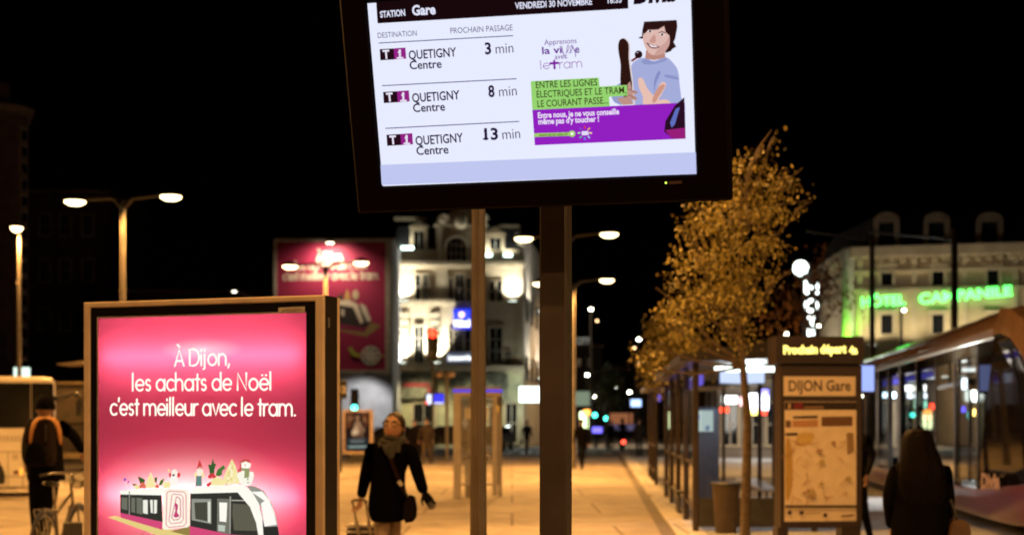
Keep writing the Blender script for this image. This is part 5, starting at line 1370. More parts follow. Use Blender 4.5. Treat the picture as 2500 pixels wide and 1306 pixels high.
# the side front turning the corner
sd = Frame((X1, YT, 0), (.38, 1, 0), (0, 0, 1))
m = MB(); q0 = Vector((X1 + .01, YT + .1, 0)); q1 = q0 + Vector((2.6, 24, 0))
m.loft([[q0 + Vector((0, 0, z)), q1 + Vector((0, 0, z)), q1 + Vector((-3, 0, z)), q0 + Vector((-.5, .3, z))] for z in (0, zc + 2.2)]); m.build("side_wing", M_stone, ho)
m = MB()
for k, y in enumerate((2, 5.5, 9, 13)):
    p = q0 + (q1 - q0).normalized() * y
    for z in (5.3, 9.3): m.box(p + Vector((.04, 0, z)), (.16, .9, 1.7), rz=-.108)
build_each(m, "side_window", M_pane, ho)
for (lab, u, v, pw, aim) in (("floodlight on the left bay of the hotel, under the upper windows", 986, 737, 1700, (986, 680)), ("floodlight on the right bay of the hotel, under the upper windows", 1252, 738, 1700, (1250, 680)),
        ("floodlight at the foot of the hotel's left corner pier", 980, 888, 5000, (984, 815)), ("floodlight between hotel door and blue sign, at the first floor ledge", 1064, 888, 4200, (1058, 815))):
    flood(lab, u, v, YT, True, pw, aim=aim, wdt=.6, off=.85, angle=95, col=(1, .98, .88))
for (lab, u, v, pw) in (("white strip lamp along the left foot of the hotel's slate roof", 990, 607, 60), ("short white strip lamp right of the hotel's gable", 1191, 624, 40), ("white strip lamp beneath the right roof slope of the hotel", 1240, 624, 50)):
    c = P(u, v, YT - .75); wd = 1.05 if u == 990 else .55
    t = thing("strip_lamp", c, lab, "strip lamp"); m = MB(); m.bbox(c + Vector((0, .1, 0)), (wd, .16, .14), .02); h_ = m.build("housing", M_char, t); m = MB(); m.tube([c + Vector((-wd / 2, -.02, .04)), c + Vector((wd / 2, -.02, .04))], .12, 10)
    m.build("tube", emit("strip_tube", (225, 255, 240), 5), h_); m = MB(); m.tube([c + Vector((0, .15, 0)), c + Vector((0, .74, -.02))], .03, 6); m.build("bracket", M_char, t)
    lamp('SPOT', "strip_light", c + Vector((0, .1, .25)), pw * 3, (.9, 1, .93), h_, c + Vector((0, .8, 1.4)), .3, 150)
for i, (y, z, pw) in enumerate(((3, 4.6, 1300), (3, 9.2, 900), (10, 4.8, 1000))):
    p = q0 + Vector((.108 * y + .9, y, z)); t = thing("floodlight", p, ("low", "high", "farthest")[i] + " floodlight on the receding side front of the hotel", "floodlight")
    m = MB(); m.bbox(p, (.4, .4, .2), .03); h_ = m.build("housing", M_char, t); m = MB(); m.box(p + Vector((0, 0, .11)), (.34, .34, .02)); m.build("lens", emit("floodlight_lens", (245, 255, 238), 7), h_); m = MB(); m.tube([p, p - Vector((.85, -.0, .03))], .03, 6); m.build("bracket", M_char, t)
    lamp('SPOT', "floodlight_light", p + Vector((0, 0, .16)), pw, (.95, .97, 1), h_, p + Vector((-.6, 0, 2.6)), .15, 130)
lamp('SPOT', "awning_light", P(1000, 905, YT - 2.6), 900, (1, .85, .5), ho, P(1040, 1060, YT - .6), .3, 105)
lamp('SPOT', "fascia_light", P(1180, 905, YT - 2.6), 900, (.95, .9, .6), ho, P(1160, 1060, YT - .6), .3, 105)
wl = thing("wall_lamp", P(900, 930, YH - 1.2), "lamp washing the pale wall beneath the pink billboard", "wall lamp")
m = MB(); m.bbox(P(900, 912, YH - 2.4), (.5, .2, .14), .02); wh = m.build("housing", M_char, wl); m = MB(); m.tube([P(900, 911, YH - 2.3), P(900, 909, YH - .02)], .03, 6); m.build("bracket", M_char, wl)
lamp('SPOT', "wall_lamp_light", P(900, 918, YH - 2.4), 700, (.9, .93, 1), wh, P(885, 1020, YH), .2, 100)

# ------------------------------------------------------------------ left: round brick tower, dark houses, wall, bus
YR = 80.0
rt = thing("brick_tower", (Xat(-60, YR), YR + 4, 0), "dim round cornered brick tower block with a column of small windows at the far left", "building")
rc = Vector((Xat(-32, YR), YR + 2, 0)); rr = Xat(38, YR) - rc.x
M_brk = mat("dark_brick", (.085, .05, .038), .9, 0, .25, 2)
def stad(z, r): return [rc + Vector((r * cos(q), -r * sin(q) if True else 0, z)) for q in [pi * i / 16 for i in range(17)]] + [rc + Vector((-r - 4.5, 9, z)), rc + Vector((r - 3.9, 9, z))]
zt = Zat(268, YR)
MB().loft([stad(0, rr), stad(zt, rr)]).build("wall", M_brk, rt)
MB().loft([stad(zt, rr + .1), stad(zt + .12, rr + .38), stad(zt + .42, rr + .4), stad(zt + .5, rr + .2)]).build("cornice", mat("pale_cornice", (.19, .15, .11), .85), rt)
MB().loft([stad(zt + .5, rr - 1.0), stad(zt + 1.9, rr - 1.0)]).build("attic", M_brk, rt)
for k in range(15):
    v = 300 + k * 41
    if v > 930: break
    q = radians(18); c = rc + Vector((rr * cos(q), -rr * sin(q), Zat(v + 16, YR)))
    m = MB(); m.box(c, (.12, .72, .86), rz=-q); wi = m.build("window", mat("pale_surround", (.22, .18, .13), .85), rt)
    m = MB(); m.box(c + Vector((.07 * cos(q), -.07 * sin(q), -.06)), (.03, .46, .56), rz=-q); m.build("pane", M_pane, wi)
YD = 105.0
def dark_house(label, u0, u1, vt, vroof, Y, col, wins):
    t = thing("town_house", (Xat((u0 + u1) / 2, Y), Y, 0), label, "building")
    m = MB(); rbox(m, u0, u1, vt, 1032 + 160 * 30 / Y, Y, 0, 10); m.v = [Vector((q.x, q.y, max(q.z, 0))) for q in m.v]; m.build("wall", col, t)
    m = MB(); rbox(m, u0 - 3, u1 + 3, vt - 4, vt + 3, Y, .5, 10.4); m.build("cornice", M_stone2, t)
    if vroof < vt - 4:
        a, b = P(u0, vt - 4, Y), P(u1, vt - 4, Y); z1 = Zat(vroof, Y); m = MB()
        m.loft([[Vector((a.x, Y, a.z)), Vector((b.x, Y, a.z)), Vector((b.x, Y + 10, a.z)), Vector((a.x, Y + 10, a.z))], [Vector((a.x + 1.5, Y + 3, z1)), Vector((b.x - 1.5, Y + 3, z1)), Vector((b.x - 1.5, Y + 7, z1)), Vector((a.x + 1.5, Y + 7, z1))]]); m.build("roof", M_slate, t)
    for u, v, w_, h_ in wins: window(t, u - w_ / 2, u + w_ / 2, v - h_ / 2, v + h_ / 2, Y, (1, 1))
    return t
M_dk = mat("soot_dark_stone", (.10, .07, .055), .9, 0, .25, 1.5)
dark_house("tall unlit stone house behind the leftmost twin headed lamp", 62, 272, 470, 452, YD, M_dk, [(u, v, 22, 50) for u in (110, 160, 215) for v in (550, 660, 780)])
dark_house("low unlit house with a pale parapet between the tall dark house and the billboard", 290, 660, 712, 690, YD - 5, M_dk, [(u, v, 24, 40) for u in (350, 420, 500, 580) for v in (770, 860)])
for u, v, lab in ((572, 712, "tiny white lamp on the parapet of the low dark house"), (46, 690, "tiny orange lamp on the brick tower's corner")):
    c = P(u, v, 78); t = thing("wall_lamp", c, lab, "wall lamp"); MB().ball(c, (.13, .1, .05), 8, 6).build("lens", emit("tiny_lamp_%d" % u, (255, 245, 225) if u > 100 else (255, 170, 90), 5), t); MB().tube([c + Vector((0, 0.05, .05)), c + Vector((0, .6, .1)), c + Vector((0, 3 if u < 100 else 20, .1))], .03, 6).build("bracket", M_char, t)
YW2 = 48.0
sw = thing("stone_wall", (Xat(180, YW2), YW2, 0), "rough stone wall behind the bus, above a strip of railings", "wall")
m = MB(); rbox(m, 120, 560, 936, 1030, YW2, 0, 1); m.build("masonry", paving("rubble_stone", (.27, .21, .15), (.12, .09, .06), .8, .28, .03, .35), sw)
m = MB(); rbox(m, 120, 560, 1030, 1105, YW2, -.05, .9); m.build("plinth_wall", mat("dark_plinth", (.12, .09, .07), .9, 0, .2, 3), sw)
m = MB(); rbox(m, 118, 562, 932, 937, YW2, .08, 1); m.build("coping", M_stone2, sw)
m = MB()
for k in range(60): u = 122 + k * 7; a_ = P(u, 1105, YW2 - .25); m.box((a_.x, YW2 - .25, (Zat(1030, YW2) + .5) / 2), (.03, .03, Zat(1030, YW2) - .5))
m.build("railings", M_black, sw)
m = MB(); rbox(m, 120, 560, 1105, 1118, YW2 - .25, .2, .25); m.v = [Vector((q.x, q.y, max(q.z, .01))) for q in m.v]; m.build("kerb_base", M_stone2, sw)
aw = MB(); aw.prism([P(140, 888, 46), P(202, 881, 46), P(202, 886, 46), P(140, 890, 46)], (0, 1.6, 0)); tag(aw.build("awning", mat("pale_awning", (.42, .34, .25), .8), None, at=P(170, 888, 46)), "thin pale awning edge beside the advertising case, above the stone wall", "awning")
m = MB(); rbox(m, 36, 71, 897, 922, 47, .1, .1); ls_ = m.build("lit_sign", emit("greenish_lit_sign", (226, 255, 236), 1.5), None, at=P(53, 922, 47)); tag(ls_, "small lit white sign with blue letters above the bus roof", "sign")
f = Frame((0, 46.89, 0), (1, 0, 0), (0, 0, 1)); m = MB(); put_text(f, "S", (45, 919), (54, 919), 12, .004, m, 0, .04); m.build("sign_letter", emit("blue_letter", (60, 80, 220), 1), ls_)
m = MB(); m.tube([(Xat(53, 47), 47.1, 0), (Xat(53, 47), 47.1, Zat(915, 47))], .05, 6); m.build("post", M_char, ls_)

YS = 31.5
M_bus = mat("bus_paint", (.74, .68, .58), .3, .05, .06, 1.2, coat=.4)
bx_ = Xat(136, YS); bl0 = bx_ - 11.5; bzt = Zat(919, YS); bzb = .24
bus = thing("bus", (bx_ - 5, YS + 1.2, 0), "pale single deck bus with dark windows standing at the left behind the man", "bus")
def busring(x, i, zt=bzt, r=.16): 
    y0, y1 = YS + i, YS + 2.4 - i
    return [Vector((x, y0, bzb)), Vector((x, y0, zt - r * 1.4)), Vector((x, y0 + r * .4, zt - r * .4)), Vector((x, y0 + r * 1.4, zt)), Vector((x, y1 - r * 1.4, zt)), Vector((x, y1 - r * .4, zt - r * .4)), Vector((x, y1, zt - r * 1.4)), Vector((x, y1, bzb))]
MB().loft([busring(bl0, .0), busring(bx_ - .22, 0), busring(bx_ - .08, .04, bzt - .02), busring(bx_, .16, bzt - .12)]).build("body", M_bus, bus)
m = MB(); zl, zh = Zat(1044, YS), Zat(935, YS)
for x0_, x1_ in ((bl0 + .5, bl0 + 3.6), (bl0 + 3.64, bl0 + 6.8), (bl0 + 6.84, Xat(78, YS))): m.bbox(((x0_ + x1_) / 2, YS - .008, (zl + zh) / 2), (x1_ - x0_, .03, zh - zl), .008)
build_each(m, "side_window", M_pane, bus)
m = MB(); m.bbox(((Xat(80, YS) + Xat(131, YS)) / 2, YS - .008, (Zat(1046, YS) + zh) / 2), (Xat(131, YS) - Xat(80, YS), .03, zh - Zat(1046, YS)), .02); m.build("driver_window", M_pane, bus)
m = MB(); m.bbox((bx_ + .0, YS + 1.2, (zl + zh) / 2 - .1), (.02, 1.9, zh - zl + .3), .008); m.build("windscreen", M_pane, bus)
m = MB(); wc = Vector((Xat(-42, YS), YS - .012, .47)); m.prism([wc + Vector((.56 * cos(q), 0, .56 * sin(q) - .06)) for q in [2 * pi * i / 28 for i in range(28)] if .56 * sin(q) - .06 > -.22], (0, .02, 0)); m.build("wheel_arch", M_black, bus)
m = MB(); m.tube([wc + Vector((0, -.01, .0)), wc + Vector((0, .28, 0))], .46, 24); wh_ = m.build("wheel", M_rubber, bus, True); m = MB(); m.lathe((0, 0, 0), [(.24, 0), (.2, .03), (.06, .02), (.05, .05)], 16); m.v = [Vector((wc.x + q.x, wc.y - .012 - q.z, wc.z + q.y)) for q in m.v]; m.build("rim", M_alu, wh_, True)
m = MB()
for k in range(6):
    c = P(8 + k * 9, 1070, YS - .004); m.tube([c + Vector((.018 * cos(q) - .02, 0, .075 * sin(q))) for q in (-1.2, -.6, 0, .6, 1.2)], .010, 5)
m.build("air_vent", mat("vent_shadow_grey", (.14, .11, .09), .7), bus)
m = MB()
for z in (Zat(1102, YS), Zat(1161, YS)): m.box(((bl0 + bx_) / 2 - .2, YS - .003, z), (bx_ - bl0 - .7, .012, .016))
for u in (26, 60): m.box((Xat(u, YS), YS - .003, Zat(1146, YS)), (.014, .012, .78))
m.build("panel_seam", mat("seam_grey", (.2, .16, .13), .7), bus)
m = MB(); rbox(m, 34, 50, 1108, 1122, YS, .012, 0); m.build("hatch", mat("bus_hatch", (.56, .5, .42), .4), bus)
m = MB(); rbox(m, 39, 51, 1147, 1155, YS, .02, 0); m.build("marker_reflector", mat("dark_marker", (.12, .05, .03), .3), bus)
m = MB(); m.ball(P(56, 1150, YS - .01), (.035, .03, .085), 8, 6); m.build("marker_light", emit("amber_marker", (255, 150, 50), 2.5), bus, True)
m = MB(); rbox(m, -3, 3, 1055, 1098, YS, .012, 0); m.build("side_stripe", mat("rust_red_stripe", (.35, .08, .03), .5), bus)
m = MB(); m.tube([P(136, 970, YS + .1), P(150, 968, YS), P(166, 962, YS - .1), P(178, 958, YS - .2), P(182, 966, YS - .25)], .026, 8); m.tube([P(137, 978, YS + .1), P(150, 977, YS), P(166, 966, YS - .1)], .02, 8); m.bbox(P(138, 972, YS + .1), (.1, .14, .14), .02); ma = m.build("mirror_arm", M_black, bus, True)
m = MB(); m.bbox(P(180, 996, YS - .25), (.11, .22, .40), .035); m.bbox(P(176, 963, YS - .22), (.09, .18, .12), .03); m.bbox(P(186, 985, YS - .25), (.05, .18, .3), .02); m.build("mirror", M_black, ma, True)
bc = Vector((bx_, YS, 0)); bus.location = bc + Matrix.Rotation(.34, 3, 'Z') @ (Vector(bus.location) - bc); bus.rotation_euler = (0, 0, .34)

# ------------------------------------------------------------------ trees
def leaf_mat(name, c1, c2):
    m = bpy.data.materials.new(name); m.use_nodes = True
    nt = m.node_tree; b = nt.nodes["Principled BSDF"]; b.inputs["Roughness"].default_value = .6
    g = nt.nodes.new("ShaderNodeNewGeometry"); r = nt.nodes.new("ShaderNodeValToRGB")
    r.color_ramp.elements[0].color = (*c1, 1); r.color_ramp.elements[1].color = (*c2, 1)
    nt.links.new(g.outputs["Random Per Island"], r.inputs[0]); nt.links.new(r.outputs[0], b.inputs["Base Color"])
    return m
M_bark = mat("bark", (.13, .095, .065), .9, 0, .35, 18, .5)
M_leafY = leaf_mat("autumn_leaves", (.09, .07, .018), (.66, .55, .14))
M_leafG = leaf_mat("green_leaves", (.07, .09, .02), (.16, .19, .05))
def tree(label, u, Y, z0, blobs, n, leaf, lm, rt, twigs=(), seed=1, group=None, vtop=None, cat="tree"):
    rnd = random.Random(seed); X = Xat(u, Y); t = thing("tree", (X, Y, z0), label, cat, group)
    vtop = vtop if vtop else min(b[1] for b in blobs) + 20
    zt = Zat(vtop, Y); m = MB(); base = Vector((X, Y, z0)); zs = [z0, z0 + .25, z0 + (zt - z0) * .35, z0 + (zt - z0) * .65, zt]
    tr_ = [base + Vector((rnd.uniform(-.03, .03) * i, rnd.uniform(-.03, .03) * i, 0)) for i in range(5)]
    for p, z in zip(tr_, zs): p.z = z
    m.tube(tr_, [rt * 1.35, rt, rt * .8, rt * .5, rt * .15], 10)
    cents = []
    for (bu, bv, ru, rv) in blobs:
        dy = rnd.uniform(-.7, .7) * ru / FPX * Y
        c = P(bu, bv, Y + dy); cents.append((c, ru / FPX * Y, rv / FPX * Y))
        zb = max(z0 + (zt - z0) * .5, min(zt - .2, c.z - rv / FPX * Y * .9 - abs(c.x - X) * .8)); f = (zb - z0) / (zt - z0)
        st = base + Vector((0, 0, zb - z0)); mid = st.lerp(c, .5) + Vector((rnd.uniform(-.05, .05), rnd.uniform(-.05, .05), -.06))
        m.tube([st, mid, c], [rt * .38, rt * .26, rt * .1], 6)
        for k in range(3):
            e = c + Vector((rnd.uniform(-1, 1) * ru, rnd.uniform(-1, 1) * ru, rnd.uniform(-.3, 1) * rv)) / FPX * Y * .9
            m.tube([mid.lerp(c, .6), (mid.lerp(c, .6) + e) / 2 + Vector((0, 0, .03)), e], [rt * .14, rt * .1, rt * .05], 5)
    for (pts) in twigs: m.tube([P(a, b, Y) for a, b in pts], [rt * .3] + [rt * .18] * (len(pts) - 2) + [rt * .08], 5)
    m.build("trunk", M_bark, t, True)
    m = MB(); tot = sum(a * a * b for _, a, b in cents)
    for c, a, b in cents:
        k = max(8, int(n * (a * a * b) / tot)); ncl = max(4, k // 16)
        cl = []
        for i in range(ncl):
            d = Vector((rnd.gauss(0, 1), rnd.gauss(0, 1), rnd.gauss(0, 1))).normalized() * rnd.uniform(.35, 1.05); cl.append(c + Vector((d.x * a, d.y * a, d.z * b)))
        for i in range(k):
            o = rnd.choice(cl) + Vector((rnd.gauss(0, 1), rnd.gauss(0, 1), rnd.gauss(0, 1))) * leaf * 1.5
            L = leaf * rnd.uniform(.7, 1.25); R = Matrix.Rotation(rnd.uniform(0, 2 * pi), 3, 'Z') @ Matrix.Rotation(rnd.gauss(0, .7) + 1.0, 3, 'X') @ Matrix.Rotation(rnd.uniform(-.6, .6), 3, 'Y')
            m.add([o + R @ Vector(p) * L for p in ((0, -.5, 0), (.30, -.12, .06), (.24, .2, .05), (0, .55, -.05), (-.24, .2, .05), (-.30, -.12, .06))], [(0, 1, 2, 3), (0, 3, 4, 5)])
    m.build("crown", lm, t)
    return t
tree("young street tree with golden leaves, its trunk standing before the shelter", 1821, 17.0, KH,
     [(1830, 420, 58, 55), (1775, 520, 90, 75), (1720, 560, 60, 50), (1870, 510, 70, 80), (1925, 440, 34, 38), (1700, 640, 60, 55), (1790, 640, 85, 70), (1870, 620, 60, 65), (1680, 590, 34, 34), (1740, 730, 75, 65), (1830, 730, 65, 60), (1890, 690, 34, 40), (1680, 770, 70, 55), (1790, 810, 70, 45), (1640, 730, 40, 40), (1660, 690, 30, 30), (1858, 362, 16, 18), (1972, 492, 15, 16), (1884, 340, 10, 12), (1640, 795, 48, 40), (1605, 850, 40, 36), (1700, 830, 55, 34), (1585, 905, 26, 26)],
     4800, .05, M_leafY, .062, twigs=[[(1824, 560), (1822, 430), (1850, 365), (1884, 318)], [(1822, 620), (1900, 500), (1972, 490)], [(1820, 780), (1880, 700), (1940, 650)], [(1820, 800), (1760, 760), (1690, 720), (1650, 700)]], seed=3, vtop=440)
tree("second golden leaved street tree standing farther off behind the shelter roof", 1655, 33.0, KH,
     [(1640, 850, 60, 50), (1590, 890, 45, 40), (1700, 860, 60, 45), (1620, 810, 40, 40), (1600, 940, 30, 30), (1690, 900, 60, 30)], 2600, .085, M_leafY, .09, seed=5, vtop=800)
tree("bare reddish tree with few leaves in front of the neon lettered hotel", 1985, 44.0, KH, [(1985, 700, 60, 60), (1960, 770, 50, 45), (2050, 740, 45, 40), (1930, 720, 35, 40), (2010, 650, 40, 35), (1900, 790, 40, 40)], 620, .15, leaf_mat("russet_leaves", (.12, .05, .015), (.30, .15, .04)), .10, seed=8, vtop=640)
tree("small green tree far down the street behind the traffic lights", 1486, 88.0, 0, [(1486, 940, 26, 30), (1470, 960, 22, 22), (1500, 965, 24, 24), (1484, 915, 18, 16)], 700, .22, M_leafG, .12, seed=9, vtop=920)

# ------------------------------------------------------------------ tram shelters on the platform
def sxy(s, lat, z=0.0):       # along the platform (s from the near end) and across it
    d = Vector((.0642, 1, 0)).normalized(); r = Vector((d.y, -d.x, 0))
    return Vector((2.66, 20.6, 0)) + d * s + r * lat + Vector((0, 0, z))
SRZ = -atan2(.0642, 1)
M_shp = mat("shelter_frame", (.05, .037, .03), .4, .4, .15, 6)
def shelter(s0, L, label, end=True):
    t = thing("tram_shelter", sxy(s0 + L / 2, .8, KH), label, "shelter")
    n = int(round(L / 2.4))
    for i in range(n + 1):
        s = s0 + L * i / n
        MB().bbox(sxy(s, 0, KH + 1.22), (.09, .10, 2.44), .01, rz=SRZ).build("post", M_shp, t)
        MB().bbox(sxy(s, 1.7, KH + 1.22), (.08, .08, 2.44), .01, rz=SRZ).build("post", M_shp, t)
    for i in range(n):
        a, b = s0 + L * i / n + .06, s0 + L * (i + 1) / n - .06
        m = MB(); m.poly([sxy(a, 0, KH + .3), sxy(b, 0, KH + .3), sxy(b, 0, 2.4), sxy(a, 0, 2.4)]); m.build("glass_panel", M_glass, t)
        m = MB()
        for z in (.30, .95): m.loft([[sxy(q, -.02, KH + z), sxy(q, .02, KH + z), sxy(q, .02, KH + z + .045), sxy(q, -.02, KH + z + .045)] for q in (a, b)])
        build_each(m, "glazing_rail", M_shp, t)
    m = MB(); m.loft([[sxy(s, -.25, 2.50), sxy(s, 2.2, 2.56), sxy(s, 2.2, 2.68), sxy(s, .9, 2.78), sxy(s, -.25, 2.60)] for s in (s0 - .35, s0 + L + .35)]); m.build("roof", mat("shelter_roof", (.02, .017, .016), .4, .3, .15, 3), t)
    m = MB(); m.loft([[sxy(s, .05, 2.18), sxy(s, .12, 2.18), sxy(s, .12, 2.34), sxy(s, .05, 2.34)] for s in (s0 + .1, s0 + L - .1)]); m.build("violet_light_band", emit("shelter_violet_glow", (120, 104, 228), .9), t)
    if end:
        m = MB(); m.poly([sxy(s0, .08, KH + .5), sxy(s0, 1.64, KH + .5), sxy(s0, 1.64, 2.4), sxy(s0, .08, 2.4)]); m.build("end_glass", M_glass, t)
        m = MB(); m.loft([[sxy(s0 - .04, q, KH + .06), sxy(s0 + .04, q, KH + .06), sxy(s0 + .04, q, KH + .48), sxy(s0 - .04, q, KH + .48)] for q in (.05, 1.66)]); m.build("end_panel", M_char, t)
        m = MB(); m.loft([[sxy(s0 + 1.5, .9, 2.42) + Vector((x, 0, z)) for x, z in ((-.5, 0), (.5, 0), (.5, .07), (-.5, .07))], [sxy(s0 + 1.66, .9, 2.42) + Vector((x, 0, z)) for x, z in ((-.5, 0), (.5, 0), (.5, .07), (-.5, .07))]]); m.build("ceiling_lamp", emit("shelter_tube", (238, 255, 240), 6), t)
        lamp('POINT', "ceiling_light", sxy(s0 + 1.6, .9, 2.3), 60, (.9, .95, 1), t, size=.3)
    m = MB(); m.bbox(sxy(s0 + L * .55, 1.45, KH + .45), (.36, L * .5, .05), .01, rz=SRZ)
    for s in (.4, .7): m.bbox(sxy(s0 + L * s, 1.45, KH + .21), (.06, .06, .43), .01, rz=SRZ)
    m.build("bench", mat("pale_bench", (.4, .38, .36), .4, .5), t)
    return t
shelter(0, 9.6, "nearer tram shelter with glass sides, lit by a ceiling tube, behind the golden tree")
shelter(15.5, 5.0, "farther tram shelter on the platform beyond the first one", end=False)
# ticket machine with a lit notice, hanging screens, litter bin, seated person
c = P(1722, 1050, 23.0); tm_ = thing("ticket_machine", (c.x, 23.0, KH), "dark blue grey upright ticket machine with a lit notice, inside the near shelter", "ticket machine")
MB().bbox((c.x, 23.0, KH + .86), (.40, .3, Zat(980, 23) - KH), .03).build("cabinet", mat("slate_blue_cabinet", (.09, .10, .135), .45, .2, .12, 4), tm_)
m = MB(); rbox(m, 1691, 1741, 1002, 1053, 22.84, .01, .0); nt_ = m.build("lit_notice", emit("pale_notice_light", (196, 214, 206), .9), tm_)
f = Frame((0, 22.825, 0), (1, 0, 0), (0, 0, 1)); a = Art(f, lambda c: emit("notice_%d" % c[2], c, .8), .002, .002); a.shape([(1690, 1014), (1708, 1012), (1708, 1022), (1690, 1024)], (96, 96, 210)); a.shape([(1722, 1040), (1732, 1038), (1732, 1050), (1722, 1050)], (120, 140, 170)); a.build("notice_print", nt_)
for u0, u1, lab in ((1758, 1815, "left of two bright screens hanging under the near shelter's roof"), (1823, 1866, "right of two bright screens hanging under the shelter roof, just left of the totem")):
    Ysn = 22.4; c = P((u0 + u1) / 2, 880, Ysn); t = thing("hanging_screen", (c.x, Ysn, Zat(880, Ysn)), lab, "information display", "bright screens hanging under the shelter roof")
    m = MB(); rbox(m, u0 - 3, u1 + 3, 877 + (0 if u0 < 1800 else -2), 938, Ysn, 0, .1); h_ = m.build("housing", M_black, t); m = MB(); rbox(m, u0, u1, 881, 934, Ysn - .004, .003, 0); m.build("screen", emit("hanging_screen_glow", (205, 218, 255), 1.4), h_)
    m = MB(); m.tube([P((u0 + u1) / 2, 878, Ysn + .05), Vector((c.x, Ysn + .05, 2.53))], .025, 6); m.build("hanger", M_char, t)
c = P(1772, 1180, 20.2); lb = thing("litter_bin", (c.x, 20.2, KH), "brown tapered litter bin standing beside the tree trunk", "litter bin")
zt = Zat(1178, 20.2); MB().lathe((c.x, 20.2, KH), [(.14, .0), (.15, .02), (.20, zt - KH - .03), (.205, zt - KH), (.18, zt - KH + .0)], 20).build("bin_body", mat("brown_bin_metal", (.085, .06, .04), .5, .3, .15, 8), lb, True)
MB().lathe((c.x, 20.2, zt), [(.21, -.04), (.215, -.01), (.20, .012), (.12, .012), (.11, -.05)], 20).build("rim", M_char, lb, True)
st_ = thing("person", P(1712, 1150, 24.6) * 1.0, "grey haired person in dark clothes sitting inside the near shelter", "person")
sx2, sy2 = Xat(1712, 24.6), 24.6
N = [(Vector((sx2, sy2, .52 + KH)), .17, .14), (Vector((sx2, sy2, .78 + KH)), .17, .13), (Vector((sx2, sy2 - .03, 1.0 + KH)), .19, .12), (Vector((sx2, sy2 - .05, 1.14)), .06), (Vector((sx2, sy2 - .08, 1.28)), .085, .095)]
E = [(0, 1), (1, 2), (2, 3), (3, 4)]
for s in (-1, 1):
    i = len(N); N += [(Vector((sx2 + s * .1, sy2 - .15, .5 + KH)), .09), (Vector((sx2 + s * .1, sy2 - .46, .5 + KH)), .065), (Vector((sx2 + s * .1, sy2 - .46, .08 + KH)), .05), (Vector((sx2 + s * .1, sy2 - .6, .05 + KH)), .045, .03)]; E += [(0, i), (i, i + 1), (i + 1, i + 2), (i + 2, i + 3)]
    i = len(N); N += [(Vector((sx2 + s * .23, sy2 - .03, .95 + KH)), .07), (Vector((sx2 + s * .25, sy2 - .12, .68 + KH)), .055), (Vector((sx2 + s * .1, sy2 - .38, .62 + KH)), .042)]; E += [(2, i), (i, i + 1), (i + 1, i + 2)]
hx = [hand_geo(Vector((sx2 + s * .1, sy2 - .38, .62 + KH)), Vector((-s * .4, -1, -.1)), Vector((-s, 0, .5)), .16, .3, 1, 4) for s in (-1, 1)]
body("body", N, E, [M_jk, M_skin], lambda c: 1 if c.z > 1.13 else 0, st_, 1, hx)
MB().ball((sx2, sy2 - .06, 1.33), (.1, .11, .1), 12, 8).build("hair", mat("grey_hair", (.3, .28, .26), .7, 0, .3, 40), st_, True)
MB().bbox((sx2, sy2 + .03, KH + .43), (.5, .42, .06), .01).build("seat_pad", M_char, st_) if False else None
sp_ = thing("seat", (sx2, sy2 + .05, KH), "dark bench seat under the grey haired person in the shelter", "seat")
MB().bbox((sx2, sy2 + .08, KH + .36), (.9, .4, .05), .01).build("seat_board", M_char, sp_)
for s in (-1, 1): MB().bbox((sx2 + s * .38, sy2 + .08, KH + .17), (.05, .34, .33), .008).build("leg", M_char, sp_)

# ------------------------------------------------------------------ station totem
TY = 15.6; TA = radians(5)
tO = P(1908, 1290, TY); tO.z = 0; tU = Vector((cos(TA), sin(TA), 0)); TF = Frame(tO, tU, (0, 0, 1))
tw = (TF.px(2103, 1000) - TF.px(1908, 1000)).length
tot = thing("station_totem", tO + tU * tw / 2 + Vector((0, 0, KH)), "station totem with a glowing yellow dot matrix strip, name plate and area map", "information totem")
def tbox(m, u0, u1, v0, v1, f, b, mi=0):
    p0, p1 = TF.px(u0, v1), TF.px(u1, v0); a0 = (p0 - tO).dot(tU); a1 = (p1 - tO).dot(tU); z0, z1 = p0.z, p1.z
    m.loft([[TF.at(a0, z0, o), TF.at(a1, z0, o), TF.at(a1, z1, o), TF.at(a0, z1, o)] for o in (f, f - .012, -b)], mi); return m
M_tot = mat("totem_bronze", (.045, .030, .025), .42, .35, .15, 6)
m = MB(); tbox(m, 1906, 2104, 893, 1288, 0, .26); m.build("case", M_tot, tot)
m = MB(); tbox(m, 1892, 2104, 822, 887, .06, .30); hd_ = m.build("display_box", mat("totem_dark_box", (.03, .02, .018), .4, .2, .2, 6), tot)
m = MB(); tbox(m, 1912, 2098, 886, 894, -.03, .2); m.build("neck", M_black, tot)
for u0, u1 in ((1900, 1926), (2056, 2103)):
    m = MB(); p0, p1 = TF.px(u0, 1287), TF.px(u1, 1287); m.loft([[Vector((q.x, q.y, z)) - TF.N * o for q, o in ((p0, .02), (p1, .02), (p1, .22), (p0, .22))] for z in (KH, p0.z)]); m.build("leg", M_tot, tot)
YEL = emit("yellow_matrix", (255, 226, 112), 2.6)
dots = MB()
m = MB(); put_text(TF, "Prochain d\u00e9part", (1909, 864), (2062, 861), 19, .064, m, 0, .05); put_text(TF, "4a", (2069, 864), (2089, 863), 17, .064, m, 0, .06); m.build("matrix_lettering", YEL, hd_)
m = MB(); tbox(m, 1913, 2088, 919, 966, .008, 0); npl = m.build("name_plate", mat("cream_name_plate", (.76, .62, .46), .5, 0, .05, 4), tot)
m = MB(); put_text(TF, "DIJON Gare", (1925, 954), (2076, 953), 25, .011, m, 0, .02); m.build("name_lettering", mat("dark_brown_ink", (.09, .055, .03), .6), npl)
m = MB(); tbox(m, 1915, 2090, 980, 1272, .008, 0); mpb = m.build("map_sheet", mat("map_paper", (.78, .64, .46), .55, 0, .07, 9), tot)
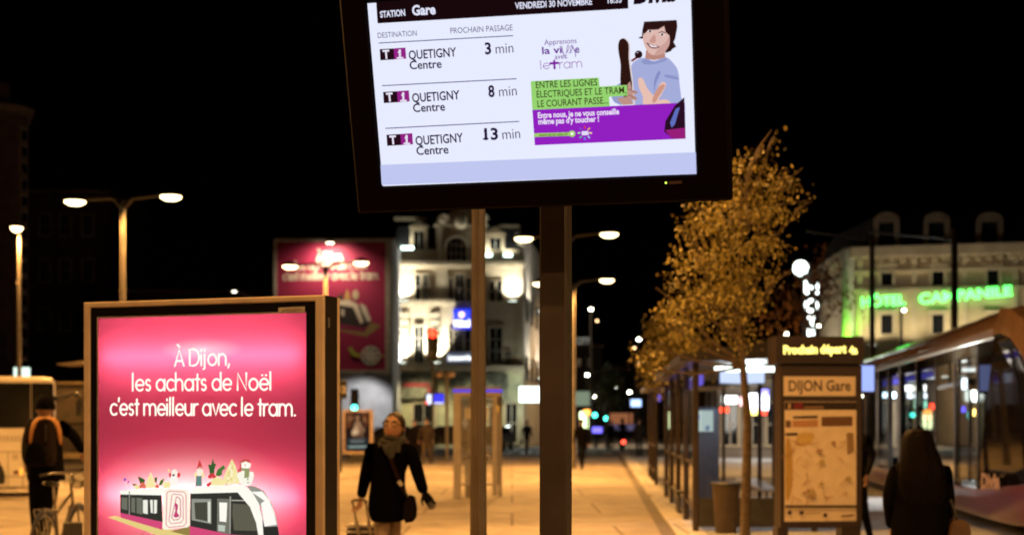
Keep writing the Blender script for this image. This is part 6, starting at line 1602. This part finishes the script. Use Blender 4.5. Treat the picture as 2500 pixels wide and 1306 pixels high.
a = Art(TF, lambda c: printed(c, "map_ink"), .011, .0006)
a.shape([(1915, 981), (2090, 981), (2090, 1000), (1915, 1000)], (40, 24, 22)); a.shape([(1937, 983), (1960, 983), (1960, 998), (1937, 998)], (120, 30, 44)); a.shape([(1923, 985), (1930, 985), (1930, 997), (1923, 997)], (190, 160, 120)); a.shape([(1963, 992), (2010, 991), (2010, 997), (1963, 997)], (140, 110, 80))
a.shape([(2005, 1017), (2080, 1016), (2080, 1039), (2005, 1040)], (108, 74, 52)); a.shape([(1917, 1026), (1930, 1026), (1930, 1043), (1917, 1043)], (110, 76, 50)); a.shape([(1935, 1016), (1995, 1014), (1995, 1020), (1935, 1021)], (60, 40, 30)); a.shape([(1934, 1026), (1996, 1024), (1996, 1041), (1934, 1042)], (190, 140, 100)); a.shape([(1917, 1057), (1946, 1056), (1946, 1062), (1917, 1063)], (56, 40, 28))
rnd = random.Random(4)
a.shape([(1950, 1058), (1986, 1058), (1976, 1082), (1944, 1086)], (206, 174, 104), 3); a.shape([(1918, 1075), (1930, 1085), (1934, 1150), (1930, 1200), (1918, 1215)], (190, 156, 84), 3); a.shape([(2066, 1056), (2082, 1056), (2084, 1100), (2068, 1110)], (150, 120, 84))
for i in range(46):
    u = rnd.uniform(1925, 2078); v = rnd.uniform(1065, 1228); g = rnd.uniform(0, pi); L = rnd.uniform(6, 26); a.line([(u, v), (u + L * cos(g), v + L * sin(g))], rnd.uniform(.8, 2), (186, 152, 112) if i % 3 else (194, 146, 112))
for i in range(9): a.shape(ell(rnd.uniform(1940, 2070), rnd.uniform(1080, 1220), rnd.uniform(4, 10), rnd.uniform(3, 8), 8), (184, 164, 108) if i % 2 else (172, 136, 104))
a.shape([(1914, 1232), (2091, 1232), (2091, 1238), (1914, 1238)], (50, 34, 26)); 
for u in (1925, 1953, 1955, 2011): a.shape(ell(u, 1250 + (6 if u == 2011 else 0), 5, 5), (44, 30, 26))
a.line([(2050, 1258), (2082, 1256)], 4, (110, 80, 60)); a.line([(1962, 1252), (2000, 1251)], 2, (140, 104, 76))
a.build("map_print", mpb)
c = P(2117, 925, 24.5); t = thing("hanging_screen", (c.x, 24.5, KH), "bluish screen on a post just right of the station totem", "information display")
m = MB(); rbox(m, 2098, 2138, 888, 962, 24.5, 0, .1); h_ = m.build("housing", M_black, t); m = MB(); rbox(m, 2101, 2134, 892, 955, 24.496, .003, 0); m.build("screen", emit("blue_screen_glow", (160, 180, 255), 1.2), h_); m = MB(); m.tube([Vector((c.x, 24.6, KH)), Vector((c.x, 24.6, Zat(890, 24.5)))], .04, 8); m.build("post", M_char, t)

# ------------------------------------------------------------------ tram
TD = Vector((.123, 1, 0)).normalized(); TR = Vector((TD.y, -TD.x, 0)); TA0 = Vector((6.56, 19.8, 0))
def T(s, lat, z): return TA0 + TD * s + TR * lat + Vector((0, 0, z))
tram = thing("tram", T(9, 1.2, 0), "bronze roofed tram with magenta skirt and black glass cab waiting at the platform", "tram")
M_tb = mat("tram_bronze_paint", (.30, .18, .12), .14, .6, .06, 3, bump=.06, coat=.6)
M_tm = mat("tram_magenta_paint", (.085, .009, .04), .28, .2, .06, 2, coat=.5)
M_cab = mat("black_cab_glass", (.005, .004, .005), .03, 0, .2, 2, spec=.03)
LEN = 20.0
# roof with rounded shoulder
roofprof = [(-.0, 2.74), (-.02, 2.86), (.05, 3.02), (.22, 3.16), (.5, 3.22), (1.9, 3.22), (2.2, 3.14), (2.4, 2.9), (2.4, 2.74)]
m = MB(); m.loft([[T(s, l, z) for l, z in roofprof] for s in (-.7, 5, 10, 15, LEN)]); m.build("roof", M_tb, tram, True)
# nose: A pillar sweeping down from the roof, both sides, and the dark windscreen between them
arc_o = [(-.7, 3.16), (-1.2, 3.12), (-1.8, 2.96), (-2.35, 2.68), (-2.8, 2.30), (-3.1, 1.85), (-3.25, 1.3), (-3.3, .9)]
arc_i = [(-.7, 2.80), (-1.15, 2.80), (-1.65, 2.70), (-2.12, 2.47), (-2.52, 2.13), (-2.82, 1.72), (-3.0, 1.25), (-3.08, .9)]
m = MB()
for la, lb in ((-.02, .24), (2.16, 2.42)):
    for i in range(len(arc_o) - 1):
        f0, f1 = .30 * (i / 7) ** 2, .30 * ((i + 1) / 7) ** 2; f0, f1 = (f0, f1) if la < 1 else (-f0, -f1)
        m.loft([[T(*a_) for a_ in ((arc_o[i][0], la + .1 + f0, arc_o[i][1]), (arc_i[i][0], la + f0, arc_i[i][1]), (arc_i[i][0], lb + f0, arc_i[i][1] - .02), (arc_o[i][0], lb + f0, arc_o[i][1]))], [T(*a_) for a_ in ((arc_o[i + 1][0], la + .1 + f1, arc_o[i + 1][1]), (arc_i[i + 1][0], la + f1, arc_i[i + 1][1]), (arc_i[i + 1][0], lb + f1, arc_i[i + 1][1] - .02), (arc_o[i + 1][0], lb + f1, arc_o[i + 1][1]))]])
build_each(m, "windscreen_pillar", M_tb, tram, True)
m = MB(); m.loft([[T(s + .06, l, z - .03) for l in (.26, 1.2, 2.14)] for s, z in arc_o], closed=False); m.build("windscreen", M_cab, tram, True)
m = MB(); m.poly([T(.42, .0, 2.79)] + [T(s, .004 + .3 * (i / 7) ** 2, z - .004) for i, (s, z) in enumerate(arc_i)] + [T(.42, .0, .7)]); m.build("cab_side_window", M_cab, tram)
m = MB(); rings = []
for s, lat, zt_, zb_ in ((LEN, 0, .66, .28), (4, 0, .66, .28), (.4, 0, .68, .28), (-1.2, .03, .78, .29), (-2.4, .2, .88, .32), (-3.0, .5, .93, .4), (-3.25, .95, .93, .5)):
    rings.append([T(s, lat - .015, zb_ + .12), T(s, lat - .02, zt_), T(s, lat + .05, zt_ + .02), T(s, 2.4 - lat, zt_ + .02), T(s, 2.42 - lat, zb_ + .12), T(s, 2.3 - lat, zb_), T(s, lat + .08, zb_)])
m.loft(rings); m.build("skirt", M_tm, tram, True)
m = MB(); m.poly([T(-3.26, .95, .95), T(-3.26, 1.45, .95), T(-3.26, 1.45, .5), T(-3.26, .95, .5)]); m.build("coupler_cover", M_char, tram)
# side posts and glazing of doors and windows
edges_s = [.42, 2.15, 3.9, 5.9, 7.9, 9.5, 11.1, 13.2, 15.4, 17.6, LEN]
for i, s in enumerate(edges_s):
    wd = .24 if i in (4, 6) else .11
    MB().bbox(T(s, .05, 1.71), (.1, wd, 2.06), .01, rz=SRZ - .06).build("door_pillar", M_black, tram)
    MB().bbox(T(s, 2.36, 1.71), (.1, wd, 2.06), .01, rz=SRZ - .06).build("door_pillar", M_black, tram)
for i in range(len(edges_s) - 1):
    if i == 4: continue             # this doorway stands open
    a, b = edges_s[i] + .06, edges_s[i + 1] - .06; door = i in (0, 1, 4, 5)
    m = MB(); m.poly([T(a, .01, .72), T(b, .01, .72), T(b, .01, 2.72), T(a, .01, 2.72)]); g = m.build("door_glass" if door else "side_glass", M_dglass, tram)
    if not door:
        m = MB(); m.loft([[T(q, -.002, .70), T(q, .03, .70), T(q, .03, 1.02), T(q, -.002, 1.02)] for q in (a, b)]); m.build("lower_panel", M_cab, g)
m = MB(); m.loft([[T(q, .0, 2.55), T(q, .1, 2.55), T(q, .1, 2.738), T(q, .0, 2.738)] for q in (.42, LEN)]); m.build("upper_dark_band", M_cab, tram)
m = MB(); m.loft([[T(q, .14, 2.42), T(q, .2, 2.42), T(q, .2, 2.52), T(q, .14, 2.52)] for q in (5.2, 13)]); m.build("violet_line_map_light", emit("tram_violet_light", (110, 104, 230), 1.0), tram)
# inside
m = MB(); m.poly([T(.5, .1, .68), T(LEN, .1, .68), T(LEN, 2.34, .68), T(.5, 2.34, .68)]); m.build("floor", mat("tram_floor", (.22, .21, .22), .5), tram)
m = MB(); m.poly([T(.5, .1, 2.66), T(LEN, .1, 2.66), T(LEN, 2.34, 2.66), T(.5, 2.34, 2.66)]); m.build("ceiling", mat("tram_ceiling", (.4, .4, .4), .5), tram)
m = MB()
for s in (1.6, 4.3, 7.2, 9.4, 11.6, 14.5): m.loft([[T(s + q, l, z) for l, z in ((1.0, 2.6), (1.4, 2.6), (1.4, 2.65), (1.0, 2.65))] for q in (0, .5)])
build_each(m, "ceiling_light", emit("tram_ceiling_light", (240, 250, 245), 3.5), tram)
for s, p in ((3.0, 14), (8.7, 40)): lamp('POINT', "interior_light", T(s, 1.2, 2.45), p, (.95, 1, .96), tram, size=.3)
m = MB()
for i in range(len(edges_s) - 1): m.loft([[T(q, 2.3, .7), T(q, 2.34, .7), T(q, 2.34, 1.15), T(q, 2.3, 1.15)] for q in (edges_s[i], edges_s[i + 1])])
m.build("far_side_panel", mat("tram_inner_panel", (.30, .22, .16), .6), tram)
for s in (2.9, 5.2, 6.8, 12.1, 13.6):
    m = MB(); m.bbox(T(s, 1.9, 1.12), (.44, .44, .08), .02, rz=SRZ); m.bbox(T(s + .2, 1.9, 1.5), (.44, .07, .72), .02, rz=SRZ); m.bbox(T(s, 1.9, .88), (.1, .1, .4), .01, rz=SRZ); m.build("seat", mat("aubergine_seat", (.10, .03, .08), .7), tram)
m = MB()
for s in (1.3, 3.0, 5.0, 9.4, 11.0): m.tube([T(s, .5, .68), T(s, .5, 2.66)], .018, 8)
build_each(m, "grab_pole", mat("yellow_green_pole", (.5, .5, .16), .35, .3), tram, True)
m = MB(); tf = Frame(T(0, -.006, 0), TD, (0, 0, 1)); tf.U = -TD
tf.N = -TR
put_text(tf, "Divia", (2396, 1190), (2442, 1192), 34, .006, m, 0, .05, None, .12); m.build("operator_lettering", mat("bronze_lettering", (.26, .16, .10), .5), tram)
lamp_t = P(2160, 1200, 26)
# light spilled on the platform through the open door comes from a door lamp
m = MB(); m.bbox(T(8.7, .06, 2.60), (.06, .8, .05), .01, rz=SRZ - .06); dl = m.build("door_lamp", emit("door_lamp", (250, 255, 250), 8), tram)
lamp('SPOT', "door_light", T(8.7, -.08, 2.5), 380, (.95, 1, .98), tram, T(8.4, -.7, 0), .1, 100, .5)

# ------------------------------------------------------------------ the long haired woman at the right edge
YL = 11.0; lx = Xat(2243, YL)
def l_(u, v, dy=0.0): return P(u, v, YL + dy)
lw = thing("person", (lx, YL, KH), "woman with long dark hair seen from behind, walking towards the tram", "person")
N = [(l_(2246, 1290), .16, .12), (l_(2244, 1215), .17, .13), (l_(2242, 1155), .185, .12), (l_(2240, 1108), .06), (l_(2239, 1092), .06), (l_(2238, 1074), .085, .1)]
E = [(0, 1), (1, 2), (2, 3), (3, 4), (4, 5)]
for s, dy in ((-1, .12), (1, -.15)):
    i = len(N); N += [(Vector((lx + s * .09, YL, .74)), .095), (Vector((lx + s * .09, YL + dy, .44)), .07), (Vector((lx + s * .09, YL + dy * 1.6, .10 + KH)), .05), (Vector((lx + s * .09, YL + dy * 1.6 + .12, .04 + KH)), .045, .03)]; E += [(0, i), (i, i + 1), (i + 1, i + 2), (i + 2, i + 3)]
    i = len(N); N += [(l_(2243 + s * 56, 1148), .078), (l_(2243 + s * 70, 1215, .0), .066), (l_(2243 + s * 66, 1290, .08), .045)]; E += [(2, i), (i, i + 1), (i + 1, i + 2)]
hx = [hand_geo(l_(2243 + s * 66, 1290, .08), Vector((0, .2, -1)), Vector((-s * .3, 1, 0)), .165, .35, 1) for s in (-1, 1)]
body("body", N, E, [mat("dark_brown_coat", (.0022, .0016, .0016), .95, 0, .3, 20, spec=.1), M_skin, mat("dark_tights", (.012, .01, .011), .9)], lambda c: 1 if c.z > Zat(1104, YL) else 2 if c.z < .55 else 0, lw, 2, hx)
m = MB(); rings = []
for v, u0, u1, d0, d1 in ((1046, 2228, 2254, -.03, .03), (1052, 2212, 2268, -.10, .10), (1066, 2203, 2276, -.125, .12), (1090, 2198, 2281, -.13, .09), (1115, 2193, 2289, -.15, .03), (1145, 2188, 2295, -.17, -.02), (1175, 2186, 2298, -.18, -.03), (1205, 2190, 2296, -.175, -.05), (1228, 2204, 2286, -.165, -.08)):
    cx, hw = (Xat(u0, YL) + Xat(u1, YL)) / 2, (Xat(u1, YL) - Xat(u0, YL)) / 2
    rings.append([Vector((cx + hw * cos(q) * (1 + .03 * sin(9 * q + v)), YL + (d0 + d1) / 2 + (d1 - d0) / 2 * sin(q) * (1 + .06 * sin(7 * q)), Zat(v, YL))) for q in [2 * pi * i / 32 for i in range(32)]])
m.loft(rings); m.build("hair", mat("long_brown_hair", (.0035, .0017, .0014), .6, 0, .6, 45, .4, spec=.06), lw, True)
m = MB(); rings = []
for v, u0, u1, d in ((1118, 2212, 2272, .10), (1136, 2184, 2304, .14), (1165, 2176, 2312, .155), (1220, 2178, 2312, .165), (1290, 2176, 2316, .18), (1370, 2172, 2322, .20)):
    cx, hw = (Xat(u0, YL) + Xat(u1, YL)) / 2, (Xat(u1, YL) - Xat(u0, YL)) / 2
    rings.append([Vector((cx + hw * cos(q) * (1 + .02 * sin(6 * q + v * .02)), YL + d * sin(q), Zat(v, YL))) for q in [2 * pi * i / 26 for i in range(26)]])
m.loft(rings); m.build("coat", mat("dark_brown_coat", (.0022, .0016, .0016), .95), lw, True)
c = l_(2334, 1300, -.05); bg2 = thing("shoulder_bag", c - Vector((0, 0, .2)), "bag at the right hip of the long haired woman, catching warm light", "bag")
m = MB(); m.loft([[c + Vector((.075 * abs(cos(q)) ** .7 * (1 if cos(q) > 0 else -1), dy, .13 * sin(q) - .02)) for q in [2 * pi * i / 18 for i in range(18)]] for dy in (-.13, -.10, .10, .13)]); m.build("bag_body", mat("tan_leather", (.10, .055, .03), .5, 0, .35, 12, .2), bg2, True)
m = MB(); m.tube([c + Vector((-.02, -.1, .1)), l_(2316, 1210, -.02), l_(2300, 1145, -.02), l_(2316, 1212, .06), c + Vector((-.02, .1, .1))], .014, 6); m.build("strap", M_black, bg2, True)

# ------------------------------------------------------------------ right: neon lettered stone hotel
YG = 70.0; GO = P(2085, 1032, YG); GO.z = 0; GU = Vector((1, -.26, 0)).normalized(); GF = Frame(GO, GU, (0, 0, 1))
gh = thing("hotel", GF.at(8, 0, -4), "pale stone corner hotel with dormers and glowing green neon lettering, at the right", "building")
ztop = GF.px(2090, 606).z
def gbox(m, u0, u1, v0, v1, f, b):
    p0, p1 = GF.px(u0, v1), GF.px(u1, v0); a0 = (p0 - GO).dot(GU); a1 = (p1 - GO).dot(GU)
    m.loft([[GF.at(a0, p0.z, o), GF.at(a1, p0.z, o), GF.at(a1, p1.z, o), GF.at(a0, p1.z, o)] for o in (f, -b)]); return m
m = MB(); m.loft([[GF.at(a, z, o) for a, o in ((0, 0), (14, 0), (14, -14), (-3, -14), (-2.2, -10))] for z in (0, ztop - .5)]); m.build("wall", mat("grey_cream_stone", (.42, .34, .21), .85, 0, .16, 1.2), gh)
def band(z0, z1, out, name="cornice"):
    m = MB(); m.loft([[GF.at(a, z, o) for a, o in ((-.1, out), (14.1, out), (14.1, -14), (-3.3, -14), (-2.4 - out * .4, -10), (-out, out * .2))] for z in (z0, z1)]); return m.build(name, M_stone, gh)
band(ztop - .5, ztop, .45); band(ztop - 1.25, ztop - 1.1, .16, "string_course"); zs_ = GF.px(2200, 708).z; band(zs_ - .12, zs_ + .1, .2, "string_course")
m = MB(); 
for k in range(28): m.loft([[GF.at(.2 + k * .5, z, o) for a, o in ((0, .36), (0, .02))] + [GF.at(.42 + k * .5, z, o) for a, o in ((0, .02), (0, .36))] for z in (ztop - .75, ztop - .5)])
m.build("dentils", M_stone, gh)
for u in (2165, 2290, 2424):
    for v0, v1 in ((655, 698), (768, 815)):
        p0, p1 = GF.px(u - 14, v1), GF.px(u + 14, v0); a0 = (p0 - GO).dot(GU); a1 = (p1 - GO).dot(GU)
        m = MB()
        for x0_, x1_, z0_, z1_ in ((a0 - .14, a0, p0.z, p1.z), (a1, a1 + .14, p0.z, p1.z), (a0 - .2, a1 + .2, p1.z, p1.z + .22), (a0 - .2, a1 + .2, p0.z - .16, p0.z)): m.loft([[GF.at(x0_, z0_, o), GF.at(x1_, z0_, o), GF.at(x1_, z1_, o), GF.at(x0_, z1_, o)] for o in (.14, -.02)])
        wi = m.build("window", M_stone, gh); m = MB(); m.poly([GF.at(a0, p0.z, .012), GF.at(a1, p0.z, .012), GF.at(a1, p1.z, .012), GF.at(a0, p1.z, .012)]); m.build("pane", M_pane, wi)
m = MB()
for u in (2100, 2232, 2355, 2480): gbox(m, u - 6, u + 6, 620, 1010, .12, .02)
build_each(m, "pilaster", M_stone, gh)
zr = GF.px(2300, 515).z; m = MB(); m.loft([[GF.at(a, ztop + .02, o) for a, o in ((.3, -.3), (13.8, -.3), (13.8, -13), (-2.6, -13), (-2, -10))], [GF.at(a, zr + .2, o) for a, o in ((1.2, -2.2), (13, -2.2), (13, -11), (-1.4, -11), (-1, -9))]]); m.build("roof", M_slate, gh)
for u in (2164, 2287, 2417):
    p0 = GF.px(u, 590); a = (p0 - GO).dot(GU); z0 = ztop; h_ = GF.px(u, 516).z - z0; w_ = .9
    m = MB()
    for s in (-1, 1): m.loft([[GF.at(a + s * .40, z0, o), GF.at(a + s * .66, z0, o), GF.at(a + s * .60, z0 + h_ * .72, o), GF.at(a + s * .36, z0 + h_ * .72, o)] for o in (-.2, -.9)])
    pts = [(a + .62 * cos(q), z0 + h_ * .72 + h_ * .28 * sin(q)) for q in [pi * i / 12 for i in range(13)]]; m.loft([[GF.at(x, z, o) for x, z in pts] for o in (-.16, -.9)])
    d = m.build("dormer", mat("dormer_stone", (.14, .11, .07), .9, 0, .2, 2), gh); m = MB(); m.poly([GF.at(a - .38, z0, -.5), GF.at(a + .38, z0, -.5), GF.at(a + .38, z0 + h_ * .73, -.5), GF.at(a - .38, z0 + h_ * .73, -.5)]); m.build("pane", M_pane, d)
m = MB(); NE = emit("green_neon", (80, 255, 100), 6); 
put_text(GF, "H\u00d4TEL", (2104, 750), (2210, 744), 22, .35, m, 0, .025); m.build("neon_lettering", NE, gh); m = MB(); put_text(GF, "CAMPANILE", (2244, 743), (2470, 722), 23, .35, m, 0, .025); m.build("neon_lettering", NE, gh)
m = MB(); gbox(m, 2100, 2474, 752, 756, .34, .0) if False else None
m = MB(); p0 = GF.px(2068, 830); a = (p0 - GO).dot(GU)
gn = MB(); c = GF.at(-.28, 0, .05); gn.loft([[c + Vector((.30 * cos(q), .3 * sin(q), z)) for q in [2 * pi * i / 16 for i in range(16)]] for z in (0, GF.px(2070, 612).z)]); gn.build("corner_turret", mat("corner_pilaster_stone", (.4, .38, .32), .8, 0, .15, 2), gh, True)
lamp('SPOT', "green_light", GF.at(-.45, GF.px(2070, 845).z, 1.1), 420, (.25, 1, .05), gh, GF.at(-.28, GF.px(2070, 780).z, 0), .1, 70)
for i, (u, pw) in enumerate(((2130, 300), (2225, 230), (2330, 300), (2440, 230))):
    p = GF.px(u, 850, 1.1); t = thing("floodlight", p, ("first", "second", "third", "fourth")[i] + " floodlight from the left on the ledge of the neon lettered hotel", "floodlight")
    m = MB(); m.bbox(p, (.4, .25, .18), .02); h_ = m.build("housing", M_char, t); m = MB(); m.box(p + Vector((0, 0, .1)), (.3, .2, .02)); m.build("lens", emit("warm_flood_lens", (255, 246, 220), 4), h_); m = MB(); m.tube([p, p - GF.N * 1.09 - Vector((0, 0, .05))], .03, 6); m.build("bracket", M_char, t)
    lamp('SPOT', "floodlight_light", p + Vector((0, 0, .14)), pw, (1, .86, .56), h_, GF.px(u, 650), .2, 140, .6)
p = GF.at(-2.6, 5.2, -5.4) + Vector((-1.6, -.5, 0)); lamp('SPOT', "side_front_light", p, 350, (1, .92, .8), gh, GF.at(-1.6, 8, -6), .3, 140)
# upright white sign on the corner of that street
t = thing("upright_sign", GF.at(-3.2, 0, 4.2), "tall upright sign of separate glowing white letters beneath a round white lamp", "sign")
sp = GF.at(-3.2, 0, 4.2); k_ = FPX / sp.y
def spz(v): return Zat(v, sp.y)
m = MB(); m.tube([Vector((Xat(1980, sp.y), sp.y + .1, 0)), Vector((Xat(1980, sp.y), sp.y + .1, spz(640)))], .07, 8); pl2 = m.build("pole", M_char, t)
WS = emit("white_letter_glow", (240, 255, 248), 6)
m = MB(); m.ball(Vector((Xat(1955, sp.y), sp.y, spz(655))), (.36, .2, .36), 14, 10); m.build("round_lamp", WS, t, True); m = MB(); m.tube([Vector((Xat(1955, sp.y), sp.y + .08, spz(655))), Vector((Xat(1980, sp.y), sp.y + .1, spz(660)))], .04, 6); m.build("lamp_arm", M_char, t)
sf_ = Frame(sp - Vector((0, .06, 0)), (1, 0, 0), (0, 0, 1))
m = MB()
for ch, v in (("H", 716), ("O", 760), ("T", 796), ("E", 826)): put_text(sf_, ch, (1964 if ch in "HO" else 1972, v), (1998 if ch in "HO" else 1992, v), 28 if ch in "HO" else 22, 0, m, 0, .05)
m.build("letters", WS, t)
m = MB(); m.box((Xat(1980, sp.y), sp.y + .02, (spz(690) + spz(830)) / 2), (.84, .06, spz(690) - spz(830))); m.build("letter_board", M_dark, t)
# shop fronts and signs of the street behind the shelter and the tram
SGN = [(1762, 1800, 966, 985, (255, 250, 240), 5, "white lit shop sign"), (1806, 1822, 968, 990, (255, 190, 190), 4, "small pinkish shop sign"), (1826, 1876, 960, 1000, (250, 250, 255), 6, "large white lit shop sign"), (1850, 1876, 950, 966, (150, 140, 255), 4, "violet blue shop sign"), (1830, 1850, 1000, 1012, (255, 226, 120), 6, "yellow lit shop sign"), (1852, 1872, 1001, 1012, (255, 70, 50), 6, "red lit shop sign"),
       (1758, 1778, 994, 1006, (255, 70, 40), 7, "orange red lit shop sign"), (2205, 2260, 935, 955, (255, 255, 245), 12.5, "broad white shop sign"), (2150, 2186, 958, 970, (210, 240, 255), 12.5, "pale blue white shop sign"), (2215, 2262, 960, 972, (235, 245, 255), 10, "second white shop sign line"), (2228, 2262, 978, 996, (150, 220, 190), 6.25, "soft green shop window"), (2270, 2300, 985, 999, (255, 60, 40), 15, "long red shop sign"), (2252, 2272, 1010, 1022, (255, 40, 36), 15, "short red shop sign"),
       (2318, 2360, 915, 950, (235, 250, 255), 10, "bright shop window"), (2366, 2384, 998, 1014, (255, 216, 110), 17.5, "amber shop lamp sign"), (2350, 2364, 1006, 1020, (60, 200, 190), 10, "teal shop sign"), (2225, 2250, 895, 915, (255, 170, 60), 12.5, "orange shop sign"), (2340, 2356, 992, 1006, (70, 70, 220), 10, "blue shop sign")]
M_shop = mat("shop_plinth_stone", (.2, .17, .14), .85, 0, .3, 1)
sf = thing("shop_row", (Xat(1950, 62), 63, 0), "dim row of shop fronts behind the shelter and the tram, under many lit signs", "building")
m = MB(); rbox(m, 1745, 2460, 930, 1032, 64, 0, 3); m.v = [Vector((q.x, q.y, 0 if q.z < 2 else q.z)) for q in m.v]; m.build("wall", M_shop, sf)
m = MB(); rbox(m, 1740, 2465, 926, 932, 64, .5, 3); m.build("cornice", M_stone2, sf)
for k in range(13): window(sf, 1765 + k * 54, 1800 + k * 54, 985, 1085, 64, (1, 1))
lamp('POINT', "shop_light", P(1830, 1000, 60.5), 500, (1, .9, .75), sf, size=1); lamp('POINT', "shop_light", P(2240, 1000, 60.5), 500, (1, .95, .85), sf, size=1)
for i, (u0, u1, v0, v1, c, st, lab) in enumerate(SGN):
    Ys = 63.7 if v0 > 925 else 63.2
    m = MB(); rbox(m, u0 - 2, u1 + 2, v0 - 2, v1 + 2, Ys + .02, -.005, .28 if Ys == 63.7 else .9); sg = m.build("shop_sign", M_black, None, at=P((u0 + u1) / 2, v1, Ys)); tag(sg, "%s %s" % (lab, "seen through the glass of the near shelter" if u1 < 1880 else "seen through the tram windows"), "shop sign")
    m = MB(); rbox(m, u0, u1, v0, v1, Ys, .03, 0); m.build("lit_face", emit("shop_glow_%d" % i, c, st), sg)

# ------------------------------------------------------------------ catenary poles and wire, distant lamps
for i, (u, Y, vt) in enumerate(((2330, 40, 560), (2129, 52, 560))):
    t = thing("catenary_pole", (Xat(u, Y), Y, KH), ("thick dark catenary pole in front of the neon lettered hotel, behind the tram", "thinner dark catenary pole left of the first, at the hotel's corner")[i], "pole")
    m = MB(); b = Vector((Xat(u, Y), Y, KH)); m.tube([b, b + Vector((0, 0, .6)), Vector((b.x, Y, Zat(vt, Y)))], [.14, .11, .09], 10); m.build("pole_shaft", M_dark, t, True)
    m = MB(); m.tube([Vector((b.x, Y, Zat(vt + 25, Y))), Vector((b.x - 2.4, Y, Zat(vt + 5, Y)))], .03, 6); m.build("bracket_arm", M_dark, t)
FAR = [(1443, 755, 105, 8, PALE), (1560, 828, 120, 8, PALE), (1549, 849, 140, 6, SODIUM), (1458, 783, 130, 6, SODIUM), (1555, 886, 150, 6, SODIUM), (1434, 915, 110, 7, PALE), (1505, 945, 150, 7, PALE), (1537, 957, 130, 9, PALE), (1532, 945, 190, 6, SODIUM), (1435, 872, 170, 5, SODIUM), (1452, 968, 150, 6, PALE), (1998, 795, 60, 7, PALE), (1920, 815, 62, 7, PALE), (2207, 757, 58, 8, PALE), (1588, 958, 100, 8, PALE), (1640, 965, 84, 6, PALE)]
proto = None
for i, (u, v, Y, st, c) in enumerate(FAR):
    X, z = Xat(u, Y), Zat(v, Y)
    t = thing("distant_street_lamp", (X, Y, 0), "distant street lamp shining as a small round disc over the dark end of the street", "street lamp", "distant street lamps down the street")
    m = MB(); m.tube([(X, Y + .4, 0), (X, Y + .4, z + .2)], .06, 6); m.tube([(X, Y + .4, z + .15), (X, Y, z + .18)], .05, 6); m.build("pole", M_dark, t)
    r = .15 * Y / 120 if st > 6 else .11 * Y / 130
    m = MB(); m.ball((X, Y, z), (r, r, r * .6), 10, 6); m.build("lens", M_lens_far if c is PALE else emit("far_sodium_glow", (255, 205, 150), 9), t, True)
# dark rising town at the end of the street
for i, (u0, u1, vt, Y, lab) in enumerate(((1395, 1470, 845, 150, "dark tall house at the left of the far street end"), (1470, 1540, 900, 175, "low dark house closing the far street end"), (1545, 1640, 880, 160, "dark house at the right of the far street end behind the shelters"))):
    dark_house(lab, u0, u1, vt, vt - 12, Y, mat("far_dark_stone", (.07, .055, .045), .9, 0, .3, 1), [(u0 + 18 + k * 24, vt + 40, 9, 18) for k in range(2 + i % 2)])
c = P(1425, 832, 148); m = MB(); rbox(m, 1405, 1443, 823, 842, 148, .1, .2); rs = m.build("roof_sign", M_dark, None, at=P(1425, 842, 148)); tag(rs, "faint pale lettered roof sign on the dark house left of the far street", "sign")
f = Frame((0, 147.88, 0), (1, 0, 0), (0, 0, 1)); m = MB(); put_text(f, "CITY", (1407, 840), (1441, 839), 15, .02, m, 0, .03); m.build("sign_lettering", emit("dim_pale_letters", (130, 130, 120), 1), rs)
m = MB(); m.tube([P(1425, 842, 148.1), P(1425, 846, 150.4)], .1, 6); m.build("sign_stay", M_dark, rs)
for (u0, u1, v0, v1, Y, c, st, lab) in ((1416, 1436, 1005, 1046, 90, (235, 255, 190), 5, "bright greenish white lit panel just right of the display post"), (1446, 1470, 1042, 1056, 92, (110, 100, 235), 2.5, "low violet lit sign beside the far traffic lights"), (1540, 1565, 975, 992, 120, (170, 200, 255), 2.5, "pale blue lit shop sign down the far street"), (1425, 1440, 1000, 1012, 88, (255, 160, 70), 5, "small orange lit sign above the greenish panel"), (1405, 1440, 955, 990, 100, (170, 190, 160), .5, "dim pale shop front down the street"), (1478, 1545, 1008, 1034, 140, (190, 120, 80), .55, "warm glowing shop front closing the far street"), (1485, 1560, 1036, 1050, 130, (120, 110, 150), .5, "dim violet strip of shop window at the far street")):
    p = P((u0 + u1) / 2, v1, Y); t = thing("lit_sign", (p.x, Y, 0), lab, "sign"); m = MB(); rbox(m, u0 - 1, u1 + 1, v0 - 1, v1 + 1, Y + .1, -.02, .2); hs3 = m.build("sign_box", M_dark, t); m = MB(); rbox(m, u0, u1, v0, v1, Y, .05, 0); m.build("lit_face", emit("street_glow_%d_%d" % (u0, v0), c, st), hs3)
    m = MB(); m.tube([(p.x, Y + .15, 0), (p.x, Y + .15, p.z)], .08, 6); m.build("post", M_dark, t)
lamp('SPOT', "far_street_light", P(1505, 700, 100), 4500, (1, .7, .42), cyc, P(1505, 1040, 105), .5, 150)
